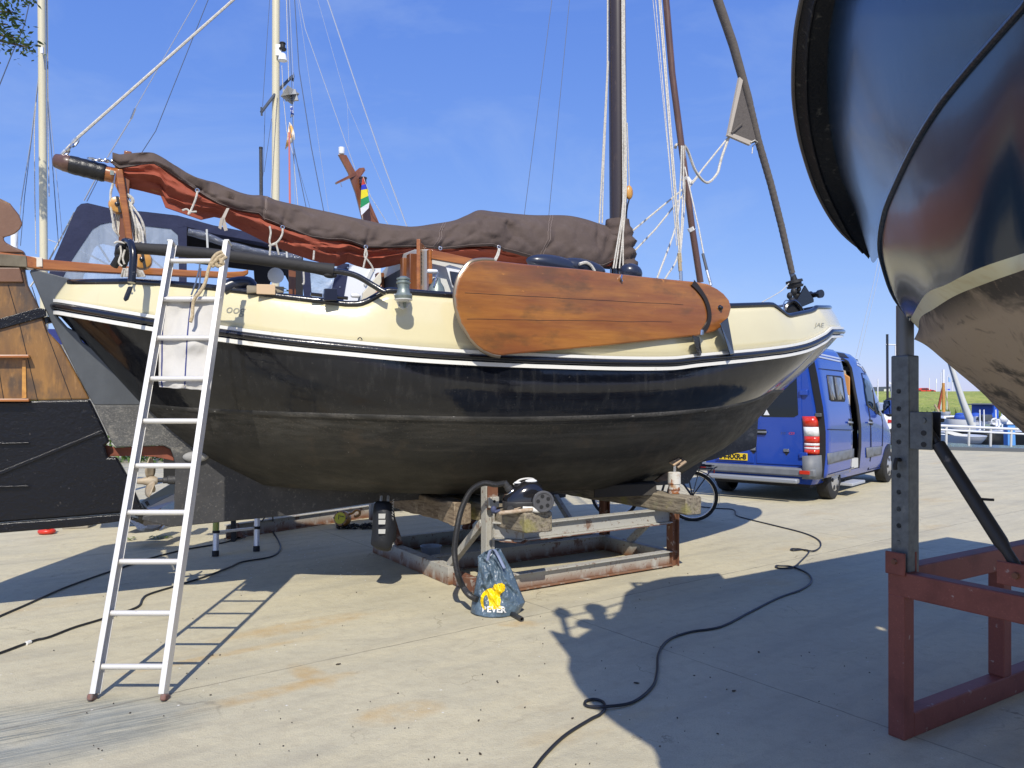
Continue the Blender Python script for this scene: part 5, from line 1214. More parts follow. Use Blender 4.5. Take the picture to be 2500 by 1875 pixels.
MB().prism([at(343,1225,pY), at(425,1176,pY+.3), at(430,1203,pY+.3), at(356,1240,pY)], (0,.12,.02)).build('face', pnl, pn_, smooth=0, bev=.004)
MB().prism([at(356,1240.5,pY), at(430,1203.5,pY+.3), at(430,1222,pY+.3), at(375,1250,pY)], (0,.12,.02)).build('edge', M['white2'], pn_, smooth=0, bev=.004)
MB().prism([at(353,1226,pY-.012), at(359,1223,pY-.012), at(365,1232,pY-.012), at(359,1236,pY-.012)], (0,.01,0)).build('latch_hole', M['blackrubber'], pn_, smooth=0)
r6 = random.Random(11)
def bit(name, label, cat, poly, Y, dy, m):
    return tag(MB().prism([at(x, y, Y) for x, y in poly], (0,dy,0)).build(name, m, None, smooth=0, bev=.003), label, cat, 'scrap under the stern')
bit('scrap_board', 'orange-brown board end under the heel of the keel', 'board', [(379,1292),(398,1278),(400,1283),(385,1296)], 8.6, .4, M['block'])
bit('scrap_board', 'white board end leaning beside the orange board under the keel', 'board', [(386,1296),(400,1281),(406,1281),(392,1296)], 8.55, .4, M['white2'])
bit('scrap_board', 'wide dark grey board lying under the keel heel', 'board', [(340,1296),(352,1270),(380,1282),(372,1294)], 8.8, .5, M['darktimber'])
bit('scrap_board', 'long pale plank lying flat below the rudder', 'board', [(310,1300),(330,1292),(372,1291),(374,1298),(330,1302)], 8.4, .3, old)
bg2 = gnd(325,1290); lump = MB(); lump.ell(bg2+Vector((0,.2,.14)), .18, .15, .13); lump.ell(bg2+Vector((.1,.25,.24)), .14, .12, .10); tag(lump.build('dark_tarpaulin', M['blackrubber'], None), 'bundled black tarpaulin on the ground by the rudder heel', 'tarpaulin')
rb = thing('rope_bundle', 'bundle of white rope spilling from the black tarpaulin', 'rope', gnd(335,1290))
for i in range(5):
    MB().tube(catmull([at(318+i*2,1270+i,8.3), at(330+i*3,1280,8.25), at(340+i*4,1292-i,8.2), at(352+i*2,1294-i*2,8.2)], 5), .012, 6).build('strand', M['rope'], rb)
lf = mat('leaf_green', (.16,.22,.04), .6)
for (x, y, n, lab) in ((327,1316,12,'small yellow-green leaf sprig lying on the concrete by the ladder'),(392,1312,30,'flat sprig of green leaves on the concrete near the keel heel')):
    mb = MB(); c = gnd(x, y, .01)
    for i in range(n):
        p = c+Vector((r6.uniform(-.06,.06)*(2 if n > 20 else 1), r6.uniform(-.05,.05), r6.uniform(0,.02))); a = r6.uniform(0,6.28); d = Vector((math.cos(a), math.sin(a), r6.uniform(-.2,.5)))*.03; s = Vector((-d.y, d.x, 0))*.5
        mb.add([p-d, p+s, p+d, p-s], [(0,1,2,3)])
    tag(mb.build('leaf_sprig', lf, None, smooth=0), lab, 'leaves')
# litter flecks
fm = mat('paint_flakes', (.7,.7,.68), .8); fl = MB()
for i in range(70):
    x = r6.uniform(480,900); y = r6.uniform(1310,1420); p = gnd(x, y, .003); a = r6.uniform(0,3); d = Vector((math.cos(a), math.sin(a), 0))*r6.uniform(.004,.012); s = Vector((-d.y, d.x, 0))*.5
    fl.prism([p-d, p+s, p+d, p-s], (0,0,.002))
tag(fl.build('paint_flakes', fm, None, smooth=0), 'white paint flakes scattered on the shaded concrete under the boat', 'paint flakes', kind='stuff')
tw = MB()
for i in range(130):
    x = r6.uniform(100,2150); y = r6.uniform(1400,1870); p = gnd(x, y, .004); a = r6.uniform(0,3); L_ = r6.uniform(.002,.007)*(1 if r6.random() < .9 else 2.6); d = Vector((math.cos(a), math.sin(a), 0))*L_; s = Vector((-d.y, d.x, 0))*.3
    tw.prism([p-d, p-d*.3+s*2.2, p+d*.8+s, p+d, p-s*1.5], (0,0,.004))
tag(tw.build('litter_debris', mat('dry_leaf_bits', (.06,.045,.028), .9), None, smooth=0), 'dark leaf bits and grit scattered over the sunlit concrete', 'debris', kind='stuff')
# ================================================================ BLUE VAN
VO = Vector((5.35, 12.72, 0)); VE = Vector((.647, .763, 0)).normalized(); VL = Vector((-VE.y, VE.x, 0)); VW = 1.96
def vp(p, q, z): return VO+VE*p+VL*q+Vector((0,0,z))
van = thing('panel_van', 'blue high-roof van with its sliding side door open, parked behind the bow', 'van', vp(1.7, .95, 0))
DZ = [(.30,.07),(.40,.035),(.55,.01),(.80,0),(1.15,0),(1.35,.012),(1.55,.04),(1.80,.085),(2.05,.125),(2.25,.16),(2.38,.195),(2.48,.25),(2.55,.33),(2.595,.46),(2.62,.72),(2.63,.98)]
def roofz(p): return sinterp([(-1,2.60),(2.0,2.61),(2.2,2.56),(2.65,2.37),(3.28,1.90),(3.54,1.62),(3.96,1.24),(4.2,1.02),(4.32,.72)], p)
def sec(p, z, off=0):
    zt_ = roofz(p); k = (zt_-.9)/(2.63-.9)
    d = interp(DZ, z if z < .9 else .9+(z-.9)/max(k, .05))
    nose = max(0, (p-3.4)/.95)**2*.30; tail = max(0, (-.62-p)/.18)**2*.035
    return -.05+d+nose+tail-off
blue = mat('blue_van_paint', (.012,.055,.34), .22, coat=.7, coatr=.06, layers=[dict(s=2, lo=.4, hi=.7, c=(.016,.062,.36)), dict(s=25, lo=.62, hi=.75, c=(.08,.12,.36), f=.3)])
gtrim = mat('grey_plastic_trim', (.14,.15,.165), .55, layers=[dict(s=8, lo=.4, hi=.7, c=(.18,.19,.20))])
vdark = mat('van_interior_dark', (.012,.012,.016), .7)
vglass = mat('van_glass', (.006,.012,.018), .06, spec=.5)
PS = sorted(set([-.80,-.76,-.70,-.62]+[-.5+.18*i for i in range(27)]+[.22,1.5]+[4.25,4.32]))
ZS = [.30,.40,.42,.55,.80,1.0,1.15,1.35,1.55,1.80,2.05,2.25,2.38,2.48,2.55,2.595,2.62,2.63]
def zmap(p, z): return z if z < .9 else .9+(z-.9)*max((roofz(p)-.9)/(2.63-.9), .02)
bd_ = MB()
def shell(mirror, hole):
    rows = []
    for p in PS:
        r = []
        for z in ZS:
            zz = zmap(p, z); q = sec(p, zz); q = (VW-.10-q) if mirror else q
            r.append(vp(p, q, zz))
        rows.append(r)
    o = len(bd_.v); bd_.v += [x for r in rows for x in r]; n = len(ZS)
    for i in range(len(PS)-1):
        for k in range(n-1):
            if hole and PS[i] >= .21 and PS[i+1] <= 1.51 and ZS[k] >= .41 and ZS[k+1] <= 2.39: continue
            bd_.f.append((o+i*n+k, o+i*n+k+1, o+(i+1)*n+k+1, o+(i+1)*n+k))
    return rows
ra = shell(False, True); rb = shell(True, False)
# rear and front closing faces
for i in (0, -1):
    a = ra[i]; b = rb[i]
    bd_.loft([a, b])
body = bd_.build('body', blue, van, smooth=50)
# interior
ib_ = MB(); ib_.add([vp(p, q, z) for p in (-.7,2.4) for q in (.25,1.7) for z in (.36,2.45)], [(0,1,3,2),(4,6,7,5),(2,3,7,6),(0,2,6,4),(1,5,7,3)])
ib_.build('interior', vdark, van, smooth=0)
def vq(z, p, off): return vp(p, sec(p, z, off), z)
def inv(px, py, off=0):
    p, z = 1.0, 1.4
    for _ in range(40):
        q = sec(p, z, off); b = VO+VL*q; r = (px-CX)/F
        p = (r*b.y-b.x)/(VE.x-r*VE.y); Y = b.y+p*VE.y; z2 = H-(py-CY)/F*Y; z += (z2-z)*.7
    return p, z
def vpatch(name, px, off, m, parent=None, src=None, step=.2):
    pz = [inv(x, y, off) for x, y in px] if src is None else src
    b = bmesh.new(); vs = [b.verts.new((p, z, 0)) for p, z in pz]; b.faces.new(vs); bmesh.ops.triangulate(b, faces=b.faces)
    for _ in range(3): bmesh.ops.subdivide_edges(b, edges=[e for e in b.edges if e.calc_length() > step], cuts=1); bmesh.ops.triangulate(b, faces=[f for f in b.faces if len(f.verts) > 3])
    b.verts.index_update(); P = [(v.co.x, v.co.y) for v in b.verts]; Fc = [tuple(v.index for v in f.verts) for f in b.faces]; b.free()
    return MB().add([vq(z, p, off) for p, z in P], Fc).build(name, m, parent or van, smooth=60, solid=.004)
# sliding door, slid back along the flank
OFF = .105
d0, d1 = -.74, .585
rows = []
for p in [d0+(d1-d0)*i/14 for i in range(15)]:
    rows.append([vq(z, p, OFF) for z in (.42,.5,.7,.9,1.15,1.35,1.55,1.8,2.05,2.25,2.38,2.46,2.52)])
door = MB().loft(rows).build('sliding_door', blue, van, smooth=50, solid=.05)
def dpatch(name, px, m, off=.034): return vpatch(name, px, OFF+off, m, door)
dpatch('window_frame', [(2018,915),(2053,918),(2058,925),(2064,975),(2062,981),(2030,980),(2025,976)], M['blackrubber'], .028)
dpatch('window', [(2019,918),(2032,919),(2040,977),(2029,976)], mat('sliding_window_glass', (.10,.095,.09), .08, coat=.5), .034)
dpatch('window', [(2037,920),(2053,923),(2061,974),(2045,977)], mat('sliding_window_glass_light', (.13,.135,.14), .08, coat=.5), .034)
dpatch('rubbing_strip', [(2020,1107),(2085,1095),(2085,1118),(2021,1134)], gtrim, .030)
dpatch('door_handle', [(2071,1028),(2083,1030),(2083,1034),(2071,1033)], mat('grey_handle', (.25,.27,.30), .4), .05)
dpatch('handle_recess', [(2072,1022),(2079,1022),(2081,1038),(2075,1040)], M['blackrubber'], .029)
strp = mat('silver_decal', (.42,.47,.58), .35)
for a in ([(1992,861),(2053,874),(2053,878),(1993,865)], [(1993,868),(2054,881),(2054,885),(1994,872)]): dpatch('decal_stripe', a, strp, .029)
for a in ([(1999,899),(2058,905),(2060,908),(1999,901)], [(2020,1047),(2084,1049),(2084,1051),(2020,1049.5)], [(2022,1158),(2085,1140),(2085,1141.5),(2022,1159.5)]): dpatch('crease', a, mat('door_gap', (.008,.015,.06), .6), .0285)
# dark gap at the rear edge of the open door, seen from behind
MB().loft([[vq(z, d0-.005, OFF+.02) for z in (.42,.8,1.15,1.55,1.8,2.05,2.3,2.5)], [vq(z, d0-.005, .01) for z in (.42,.8,1.15,1.55,1.8,2.05,2.3,2.5)]]).build('door_edge', M['blackrubber'], door, smooth=0)
for z in (2.28, 1.42): MB().obox(vq(z, d0-.03, .05), VE, VL, Zv, .05, .10, .06).build('door_roller', M['greyplate'], door, bev=.008)
# door opening: seal, inner trim, step, runner
sl = MB().tube([vq(z, 1.5, -.01) for z in (.42,.8,1.15,1.55,1.8,2.05,2.25)]+[vq(2.36, 1.40, -.01), vq(2.40, 1.2, -.01), vq(2.40,.3,-.01)], .03, 8); sl.build('door_seal', M['blackrubber'], van)
MB().prism([vp(1.44,.12,.45), vp(1.44,.12,1.75), vp(1.44,.20,2.2), vp(1.44,.5,2.3), vp(1.44,.5,.45)], VE*.03).build('pillar_trim', mat('beige_trim', (.55,.46,.36), .7), van, smooth=0)
MB().prism([vp(1.38,.10,1.74), vp(1.38,.10,2.08), vp(1.38,.20,2.15), vp(1.38,.26,2.1), vp(1.38,.24,1.78)], VE*.03).build('tan_panel', mat('tan_leather', (.58,.27,.085), .6), van, smooth=0, bev=.02)
MB().tube([vp(1.30,.10,.5), vp(1.30,.08,1.2), vp(1.30,.12,1.75)], .03, 8).build('pillar_trim', mat('cream_trim', (.62,.57,.5), .7), van)
MB().obox(vp(1.2,.12,.52), VE, VL, Zv, .5, .3, .18).build('step_box', M['greywhite'], van, bev=.01)
MB().obox(vp(.85,-.10,.21), VE, VL, Zv, .75, .22, .05).build('side_step', mat('grey_step', (.40,.42,.45), .5), van, bev=.008)
vpatch('door_runner', None, .006, M['blackrubber'], src=[(.62,2.44),(1.62,2.44),(1.62,2.53),(.62,2.53)])
# front door
vpatch('front_window', [(2107,922),(2118,928),(2129,940),(2134,972),(2137,1006),(2116,990),(2111,960)], .006, vglass)
vpatch('front_window', [(2132,944),(2139,955),(2146,980),(2151,1008),(2152,1016),(2142,1010),(2138,985)], .006, vglass)
vpatch('window_pillar', [(2128,937),(2133,943),(2142,1012),(2137,1008)], .008, M['blackrubber'])
gp = mat('panel_gap', (.006,.012,.05), .7)
for a in ([(2103,912),(2105,912),(2121,1146),(2118,1146)], [(2103,910),(2118,914),(2132,930),(2131,932),(2117,916),(2103,912)], [(2152,1012),(2156,1040),(2155,1090),(2153,1090),(2154,1040)], [(2118,1147),(2150,1138),(2150,1139),(2118,1148.5)]): vpatch('panel_gap', a, .003, gp)
vpatch('rubbing_strip', [(2115,1093),(2154,1089),(2152,1110),(2116,1118)], .012, gtrim)
vpatch('door_handle', [(2120,1029),(2133,1031),(2133,1034),(2120,1033)], .03, mat('grey_handle2', (.28,.31,.36), .4)); vpatch('handle_recess', [(2122,1023),(2130,1025),(2131,1038),(2124,1037)], .004, M['blackrubber'])
for a in ([(2091,882),(2103,887),(2112,899),(2111,903),(2102,891),(2092,886)], [(2092,888),(2103,894),(2115,910),(2113,912),(2102,897),(2093,892)]): vpatch('decal_stripe', a, .004, strp)
mi = vp(2.96,-.17,1.52); mm = MB().ell(mi+VE*.06, .14, .12, .19, 20, 12, ax=(VE, VL, Zv)).build('wing_mirror', M['blackrubber'], van)
MB().obox(mi-VE*.075, VL, Zv, VE, .16, .27, .01).build('mirror_glass', mat('mirror_glass', (.25,.35,.55), .03, 1), mm, bev=.004)
MB().beam(mi+VL*.04+VE*.05-Zv*.06, vp(3.0,-.03,1.42), .05, .06).build('mirror_arm', M['blackrubber'], mm)
# rear face
RP = -.80
def rpz(name, qz, th, m, parent=None, bev=.0): return MB().prism([vp(RP-.002, q, z) for q, z in qz], -VE*th).build(name, m, parent or van, smooth=0, bev=bev)
for q0, q1 in ((.18,.95),(.99,1.68)):
    rd = rpz('rear_door', [(q0,.60),(q1,.60),(q1,2.40),(q0+.03 if q0 < .5 else q0,2.40),(q0 if q0 > .5 else q0+.02,1.6)], .014, blue, bev=.006)
    rpz('rear_window', [(q0+.07,1.42),(q0+.14,1.38),(q1-.10,1.38),(q1-.05,1.44),(q1-.06,2.12),(q1-.10,2.18),(q0+.16,2.18),(q0+.10,2.10)], .019, vglass, rd)
hn = [(.965,.6),(.975,.6),(.975,2.4),(.965,2.4)]
rpz('handle_recess', [(.78,1.08),(.97,1.08),(.97,1.17),(.78,1.17)], .017, M['blackrubber']); MB().beam(vp(RP-.05,.76,1.125), vp(RP-.05,.95,1.125), .03, .035).build('rear_handle', gtrim, van, bev=.008)
for z in (1.78, .77): MB().obox(vp(RP-.03,.16,z), VE, VL, Zv, .05, .13, .09).build('hinge', blue, van, bev=.01)
for q in (.44, 1.0): 
    MB().obox(vp(RP-.025,q,.84), VE, VL, Zv, .03, .09, .05).build('lashing_ring', M['steel'], van, bev=.004); rpz('lashing_ring', [(q-.05,.81),(q+.05,.81),(q,.75)], .018, M['blackrubber'])
tri = rpz('warning_sticker', [(.72,1.41),(.82,1.41),(.77,1.50)], .022, M['white2'])
tl2 = [(1.23,1.40,(.55,.03,.01)),(1.08,1.23,(.70,.70,.68)),(.97,1.08,(.55,.03,.01)),(.925,.97,(.72,.66,.64)),(.905,.925,(.5,.03,.01)),(.87,.905,(.72,.66,.64)),(.79,.87,(.55,.04,.01))]
lampo = None
for z0, z1, c in tl2:
    mb = MB(); rows = []
    for p, q in ((-.60,-.062),(-.72,-.066),(-.80,-.045),(-.83,0),(-.835,.10),(-.835,.145)):
        rows.append([vp(p, q+max(0,(z-1.1))*.12, z) for z in (z0, z1-.003)])
    ob = mb.loft(rows).build('tail_light' if lampo is None else 'lens', mat('lamp_lens_%d' % int(z0*1000), c, .15, coat=.8, layers=[dict(s=45, lo=.55, hi=.65, c=tuple(min(1, x*1.6+.03) for x in c), f=.5)]), lampo or van, smooth=60, solid=.006)
    if lampo is None: lampo = ob
MB().add([vp(p, q, z) for p in (-.95,-.70) for q in (-.06,1.98) for z in (.43,.565)], [(0,1,3,2),(4,6,7,5),(0,4,5,1),(2,3,7,6),(0,2,6,4),(1,5,7,3)]).build('rear_bumper', gtrim, van, bev=.03)
rows = []
for p, q in ((-.50,-.075),(-.75,-.085),(-.88,-.05),(-.94,.03),(-.955,.14)): rows.append([vp(p, q, .40), vp(p, q-.01, .55), vp(p, q, .78-.1*max(0,q))])
MB().loft(rows).build('bumper_corner', gtrim, van, smooth=60, solid=.02)
MB().add([vp(p, q, z) for p in (-1.08,-.94) for q in (.18,1.82) for z in (.325,.40)], [(0,1,3,2),(4,6,7,5),(0,4,5,1),(2,3,7,6),(0,2,6,4),(1,5,7,3)]).build('tow_step', mat('galvanised_step', (.30,.32,.35), .5, .3), van, bev=.02)
for q in (.10, 1.88):
    MB().add([vp(p, q+a, z) for p in (-.975,-.94) for a in (-.08,.08) for z in (.475,.535)], [(0,1,3,2),(4,6,7,5),(0,4,5,1),(2,3,7,6),(0,2,6,4),(1,5,7,3)]).build('reflector', mat('red_reflector%d' % int(q*10), (.50,.03,.01), .2, coat=.6), van, bev=.006)
pl_ = MB().add([vp(p, q, z) for p in (-.835,-.815) for q in (1.10,1.64) for z in (.635,.755)], [(0,1,3,2),(4,6,7,5),(0,4,5,1),(2,3,7,6),(0,2,6,4),(1,5,7,3)]).build('number_plate', mat('yellow_plate', (.80,.56,.02), .4), van, bev=.003)
lettering('plate_lettering', '34-RXR-8', .118, vp(-.837,1.36,.692), -VL, Zv, inkb, pl_, .001, bold=.006)
MB().add([vp(p, q, z) for p in (-.838,-.836) for q in (1.60,1.638) for z in (.64,.75)], [(0,1,3,2),(4,6,7,5),(0,4,5,1),(2,3,7,6),(0,2,6,4),(1,5,7,3)]).build('plate_band', mat('plate_blue', (.02,.06,.45), .4), pl_)
lettering('badge_lettering', '313', .055, vp(RP-.018,.50,1.115), -VL, Zv, mat('badge_grey', (.10,.12,.22), .3, .5), van, .002, .2); lettering('badge_lettering', 'CDI', .055, vp(RP-.018,.36,1.115), -VL, Zv, mat('badge_red', (.55,.04,.03), .3), van, .002, .2)
# wheels
tyre = mat('tyre_rubber', (.022,.022,.023), .85, bump=(60,.004)); rim = mat('silver_hub_cap', (.50,.50,.50), .35, .6)
def wheel(p, q, s, parent, turn=0):
    c = vp(p, q, .335); a = VL*s
    t = MB().lathe(c-a*.225*0, -a, [(0,.20),(.0,.28),(.02,.325),(.05,.335),(.18,.335),(.21,.325),(.225,.28)], 36, cap=False); o = t.build('wheel', tyre, parent, smooth=35)
    for k in range(4): MB().lathe(c-a*(.05+.042*k), -a, [(0,.3362),(.006,.3362)], 36, cap=False).build('tread_groove', M['blackrubber'], o)
    MB().lathe(c-a*.012, a, [(-.02,.205),(.0,.21),(.012,.19),(.02,.10),(.035,.06),(.035,0)], 30, cap=False).build('hub_cap', rim, o, smooth=30)
    for k in range(6):
        d = Vector((0,0,1))*math.sin(k*1.047)+VE*math.cos(k*1.047); MB().ell(c+a*.005+d*.15, .045, .035, .012, 10, 6, ax=(d, d.cross(a), a)).build('hub_slot', M['blackrubber'], o)
wheel(0, -.075, -1, van); wheel(3.43, -.07, -1, van); wheel(0, 1.94, 1, van); wheel(3.43, 1.94, 1, van)
for pc_ in (0, 3.43):
    vpatch('wheel_arch', None, .006, M['blackrubber'], src=[(pc_+.44*math.cos(a), .335+.44*math.sin(a)) for a in [math.pi*k/16+.0 for k in range(17)]])
MB().add([vp(p, q, z) for p in (-.7,3.9) for q in (.1,1.75) for z in (.24,.34)], [(0,1,3,2),(4,6,7,5),(0,4,5,1),(2,3,7,6),(0,2,6,4),(1,5,7,3)]).build('underbody', vdark, van)
for q in (.5, 1.0, 1.4): MB().ell(vp(-.6,q,.30), .12, .08, .06).build('underbody', vdark, van)
# ================================================================ BICYCLE
bw_ = gnd(1690,1272); BF = Vector((-.965,.26,0)).normalized(); BS = Vector((BF.y,-BF.x,0))*-1
def bp_(f, s, z): return Vector((bw_.x,bw_.y,0))+BF*f+BS*s+Zv*z
bike = thing('bicycle', 'black city bicycle with rear rack parked behind the trestle, half hidden by the hull', 'bicycle', bp_(.5,0,0))
bb = mat('black_bike_paint', (.012,.012,.013), .3, coat=.4)
for f in (0, 1.06):
    c = bp_(f, 0, .34); ci = [c+(BF*math.cos(q)+Zv*math.sin(q))*.325 for q in [k*math.pi/24 for k in range(48)]]
    w_ = MB().tube(ci, .021, 8, closed=True).build('wheel', tyre, bike)
    ci = [c+(BF*math.cos(q)+Zv*math.sin(q))*.297 for q in [k*math.pi/24 for k in range(48)]]
    MB().tube(ci, .010, 6, closed=True).build('rim', M['steel'], w_)
    sp_ = MB()
    for k in range(28):
        q = k*2*math.pi/28; sp_.tube([c+BS*.03*(-1)**k, c+(BF*math.cos(q)+Zv*math.sin(q))*.295], .0013, 4, cap=False)
    sp_.build('spokes', M['wire'], w_, smooth=0); MB().lathe(c-BS*.04, BS, [(0,.025),(.08,.025)], 12).build('hub', M['steel'], w_)
    a0, a1 = (.15, 2.9) if f == 0 else (.3, 2.6)
    fe = [c+(BF*math.cos(q)+Zv*math.sin(q))*.362 for q in [a0+(math.pi*1.0)*k/24-(.35 if f == 0 else 0) for k in range(25)]]
    if f == 0: fe = [c+(-BF*math.cos(q)+Zv*math.sin(q))*.362 for q in [-.35+3.0*k/24 for k in range(25)]]
    MB().loft([[p+BS*.03 for p in fe],[p+Zv*.006+BS*.015 for p in fe],[p+Zv*.006-BS*.015 for p in fe],[p-BS*.03 for p in fe]]).build('mudguard', bb, bike, smooth=60, solid=.003)
fr = MB()
for a, b, r in (((0,.06,.34),(.42,.04,.29),.011),((0,-.06,.34),(.42,-.04,.29),.011),((0,.06,.34),(.27,.03,.72),.009),((0,-.06,.34),(.27,-.03,.72),.009),((.44,0,.28),(.25,0,.92),.017),((.44,0,.28),(.88,0,.80),.018),((.30,0,.70),(.87,0,.86),.017),((.86,0,.95),(.92,0,.74),.02),((.92,.05,.74),(1.06,.05,.34),.012),((.92,-.05,.74),(1.06,-.05,.34),.012)): fr.tube([bp_(*a), bp_(*b)], r, 8)
fr.build('frame', bb, bike)
MB().ell(bp_(.22,0,.97), .14, .09, .045, ax=(BF,BS,Zv)).build('saddle', M['blackrubber'], bike)
MB().tube(catmull([bp_(.68,.29,1.02), bp_(.80,.27,1.03), bp_(.86,.12,1.02), bp_(.85,0,.98), bp_(.86,-.12,1.02), bp_(.80,-.27,1.03), bp_(.68,-.29,1.02)], 5), .012, 8).build('handlebar', M['steel'], bike)
rk = MB()
for s in (-.07, 0, .07): rk.tube([bp_(.22,s,.735), bp_(-.28,s,.725), bp_(-.33,s*.5,.75)], .006, 6)
for f in (.2, 0, -.2, -.28): rk.tube([bp_(f,-.07,.73), bp_(f,.07,.73)], .005, 6)
for s in (-.08,.08):
    rk.tube([bp_(0,s,.34), bp_(-.10,s,.73)], .006, 6); rk.tube([bp_(0,s,.36), bp_(.08,s,.73)], .006, 6); rk.tube([bp_(0,s,.34), bp_(-.26,s*.9,.72)], .005, 6)
rk.build('rear_rack', bb, bike)
bg_ = MB(); r9 = random.Random(9)
for i in range(16): bg_.tube(catmull([bp_(r9.uniform(-.3,.2), r9.uniform(-.08,.08), .745+r9.random()*.03) for _ in range(4)], 4), .006, 5)
bg_.build('bungee_cords', M['blackrubber'], bike)
MB().tube([bp_(.34,.08,.28), bp_(.22,.20,.06), bp_(.20,.22,.0)], .010, 6).build('kickstand', M['steel'], bike)
MB().lathe(bp_(.44,.06,.28), BS, [(0,.09),(.006,.09)], 24).build('chainring', M['steel'], bike)
MB().obox(bp_(-.29,0,.69), BF, BS, Zv, .02, .08, .05).build('rear_lamp', mat('red_rear_lamp', (.45,.02,.02), .2), bike, bev=.005)
# low dark stool / trailer bits behind the trestle
tag(MB().beam(hp(1255,1212,.5), hp(1345,1200,.5), .5, .10).beam(hp(1310,1250,.1), hp(1312,1205,.45), .06, .06).build('dark_trestle_rail', M['darktimber'], None, bev=.01), 'dark timber frame in the shade behind the trestle', 'frame')
# ================================================================ BLUE HULL AND RED STAND AT RIGHT
navy = mat('navy_gloss_gelcoat', (.006,.026,.058), .24, coat=.2, coatr=.10, spec=.38, bump=(1.6,.004), layers=[dict(s=2, lo=.35, hi=.7, c=(.006,.020,.045))])
yacht = thing('blue_yacht', 'dark blue yacht hull with cream waterline looming overhead at the right', 'yacht', (3.0, 2.6, 0))
def rowpts(tab, n=46): return resample(catmull([at(*t) if len(t) == 3 and abs(t[0]) > 60 else Vector(t) for t in tab], 6), n)
def prow(inframe, off, n1=40, n2=22):
    # inframe: (px,py,Y) from the far end to the frame edge; off: world points going round the bow towards the near side
    a = catmull([at(*t) for t in inframe], 8); a = resample(a, n1)
    b = catmull([a[-1]]+[Vector(t) for t in off], 6); b = resample(b, n2)
    return a+b[1:]
offs = {'sheer': [(1.0,2.15,3.45),(.68,1.45,3.62),(.58,1.0,3.65),(.72,.45,3.5),(1.3,-.3,3.3),(2.3,-1.0,3.1)],
        'bandin': [(1.12,2.1,3.36),(.78,1.45,3.52),(.68,1.0,3.55),(.80,.5,3.4),(1.36,-.22,3.2),(2.35,-.9,3.0)],
        'bar': [(.97,1.27,2.5),(.87,.98,2.58),(.84,.72,2.64),(1.0,.35,2.66),(1.5,-.1,2.66),(2.4,-.7,2.6)],
        'boot': [(1.15,1.55,2.005),(1.08,1.2,2.0),(1.06,.85,2.0),(1.2,.45,2.0),(1.7,.0,2.0),(2.5,-.5,2.0)],
        'boot2': [(1.15,1.55,1.955),(1.08,1.2,1.95),(1.06,.85,1.95),(1.2,.45,1.95),(1.7,.0,1.95),(2.5,-.5,1.95)],
        'keel': [(2.45,3.3,1.47),(2.35,2.6,1.45),(2.25,1.8,1.42),(2.2,1.2,1.4),(2.4,.7,1.4),(2.8,.2,1.4)]}
R_bo = prow([(2123,624,4.5),(2052,564,4.3),(1998,477,4.09),(1960,369,3.80),(1941,271,3.54),(1937,190,3.35),(1943,81,3.13),(1957,0,2.97)], offs['sheer'])
R_bi = prow([(2124,626,4.5),(2109,586,4.3),(2084,510,4.1),(2052,429,3.85),(2030,336,3.6),(2020,244,3.4),(2022,108,3.1),(2038,0,2.88)], offs['bandin'])
R_ba = prow([(2222,779,3.5),(2182,721,3.4),(2160,662,3.25),(2147,597,3.08),(2160,515,2.8),(2193,434,2.52),(2236,347,2.26),(2290,260,2.04),(2350,184,1.86),(2415,108,1.7),(2500,12,1.52)], offs['bar'])
R_bo1 = prow([(2222,780,3.5),(2258,721,2.72),(2312,694,2.34),(2388,656,2.05),(2500,618,1.86)], offs['boot'])
R_bo2 = prow([(2244,804,3.52),(2247,776,3.2),(2280,754,2.78),(2334,721,2.42),(2415,689,2.12),(2500,659,1.86)], offs['boot2'])
R_ke = prow([(2244,805,3.52),(2291,846,3.55),(2351,913,3.58),(2406,967,3.6),(2442,1006,3.62),(2500,1058,3.65)], offs['keel'])
# the topside between the band and the knuckle: far ends meet
R_ba_top = prow([(2146,622,3.14),(2147,597,3.08),(2151,555,2.94),(2160,515,2.8),(2193,434,2.52),(2236,347,2.26),(2290,260,2.04),(2350,184,1.86),(2415,108,1.7),(2500,12,1.52)], offs['bar'])
def between(a, b, n, bulge=0, dirv=(-.8,-.3,-.3)):
    rows = []
    for k in range(n+1):
        t = k/n; rows.append([p.lerp(q, t)+Vector(dirv)*bulge*math.sin(math.pi*t) for p, q in zip(a, b)])
    return rows
MB().loft(between(R_bi, R_ba_top, 12, .05, (-.3,-.5,-.8))).build('topside', navy, yacht, smooth=80)
MB().loft(between(R_ba, R_bo1, 12, .03, (-.5,-.6,-.4))).build('lower_topside', navy, yacht, smooth=80)
MB().tube([p+Vector((-.004,-.008,-.004)) for p in R_ba[1:]], .009, 8).build('knuckle_bar', mat('navy_weld', (.005,.010,.022), .3, coat=.4, bump=(50,.003)), yacht)
boot = mat('cream_boot_stripe', (.62,.60,.42), .4, layers=[dict(s=14, lo=.5, hi=.7, c=(.50,.42,.22), f=.6)])
MB().loft(between(R_bo1, R_bo2, 3)).build('waterline_stripe', boot, yacht, smooth=80)
anti = mat('worn_antifouling', (.35,.28,.205), .85, spec=.2, bump=(30,.002), layers=[dict(s=2.0, lo=.52, hi=.62, st=(1,1,2.0), r=.7, dist=.5, c=(.055,.05,.044), f=.9), dict(s=9, lo=.58, hi=.7, st=(1,1,2), dist=.8, c=(.08,.07,.06), f=.6), dict(s=5, lo=.3, hi=.5, c=(.05,.045,.04), z=(1.90,1.99), f=1), dict(s=40, lo=.6, hi=.7, c=(.28,.21,.15), f=.5)])
MB().loft(between(R_bo2, R_ke, 14, .10, (-.5,-.5,-.5))).build('bottom', anti, yacht, smooth=80)
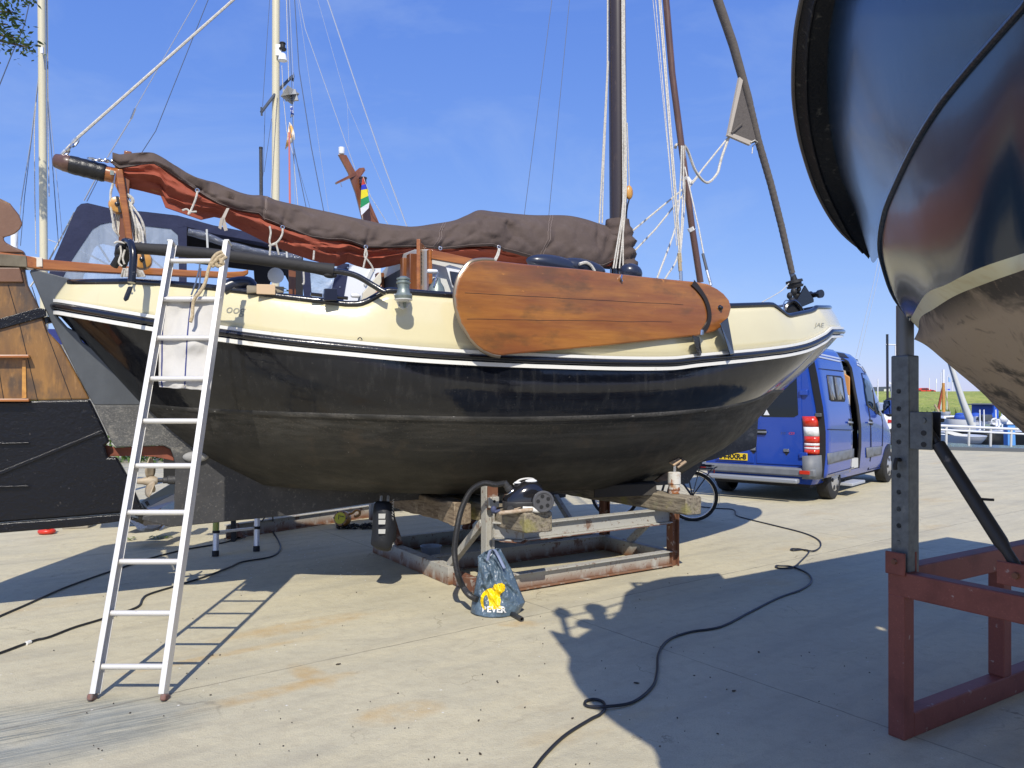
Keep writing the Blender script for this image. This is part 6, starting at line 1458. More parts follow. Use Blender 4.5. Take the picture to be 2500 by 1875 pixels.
bandm = mat('scuffed_rubber_band', (.007,.009,.014), .6, spec=.25, bump=[(70,.003),(9,.006)], layers=[dict(s=26, lo=.60, hi=.72, st=(1,1,.3), c=(.10,.10,.095), f=.7)])
mid_ = [p.lerp(q, .45)+Vector((-.012,-.012,-.02)) for p, q in zip(R_bo, R_bi)]
MB().loft([R_bo, [p.lerp(q, .3)+Vector((-.006,-.006,-.006)) for p, q in zip(R_bo, R_bi)], mid_, R_bi]).build('rub_band', bandm, yacht, smooth=35)
MB().tube([p+Vector((0,0,-.002)) for p in mid_[2:]], .006, 6).build('band_seam', bandm, yacht)
MB().tube(R_bo[1:], .010, 6).build('band_edge', mat('band_edge', (.10,.09,.085), .5), yacht)
# bulwark, deck and far quarter above what the camera can see (they throw the big shadow)
up_ = [p+Vector((.03,.02,.22)) for p in R_bo]
MB().loft([R_bo, up_]).build('bulwark', navy, yacht, smooth=80)
dkp = Vector((2.9, 2.2, 3.3))
MB().loft([R_bo, [p.lerp(dkp, .5) for p in R_bo], [p.lerp(dkp, .98) for p in R_bo]]).build('deck', M['deckgrey'], yacht)
MB().poly([R_bo[0], R_bo[0]+Vector((3.3,2.15,0)), Vector((7.0,3.6,2.7)), Vector((5.5,-.5,3.0)), R_bo[-1], Vector((2.9,2.2,3.3))]).build('deck', M['deckgrey'], yacht, smooth=0)
far_ = [R_bo[0], R_bi[0], R_ba_top[0], R_ba[0], R_bo2[0], R_ke[0]]
MB().loft([far_, [p+Vector((3.3,2.15,-.05)) for p in far_]]).build('far_quarter', navy, yacht, smooth=60)
MB().loft([R_ke, [p.lerp(Vector((3.4,2.6,1.3)), .9) for p in R_ke]]).build('bottom', anti, yacht)
# deck gear whose shadow falls on the yard
dg_ = MB()
dg_.tube([(.62,1.55,3.6),(.66,1.58,4.45)], .025, 8); dg_.tube([(.90,1.9,3.55),(.92,1.9,4.15)], .06, 8); dg_.tube([(.66,1.58,4.2),(.92,1.9,4.05),(1.35,2.5,3.9)], .014, 6)
dg_.tube([(.66,1.58,3.9),(.92,1.9,3.85),(1.35,2.5,3.7)], .012, 6); dg_.tube([(1.35,2.5,3.3),(1.37,2.5,4.35),(1.70,2.55,4.3)], .03, 8)
dg_.build('deck_rail', M['steel'], yacht)
ac = MB(); ac.ell((.66,1.58,4.3), .07, .05, .13); ac.ell((.92,1.9,4.1), .09, .08, .14); ac.ell((.80,1.75,3.85), .09, .08, .10); ac.tube([(1.0,1.95,3.6),(1.15,2.1,3.9),(1.25,2.2,3.75)], .03, 6); ac.build('deck_fittings', M['blackrubber'], yacht)
MB().prism([(1.35,2.9,3.25),(1.62,3.45,3.55),(2.05,3.7,3.2),(1.5,3.1,3.1)], (.12,-.08,0)).build('deck_box', navy, yacht, smooth=0)
tag(MB().prism([(.50,1.72,3.70),(.57,1.50,3.45),(.63,1.25,3.3),(.95,1.3,3.5),(.75,1.6,3.56)], (.01,0,.03)).build('bow_shadow_piece', M['canvasedge'], None, smooth=0), 'unseen flat grey piece above the bow of the blue yacht, added to cast a shadow spike', 'flag')  # out of view, added only for the pointed tip of the yacht's shadow
# ---- red stand with telescopic grey post
E1 = Vector((.848,.53,0)).normalized(); E2 = Vector((E1.y,-E1.x,0))
sf = gnd(2208,1810)
def sp3(a, b, z): return sf+E1*a+E2*b+Zv*z
stand = thing('support_stand', 'rust-red steel boat stand with grey adjustable post under the blue hull', 'boat stand', sf)
redp = mat('red_oxide_stand_paint', (.22,.062,.042), .6, bump=(90,.001), layers=[dict(s=120, lo=.58, hi=.66, c=(.32,.10,.07), f=.7), dict(s=5, lo=.45, hi=.7, c=(.14,.035,.024)), dict(s=14, lo=.66, hi=.7, c=(.45,.38,.33), f=.6)])
galv = mat('galvanised_post', (.135,.15,.155), .5, .35, bump=(50,.001), layers=[dict(s=30, lo=.4, hi=.65, c=(.095,.105,.11)), dict(s=8, lo=.62, hi=.7, c=(.22,.23,.22), f=.5)])
def rbm(nm, a, b, w, h): return MB().beam(a, b, w, h, Zv if abs((Vector(b)-Vector(a)).normalized().z) < .9 else E1).build(nm, redp, stand, smooth=0, bev=.006)
t_ = .042
rbm('leg', sp3(t_,-t_,0), sp3(t_,-t_,.70), .085, .085)
rbm('foot_beam', sp3(.085,-t_,.06), sp3(3.4,-t_,.06), .085, .12)
rbm('cross_beam', sp3(.0,-.085,.755) if False else sp3(t_,-.085,.755), sp3(t_,1.5,.755), .085, .12)
rbm('cross_beam', sp3(.0,-t_,.755), sp3(.084,-t_,.755), .084, .12)
rbm('side_beam', sp3(.085,-t_,.775), sp3(3.2,-t_,.775), .085, .12)
rbm('post', sp3(1.0,-t_,.12), sp3(1.0,-t_,.715), .085, .085)
rbm('foot_beam', sp3(t_,.9,.06), sp3(3.4,.9,.06), .08, .12); rbm('leg', sp3(t_,.9,.12), sp3(t_,.9,.695), .08, .08)
for b in (-.088, .003):
    pass
MB().obox(sp3(-.006,-t_,.855), E1, E2, Zv, .012, .10, .11).build('post_bracket', redp, stand, bev=.004); MB().obox(sp3(.09,-t_,.855), E1, E2, Zv, .012, .10, .11).build('post_bracket', redp, stand, bev=.004)
MB().lathe(sp3(-.012,-t_,.865), -E1, [(0,.014),(.012,.012)], 10).build('bolt', M['trestlerust'], stand)
# post; flat black discs stand in for its shaded pin holes
def post_tube(base, s, z0, z1, m, holes):
    mb = MB(); c = base
    c4 = [(-s/2,-s/2),(s/2,-s/2),(s/2,s/2),(-s/2,s/2)]
    mb.prism([c+E1*a+E2*b+Zv*z0 for a, b in c4], Zv*(z1-z0)); return mb.build('grey_post', m, stand, smooth=0, bev=.007)
pb_ = sp3(t_+.034,-t_,0)
po = post_tube(pb_, .092, .80, 1.872, galv, None)
for y in (955,998,1040,1080,1163,1204,1246,1287,1328):
    z = H-(y-CY)/F*3.68; c = pb_-E1*.0465+Zv*z-E2*.004
    MB().lathe(c+E1*.002, -E1, [(0,.0125),(.0015,.0125)], 14).build('pin_hole', M['blackrubber'], po)
pz_ = H-(1130-CY)/F*3.68; MB().tube([pb_-E1*.03+Zv*(pz_+.01)+E2*.004, pb_-E1*.075+Zv*(pz_+.015), pb_-E1*.085+Zv*(pz_-.015), pb_-E1*.082+Zv*(pz_-.035)], .010, 8).build('locking_pin', M['blackrubber'], po)
MB().lathe(pb_+Zv*1.86, Zv, [(0,.040),(.26,.040)], 24).build('inner_pipe', mat('galv_pipe', (.16,.165,.165), .5, .4, bump=(40,.001)), po)
for d_, m_ in ((.0, galv), (.066, M['blackrubber'])):
    pass
br_c = pb_+E2*.046
MB().obox(br_c+E2*.055-E1*.035+Zv*1.505, E1, E2, Zv, .010, .11, .18).build('brace_bracket', galv, po, bev=.003); MB().obox(br_c+E2*.055+E1*.035+Zv*1.505, E1, E2, Zv, .010, .11, .18).build('brace_bracket', M['blackrubber'], po, bev=.003)
for z, mm_ in ((1.555, galv),(1.495, M['blackrubber']),(1.44, M['blackrubber'])): MB().lathe(br_c+E2*.07-E1*.041+Zv*z, -E1, [(0,.013),(.006 if z > 1.55 else .0015,.013)], 14).build('bracket_bolt', mm_, po)
MB().lathe(br_c+E2*.10+E1*.04+Zv*1.555, E1, [(0,.010),(.03,.010)], 10).build('bracket_bolt', M['blackrubber'], po)
s0 = br_c+E2*.06+Zv*1.53; s1 = at(2494,1402,s0.y-.40); st_m = mat('dark_strut', (.022,.022,.023), .55, layers=[dict(s=7, lo=.62, hi=.68, c=(.16,.14,.12), f=.8)])
dv = (s1-s0); sb = MB(); sb.lathe(s0, dv, [(0,.016),(.13*dv.length,.018),(.14*dv.length,.030),(.30*dv.length,.031),(.80*dv.length,.031),(.86*dv.length,.022),(dv.length,.022)], 18); sb.build('brace_strut', st_m, stand, smooth=40)
h_ = s0+dv*.52; MB().tube([h_, h_+E2*.06+E1*.02, h_+E2*.075+E1*.03], .006, 8).build('strut_handle', M['blackrubber'], stand)
h_ = s0+dv*.15; MB().tube([h_, h_-E2*.03-Zv*.012], .006, 8).build('strut_handle', M['blackrubber'], stand)
MB().obox(s1-E1*.04+Zv*.0, E1, E2, Zv, .012, .16, .10).build('strut_bracket', redp, stand, bev=.004); MB().obox(s1+E1*.04, E1, E2, Zv, .012, .16, .10).build('strut_bracket', redp, stand, bev=.004)
MB().lathe(s1-E1*.046, -E1, [(0,.016),(.014,.013)], 10).build('bolt', M['trestlerust'], stand)
# ================================================================ CABIN CRUISER BEHIND THE STERN
CV = -2.3
cru = thing('cabin_cruiser', 'white and navy motor cruiser with dark blue sprayhood behind the stern', 'motor boat', W(2.5, -3.8, 0))
nvc = mat('navy_canvas', (.016,.021,.058), .85, layers=[dict(s=3, lo=.4, hi=.7, c=(.022,.028,.072))], bump=[(4,.02),(200,.001)])
def CS(x, y, dv=0): return S(x, y, CV+dv)
def cpan(name, px, m, dv=0, th=.02, parent=None): return MB().prism([CS(x, y, dv) for x, y in px], -BN*th).build(name, m, parent or cru, smooth=0)
clearp = mat('clear_plastic_window', (.50,.58,.70), .12, alpha=.42, coat=.3, layers=[dict(s=3, lo=.4, hi=.7, st=(3,3,.4), c=(.30,.38,.50))], bump=(3,.02))
can = cpan('sprayhood', [(112,705),(124,650),(179,524),(188,506),(198,497.5),(214,495.5),(246,547),(225,560),(174,636),(150,683),(146,705)], nvc)
cpan('sprayhood_band', [(214,495.5),(275,510),(434,526),(434,573),(417,558),(269,542),(246,547)], nvc, .002)
cpan('sprayhood_band', [(434,526),(521,550),(640,573),(720,592),(720,612),(640,592),(521,570),(456,553),(434,555)], nvc, .002)
cpan('sprayhood_post', [(434,555),(456,553),(456,705),(437,705),(437,660)], nvc)
pn1 = cpan('window_panel', [(150,683),(174,636),(225,560),(246,547),(269,542),(417,558),(434,573),(437,660),(437,690),(330,694),(240,688)], clearp, -.006, .004)
cpan('window_hem', [(150,683),(240,688),(330,694),(437,690),(437,705),(146,705)], nvc, .001)
# roof of the hood, crowned across the boat
tp = [(179,524),(188,506),(198,497.5),(214,495.5),(275,510),(355,517),(434,526),(521,550),(640,573),(720,592)]
rows = []
for k in range(9):
    t = k/8; rows.append([CS(x, y)-BN*2.3*t+Zv*.10*math.sin(math.pi*t) for x, y in [(118,690)]+tp])
MB().loft(rows).build('sprayhood_roof', nvc, cru, smooth=60)
for a, b in (((252,552),(290,585)),((402,562),(357,600)),((232,585),(268,640)),((160,590),(270,650)),((350,615),(402,660))):
    MB().tube([CS(a[0],a[1],-.25), CS(b[0],b[1],-.3)], .011, 8).build('hood_frame', M['steel'], cru)
P = resample(catmull([CS(459,566,.03), CS(500,576,.04), CS(560,598,.05), CS(640,618,.05), CS(735,632,.04)], 8), 60)
MB().tube(P, [.045+.012*nz(p, 8) for p in P], 10).build('rolled_window', mat('rolled_clear_plastic', (.10,.11,.14), .12, coat=.8, bump=(14,.03)), cru)
for x in (505, 700): MB().tube([CS(x, 560 if x < 600 else 612, .1), CS(x+2, 605 if x < 600 else 650, .1)], .012, 6).build('strap', M['greywhite'], cru)
dk_ = mat('cruiser_interior', (.012,.012,.015), .8)
MB().prism([CS(456,560,-1.1), CS(740,610,-1.1), CS(740,735,-1.1), CS(706,735,-1.1), CS(706,690,-1.1), CS(697,672,-1.1), CS(668,672,-1.1), CS(660,690,-1.1), CS(650,735,-1.1), CS(625,735,-1.1), CS(620,660,-1.1), CS(456,640,-1.1)], -BN*.03).build('interior_wall', dk_, cru, smooth=0)
cpan('cabin_post', [(705,640),(722,640),(722,735),(705,735)], M['teak'], -.2)
cpan('navy_strip', [(735,650),(756,655),(762,735),(744,735)], nvc, -.02); cpan('navy_strip', [(826,640),(853,645),(838,735),(803,735)], nvc, -.02)
cpan('clear_screen', [(757,655),(826,640),(803,735),(762,735)], mat('clear_screen', (.36,.46,.60), .1, coat=.7, bump=(5,.04), layers=[dict(s=4, lo=.45, hi=.65, c=(.62,.68,.76))]), -.025)
cpan('cabin_front', [(853,645),(905,657),(912,640),(930,648),(925,740),(838,740)], M['white2'], -.03, .6)
cpan('cabin_front', [(905,657),(916,654),(893,700),(888,694)], M['greywhite'], -.01)
for (x, y) in ((849,653),(830,701)): MB().lathe(CS(x,y,-.015), BN, [(0,.012),(.006,.008)], 8).build('press_stud', M['steel'], cru)
MB().lathe(CS(673,673,-.9), BN, [(0,.10),(.02,.10),(.03,.06)], 20).build('life_ring_bracket', M['greywhite'], cru)
rows = []
hullp_ = [(-.45,1.30),(.2,1.42),(2,1.5),(4,1.5),(5.6,1.15),(6.6,.6),(7.2,.05)]
cu_ = [sinterp(hullp_, -.45+7.65*i/30) for i in range(31)]
def crow(z, f, sgn): return [W(-.45+7.65*i/30, -3.75+sgn*cu_[i]*f, z+.25*(i/30)**2) for i in range(31)]
def cstrip(name, z0, f0, z1, f1, m):
    mb = MB()
    for sg in (1, -1): mb.loft([crow(z0, f0, sg), crow(z1, f1, sg)])
    a, b = crow(z0, f0, 1)[0], crow(z0, f0, -1)[0]; c, d = crow(z1, f1, -1)[0], crow(z1, f1, 1)[0]; mb.poly([a, b, c, d])
    return mb.build(name, m, cru, smooth=50)
cstrip('hull', 1.25, .45, 2.18, .97, M['white2']); cstrip('navy_sheer', 2.24, .985, 2.40, 1.0, mat('blue_sheer', (.02,.035,.20), .2, coat=.5)); cstrip('rub_strip', 2.18, .97, 2.24, .985, M['steel'])
mb = MB(); mb.loft([crow(2.40,1,1), crow(2.43,.5,1), crow(2.44,0,1), crow(2.43,.5,-1), crow(2.40,1,-1)]); mb.loft([crow(1.25,.45,1), crow(1.22,0,1), crow(1.25,.45,-1)]); mb.build('deck', M['white2'], cru)
for u, v in ((4.6,-3.0),(4.6,-4.5)):
    MB().beam(W(u,v,0), W(u,v,1.5), .1, .1, BD).build('support_leg', M['blackrubber'], cru)
tag(MB().beam(at(412,1165,8.6), at(412,1085,8.6), .11, .15, BN).beam(at(425,1165,8.6), at(425,1110,8.6), .03, .1, BN).build('black_support', M['blackrubber'], None, bev=.006), 'black support post of the yard seen through the propeller gap', 'support')
# signal mast of the cruiser with its flag
cm_ = MB().prism([CS(826,376,-.9), CS(846,378,-.9), CS(878,438,-.9), CS(902,490,-.9), CS(931,556,-.9), CS(888,548,-.9), CS(868,470,-.9), CS(850,420,-.9)], -BN*.05).build('signal_mast', M['teak'], cru, smooth=0, bev=.006)
MB().lathe(CS(834,376,-.92), Zv, [(0,.035),(.015,.04),(.04,.04),(.085,.04),(.09,.03)], 16).build('mast_light', M['white2'], cm_)
MB().prism([CS(821,444,-.8), CS(824,448,-.8), CS(870,428,-.9), CS(868,420,-.9)], -BN*.10+Zv*.01).build('crosstree', M['teak'], cm_, smooth=0); MB().prism([CS(860,425,-.9), CS(878,436,-.9), CS(892,416,-1.0), CS(889,409,-1.0), CS(877,410,-1.0)], -BN*.05).build('crosstree', M['teak'], cm_, smooth=0)
MB().lathe(CS(886,450,-.85), Zv, [(0,.05),(.07,.045),(.075,.055),(.09,.055)], 16).build('mast_light', mat('dark_light', (.05,.03,.04), .3), cm_)
wire([(832,447,CV-.8),(833,454,CV-.8),(835,456,CV-.8)], .006, M['steel'], 'crosstree', cm_)
fgx = [(886,434,889,434),(883,452,893,449),(882,464,898,461),(881,486,899,478),(880,508,902,494),(882,526,900,508)]
for (a, b), c in zip(zip(fgx, fgx[1:]), ((.75,.10,.06),(.03,.06,.55),(.85,.72,.03),(.02,.28,.10),(.75,.76,.78))):
    MB().add([CS(a[0],a[1],-.7), CS(a[2],a[3],-.74), CS(b[2],b[3],-.74), CS(b[0],b[1],-.7)], [(0,1,2,3)]).build('flag_stripe', mat('flag_cloth_%d' % int(c[0]*100+c[1]*10), c, .8), cm_, smooth=0, solid=.004)
wire([(886,430,CV-.7),(905,480,CV-.7),(955,560,CV-.8)], .004, M['rope'], 'flag_line', cm_)
wire([(880,500,CV-.72),(890,560,CV-.7)], .003, M['rope'], 'flag_line', cm_)
# ================================================================ MASTS OF BOATS BEHIND
crm = mat('cream_mast_paint', (.62,.57,.40), .35, coat=.3, layers=[dict(s=20, lo=.62, hi=.72, st=(1,1,.3), c=(.45,.41,.30), f=.5)])
def mast_thing(nm, lab, x0, y0, x1, Y, r):
    b = at(x1, 978+F*H/Y, Y); t = at(x0, y0, Y)
    o = thing(nm, lab, 'mast', b, 'masts of other yachts'); MB().lathe(b, t-b, [(0,r),((t-b).length,r*.95)], 20).build('mast_tube', crm, o, smooth=60)
    return o
def mw(o, Y, pts, r, m=None, nm='stay', n=5): return MB().tube([at(x, y, Y) for x, y in pts], r, n).build(nm, m or M['wire'], o)
mA = mast_thing('yacht_mast', 'cream mast at the far left edge, rising behind the wooden rudder', 100, -160, 112, 11, .054)
YA = 11.05
mw(mA, YA, [(98,-60),(95,180),(76,340),(52,490),(40,600)], .007, M['wire']); mw(mA, YA, [(88,250),(84,300),(85,480),(88,620)], .006, M['rope']); mw(mA, YA, [(94,200),(60,480),(50,600)], .005, M['darkwire'])
mw(mA, YA, [(116,-60),(118,240),(143,480),(156,620)], .005, M['wire']); mw(mA, YA, [(114,-60),(116,240),(134,480),(143,600)], .006, M['darkwire']); mw(mA, YA, [(113,-60),(117,300),(120,480)], .007, M['rope'])
MB().obox(at(103,123,10.9), (1,0,0), (0,1,0), (0,0,1), .035, .03, .09).build('cleat', M['white2'], mA); MB().tube([at(104,128,10.9), at(108,150,10.9), at(110,170,10.9)], .006, 5).build('stay', M['darkwire'], mA)
mw(mA, 11.2, [(80,-30),(60,60),(30,130),(-20,255)], .008, M['darkwire'])
mw(mA, 11, [(118,585),(138,592)], .005, M['rope']); mw(mA, 11.2, [(182,518),(118,640),(74,700)], .012, M['rope'])
mw(mA, 11.2, [(520,-30),(380,320),(340,382)], .006, M['darkwire']); mw(mA, 11.2, [(498,-30),(330,265)], .006, M['wire']); mw(mA, 11.2, [(320,290),(262,385)], .010, M['wire']); mw(mA, 11.2, [(330,265),(320,290)], .016, M['steel']); mw(mA, 11.2, [(240,425),(205,490)], .010, M['wire']); mw(mA, 11.2, [(246,425),(212,492)], .006, M['darkwire'])
MB().lathe(at(35,612,11.5), (0,0,1), [(0,.05),(.28,.05),(.30,.03)], 14).build('stern_lamp', M['white2'], mA)
mB = mast_thing('yacht_mast', 'tall cream mast with crosstrees and radar reflector behind the brown sail cover', 674, -160, 672, 14, .073)
YB = 14
MB().tube([at(638,274,YB-.35), at(676,224,YB), at(714,186,YB+.3)], .028, 8).build('spreader', M['greyplate'], mB)
MB().prism([at(710,196,YB+.3), at(716,176,YB+.3), at(718,184,YB+.3), at(716,198,YB+.3)], (0,.03,0)).build('spreader', M['greyplate'], mB, smooth=0); MB().tube([at(638,262,YB-.35), at(639,282,YB-.35)], .02, 6).build('spreader', M['greyplate'], mB)
lm = at(690,116,YB-.1); MB().lathe(lm-Zv*.05, Zv, [(0,.06),(.03,.07),(.05,.045),(.11,.045),(.12,.06),(.14,.05)], 14).build('steaming_lamp', M['blackrubber'], mB); MB().lathe(lm-Zv*.24, Zv, [(0,.085),(.11,.06),(.13,.04)], 14).build('deck_lamp', M['white2'], mB); MB().obox(lm-Zv*.05-Vector((.07,0,0)), (1,0,0), (0,1,0), (0,0,1), .10, .05, .2).build('lamp_bracket', M['white2'], mB)
rc = at(708,232,YB-.1); rr_m = mat('radar_reflector', (.38,.38,.36), .4, .6)
ax_ = [Vector((.9,.3,.25)).normalized(), Vector((-.2,.9,.3)).normalized()]; ax_.append(ax_[0].cross(ax_[1]).normalized()); rf_ = MB()
for i in range(3):
    a, b = ax_[i], ax_[(i+1) % 3]; rf_.poly([rc+a*.17, rc+b*.17, rc-a*.17, rc-b*.17])
rf_.build('radar_reflector', rr_m, mB, smooth=0, solid=.006)
MB().prism([rc+Vector((-.13,0,.10)), rc+Vector((.10,0,.11)), rc+Vector((.15,0,-.09)), rc+Vector((-.09,0,-.10))], (0,.05,0)).build('radar_reflector', rr_m, mB, smooth=0)
MB().loft([[at(708,258,YB-.1), at(710,275,YB-.1), at(709,288,YB-.1)], [at(713,258,YB-.1), at(716,274,YB-.15), at(718,282,YB-.1)]]).build('blue_flag', mat('blue_white_flag', (.03,.06,.30), .8, layers=[dict(s=22, lo=.5, hi=.52, c=(.75,.76,.78))]), mB, solid=.003)
MB().loft([[at(706,298,YB-.1), at(702,330,YB-.15), at(696,365,YB-.1)], [at(709,300,YB-.1), at(711,330,YB-.05), at(703,358,YB-.1)], [at(712,305,YB-.1), at(719,325,YB-.15), at(720,340,YB-.1)]]).build('club_flag', mat('white_orange_flag', (.72,.68,.60), .8, layers=[dict(s=5, lo=.52, hi=.56, c=(.75,.42,.12))]), mB, smooth=60, solid=.004)
for q, r, m in (([(698,-60),(702,100),(705,196)],.007,M['rope']),([(704,-60),(716,190)],.007,M['wire']),([(701,-60),(712,200),(718,400)],.006,M['darkwire']),([(718,-20),(730,170),(760,360),(792,525)],.009,M['darkwire']),([(724,-20),(803,520)],.004,M['wire']),([(727,-20),(745,70),(868,415)],.008,M['wire']),([(770,-20),(850,260),(975,545)],.004,M['wire']),([(793,-20),(870,210),(940,410),(994,555)],.013,M['wire']),([(705,300),(748,510)],.008,M['darkwire']),([(688,160),(692,240),(700,320),(716,380),(728,510)],.006,M['rope']),([(716,200),(717,400),(721,505)],.005,M['wire']),([(717,370),(762,525)],.004,M['darkwire']),([(661,-40),(641,260)],.005,M['darkwire']),([(647,266),(643,420),(635,480)],.005,M['darkwire']),([(676,230),(666,400),(661,490)],.006,M['rope']),([(663,290),(645,420)],.005,M['darkwire']),([(848,250),(852,360)],.003,M['wire'])):
    mw(mB, YB-.1, q, r, m)
tag(MB().lathe(at(708,520,YB-.4), at(706,330,YB-.4)-at(708,520,YB-.4), [(0,.02),(1.45,.015)], 8).build('flagstaff', mat('faded_red_pole', (.55,.16,.14), .5), None), 'thin faded red flagstaff beside the tall cream mast', 'flagstaff')
ant = thing('grey_stub_pole', 'short grey pole with black cap left of the tall cream mast', 'pole', at(638,520,12)); MB().lathe(at(638,530,12), at(637,362,12)-at(638,530,12), [(0,.028),(1.1,.028)], 10).build('pole', M['keel'], ant); MB().lathe(at(637,364,12), Zv, [(0,.03),(.03,.03)], 10).build('cap', M['blackrubber'], ant)
mC = thing('backstay_pair', 'two thin dark stays of a far yacht crossing the sky left of the dark mast', 'rigging', at(1300,700,16), None)
mw(mC, 16, [(1355,-60),(1278,540)], .007, M['darkwire']); mw(mC, 16, [(1396,-60),(1338,545)], .007, M['darkwire'])
mD = thing('forestay_pair', 'two faint grey stays of a far yacht hanging down beside the blue van roof', 'rigging', at(2100,860,26), None)
mw(mD, 26, [(2160,560),(2133,690),(2083,900)], .010, M['wire']); mw(mD, 26, [(2166,560),(2141,690),(2092,900)], .008, M['wire'])
# ================================================================ TREE at the left edge
tr_ = thing('tree', 'leafy tree beyond the left edge, one branch hanging into the top left corner', 'tree', (-9.6, 10.2, 0))
bark = mat('tree_bark', (.10,.075,.05), .9, bump=(14,.02)); leafm = mat('tree_leaves', (.045,.085,.022), .6, layers=[dict(s=6, lo=.4, hi=.65, c=(.075,.13,.03)), dict(s=2, lo=.5, hi=.7, c=(.03,.06,.018))])
rt = random.Random(21); tb_ = Vector((-9.6,10.2,0)); limbs = []
MB().tube(catmull([tb_, tb_+Vector((.1,0,2)), tb_+Vector((-.1,.1,4.5)), tb_+Vector((.05,.1,8))], 6), [.24-.006*i for i in range(19)], 12).build('trunk', bark, tr_, smooth=60)
br_ = MB(); lv_ = MB(); clumps = []
tips = [at(36,92,9.0), at(70,115,9.0), at(18,60,9.0), at(62,-6,9.0), at(-10,20,9.0), at(-30,90,9.1), at(30,30,9.1)]
for tpnt in tips: 
    s = tb_+Vector((0,.1,6.2)); m_ = s.lerp(tpnt,.55)+Vector((0,0,.35)); c = catmull([s, m_, tpnt], 8); br_.tube(c, [.05*(1-i/len(c))+.006 for i in range(len(c))], 6)
    for k in range(9):
        p = c[-1-int(k*.75)]; clumps.append((p, .085))
for k in range(260):
    a = rt.uniform(0,6.28); rr = 2.3*math.sqrt(rt.random()); z = rt.uniform(5.2,9.8); f = math.sqrt(max(0, 1-((z-7.4)/2.7)**2)); clumps.append((tb_+Vector((math.cos(a)*rr*f-.6, math.sin(a)*rr*f, z)), .34))
for c, sp in clumps:
    for i in range(20):
        p = c+Vector((rt.gauss(0,sp), rt.gauss(0,sp), rt.gauss(0,sp*.8))); d = Vector((rt.uniform(-1,1), rt.uniform(-1,1), rt.uniform(-.8,.3))).normalized(); s = d.cross(Vector((rt.uniform(-1,1), rt.uniform(-1,1), 1))).normalized(); L_ = rt.uniform(.028,.05); lv_.add([p-d*L_, p+s*L_*.45, p+d*L_, p-s*L_*.45], [(0,1,2,3)])
br_.build('branches', bark, tr_); lv_.build('crown', leafm, tr_, smooth=0)
# ================================================================ GREENERY behind, seen under the stern and through the cruiser
def bush(nm, lab, c, rx, ry, rz, n, seed, leaf=.09, m=None):
    r_ = random.Random(seed); mb = MB()
    for i in range(n):
        while 1:
            p = Vector((r_.uniform(-1,1), r_.uniform(-1,1), r_.uniform(0,1)))
            if p.length < 1 and p.length > .45*r_.random(): break
        p = Vector((p.x*rx, p.y*ry, p.z*rz))*(1+.25*noise.noise(p*3+Vector((seed,0,0))))+Vector(c); d = Vector((r_.uniform(-1,1), r_.uniform(-1,1), r_.uniform(-.6,.9))).normalized(); s = d.cross(Vector((r_.uniform(-1,1), r_.uniform(-1,1), 1))).normalized(); L_ = leaf*r_.uniform(.6,1.2); mb.add([p-d*L_, p+s*L_*.5, p+d*L_, p-s*L_*.5], [(0,1,2,3)])
    for k in range(5): mb.tube([Vector(c), Vector(c)+Vector((r_.uniform(-.5,.5)*rx, r_.uniform(-.5,.5)*ry, rz*.7))], .02, 5)
    return tag(mb.build(nm, m or lf2, None, smooth=0), lab, 'shrub')
lf2 = mat('bright_leaves', (.095,.17,.032), .6, layers=[dict(s=3, lo=.4, hi=.65, c=(.16,.25,.05)), dict(s=1, lo=.45, hi=.7, c=(.045,.10,.02))])
bush('shrub', 'bright green shrub beyond the yard, seen through the propeller gap', (-10.4,21,0), 2.2, 1.2, 1.3, 1800, 1)
bush('shrub', 'green shrub seen through the cruiser window behind the cockpit', (-4.1,13.6,2.0), .75, .6, 1.55, 1600, 2, .05)
# ================================================================ WATER, DIKE, HARBOUR
wm = mat('harbour_water', (.02,.035,.045), .08, spec=.6, bump=[(1.2,.06,(.5,1.5,1)),(6,.01)])
wt = MB(); wt.poly([Vector((-400,20,-1.3)), Vector((700,20,-1.3)), Vector((900,900,-1.3)), Vector((-400,900,-1.3))]); wt_o = wt.build('water', wm, None, smooth=0); wt_o['kind'] = 'structure'
qw = MB()
qn = Vector((-qd.y, qd.x, 0))
qw.prism([ql+Vector((0,0,-.004)), qr+Vector((0,0,-.004)), qr+Vector((0,0,-2.0)), ql+Vector((0,0,-2.0))], -qn*.3); qwo = qw.build('quay_wall', M['conc_block'], None, smooth=0); qwo['kind'] = 'structure'
gm_ = mat('dike_grass', (.27,.32,.06), .9, layers=[dict(s=.12, lo=.4, hi=.65, st=(1,2,2), c=(.38,.40,.09)), dict(s=.5, lo=.5, hi=.7, st=(1,2,3), c=(.17,.24,.05)), dict(s=1.6, lo=.55, hi=.7, c=(.44,.40,.14)), dict(s=.25, lo=.6, hi=.7, c=(.13,.09,.04), f=.5)], bump=(1.5,.5))
rows = []
for Y, z in ((128,-1.4),(134,-.8),(150,2.2),(158,3.35),(163,3.55),(185,3.6),(240,-1.5)):
    rows.append([Vector((-300+700*i/140, Y+2*math.sin(i*.3), z+.16*noise.noise(Vector((i*.5, Y*.1, 0)))+.25*noise.noise(Vector((i*.11, Y*.05, 4))))) for i in range(141)])
dko = MB().loft(rows).build('dike', gm_, None, smooth=80); dko['kind'] = 'structure'
rdm = mat('reed_leaves', (.17,.24,.06), .8, layers=[dict(s=.3, lo=.4, hi=.65, c=(.32,.35,.14)), dict(s=1.5, lo=.5, hi=.7, c=(.09,.16,.035))]); rd_ = MB(); rq = random.Random(4)
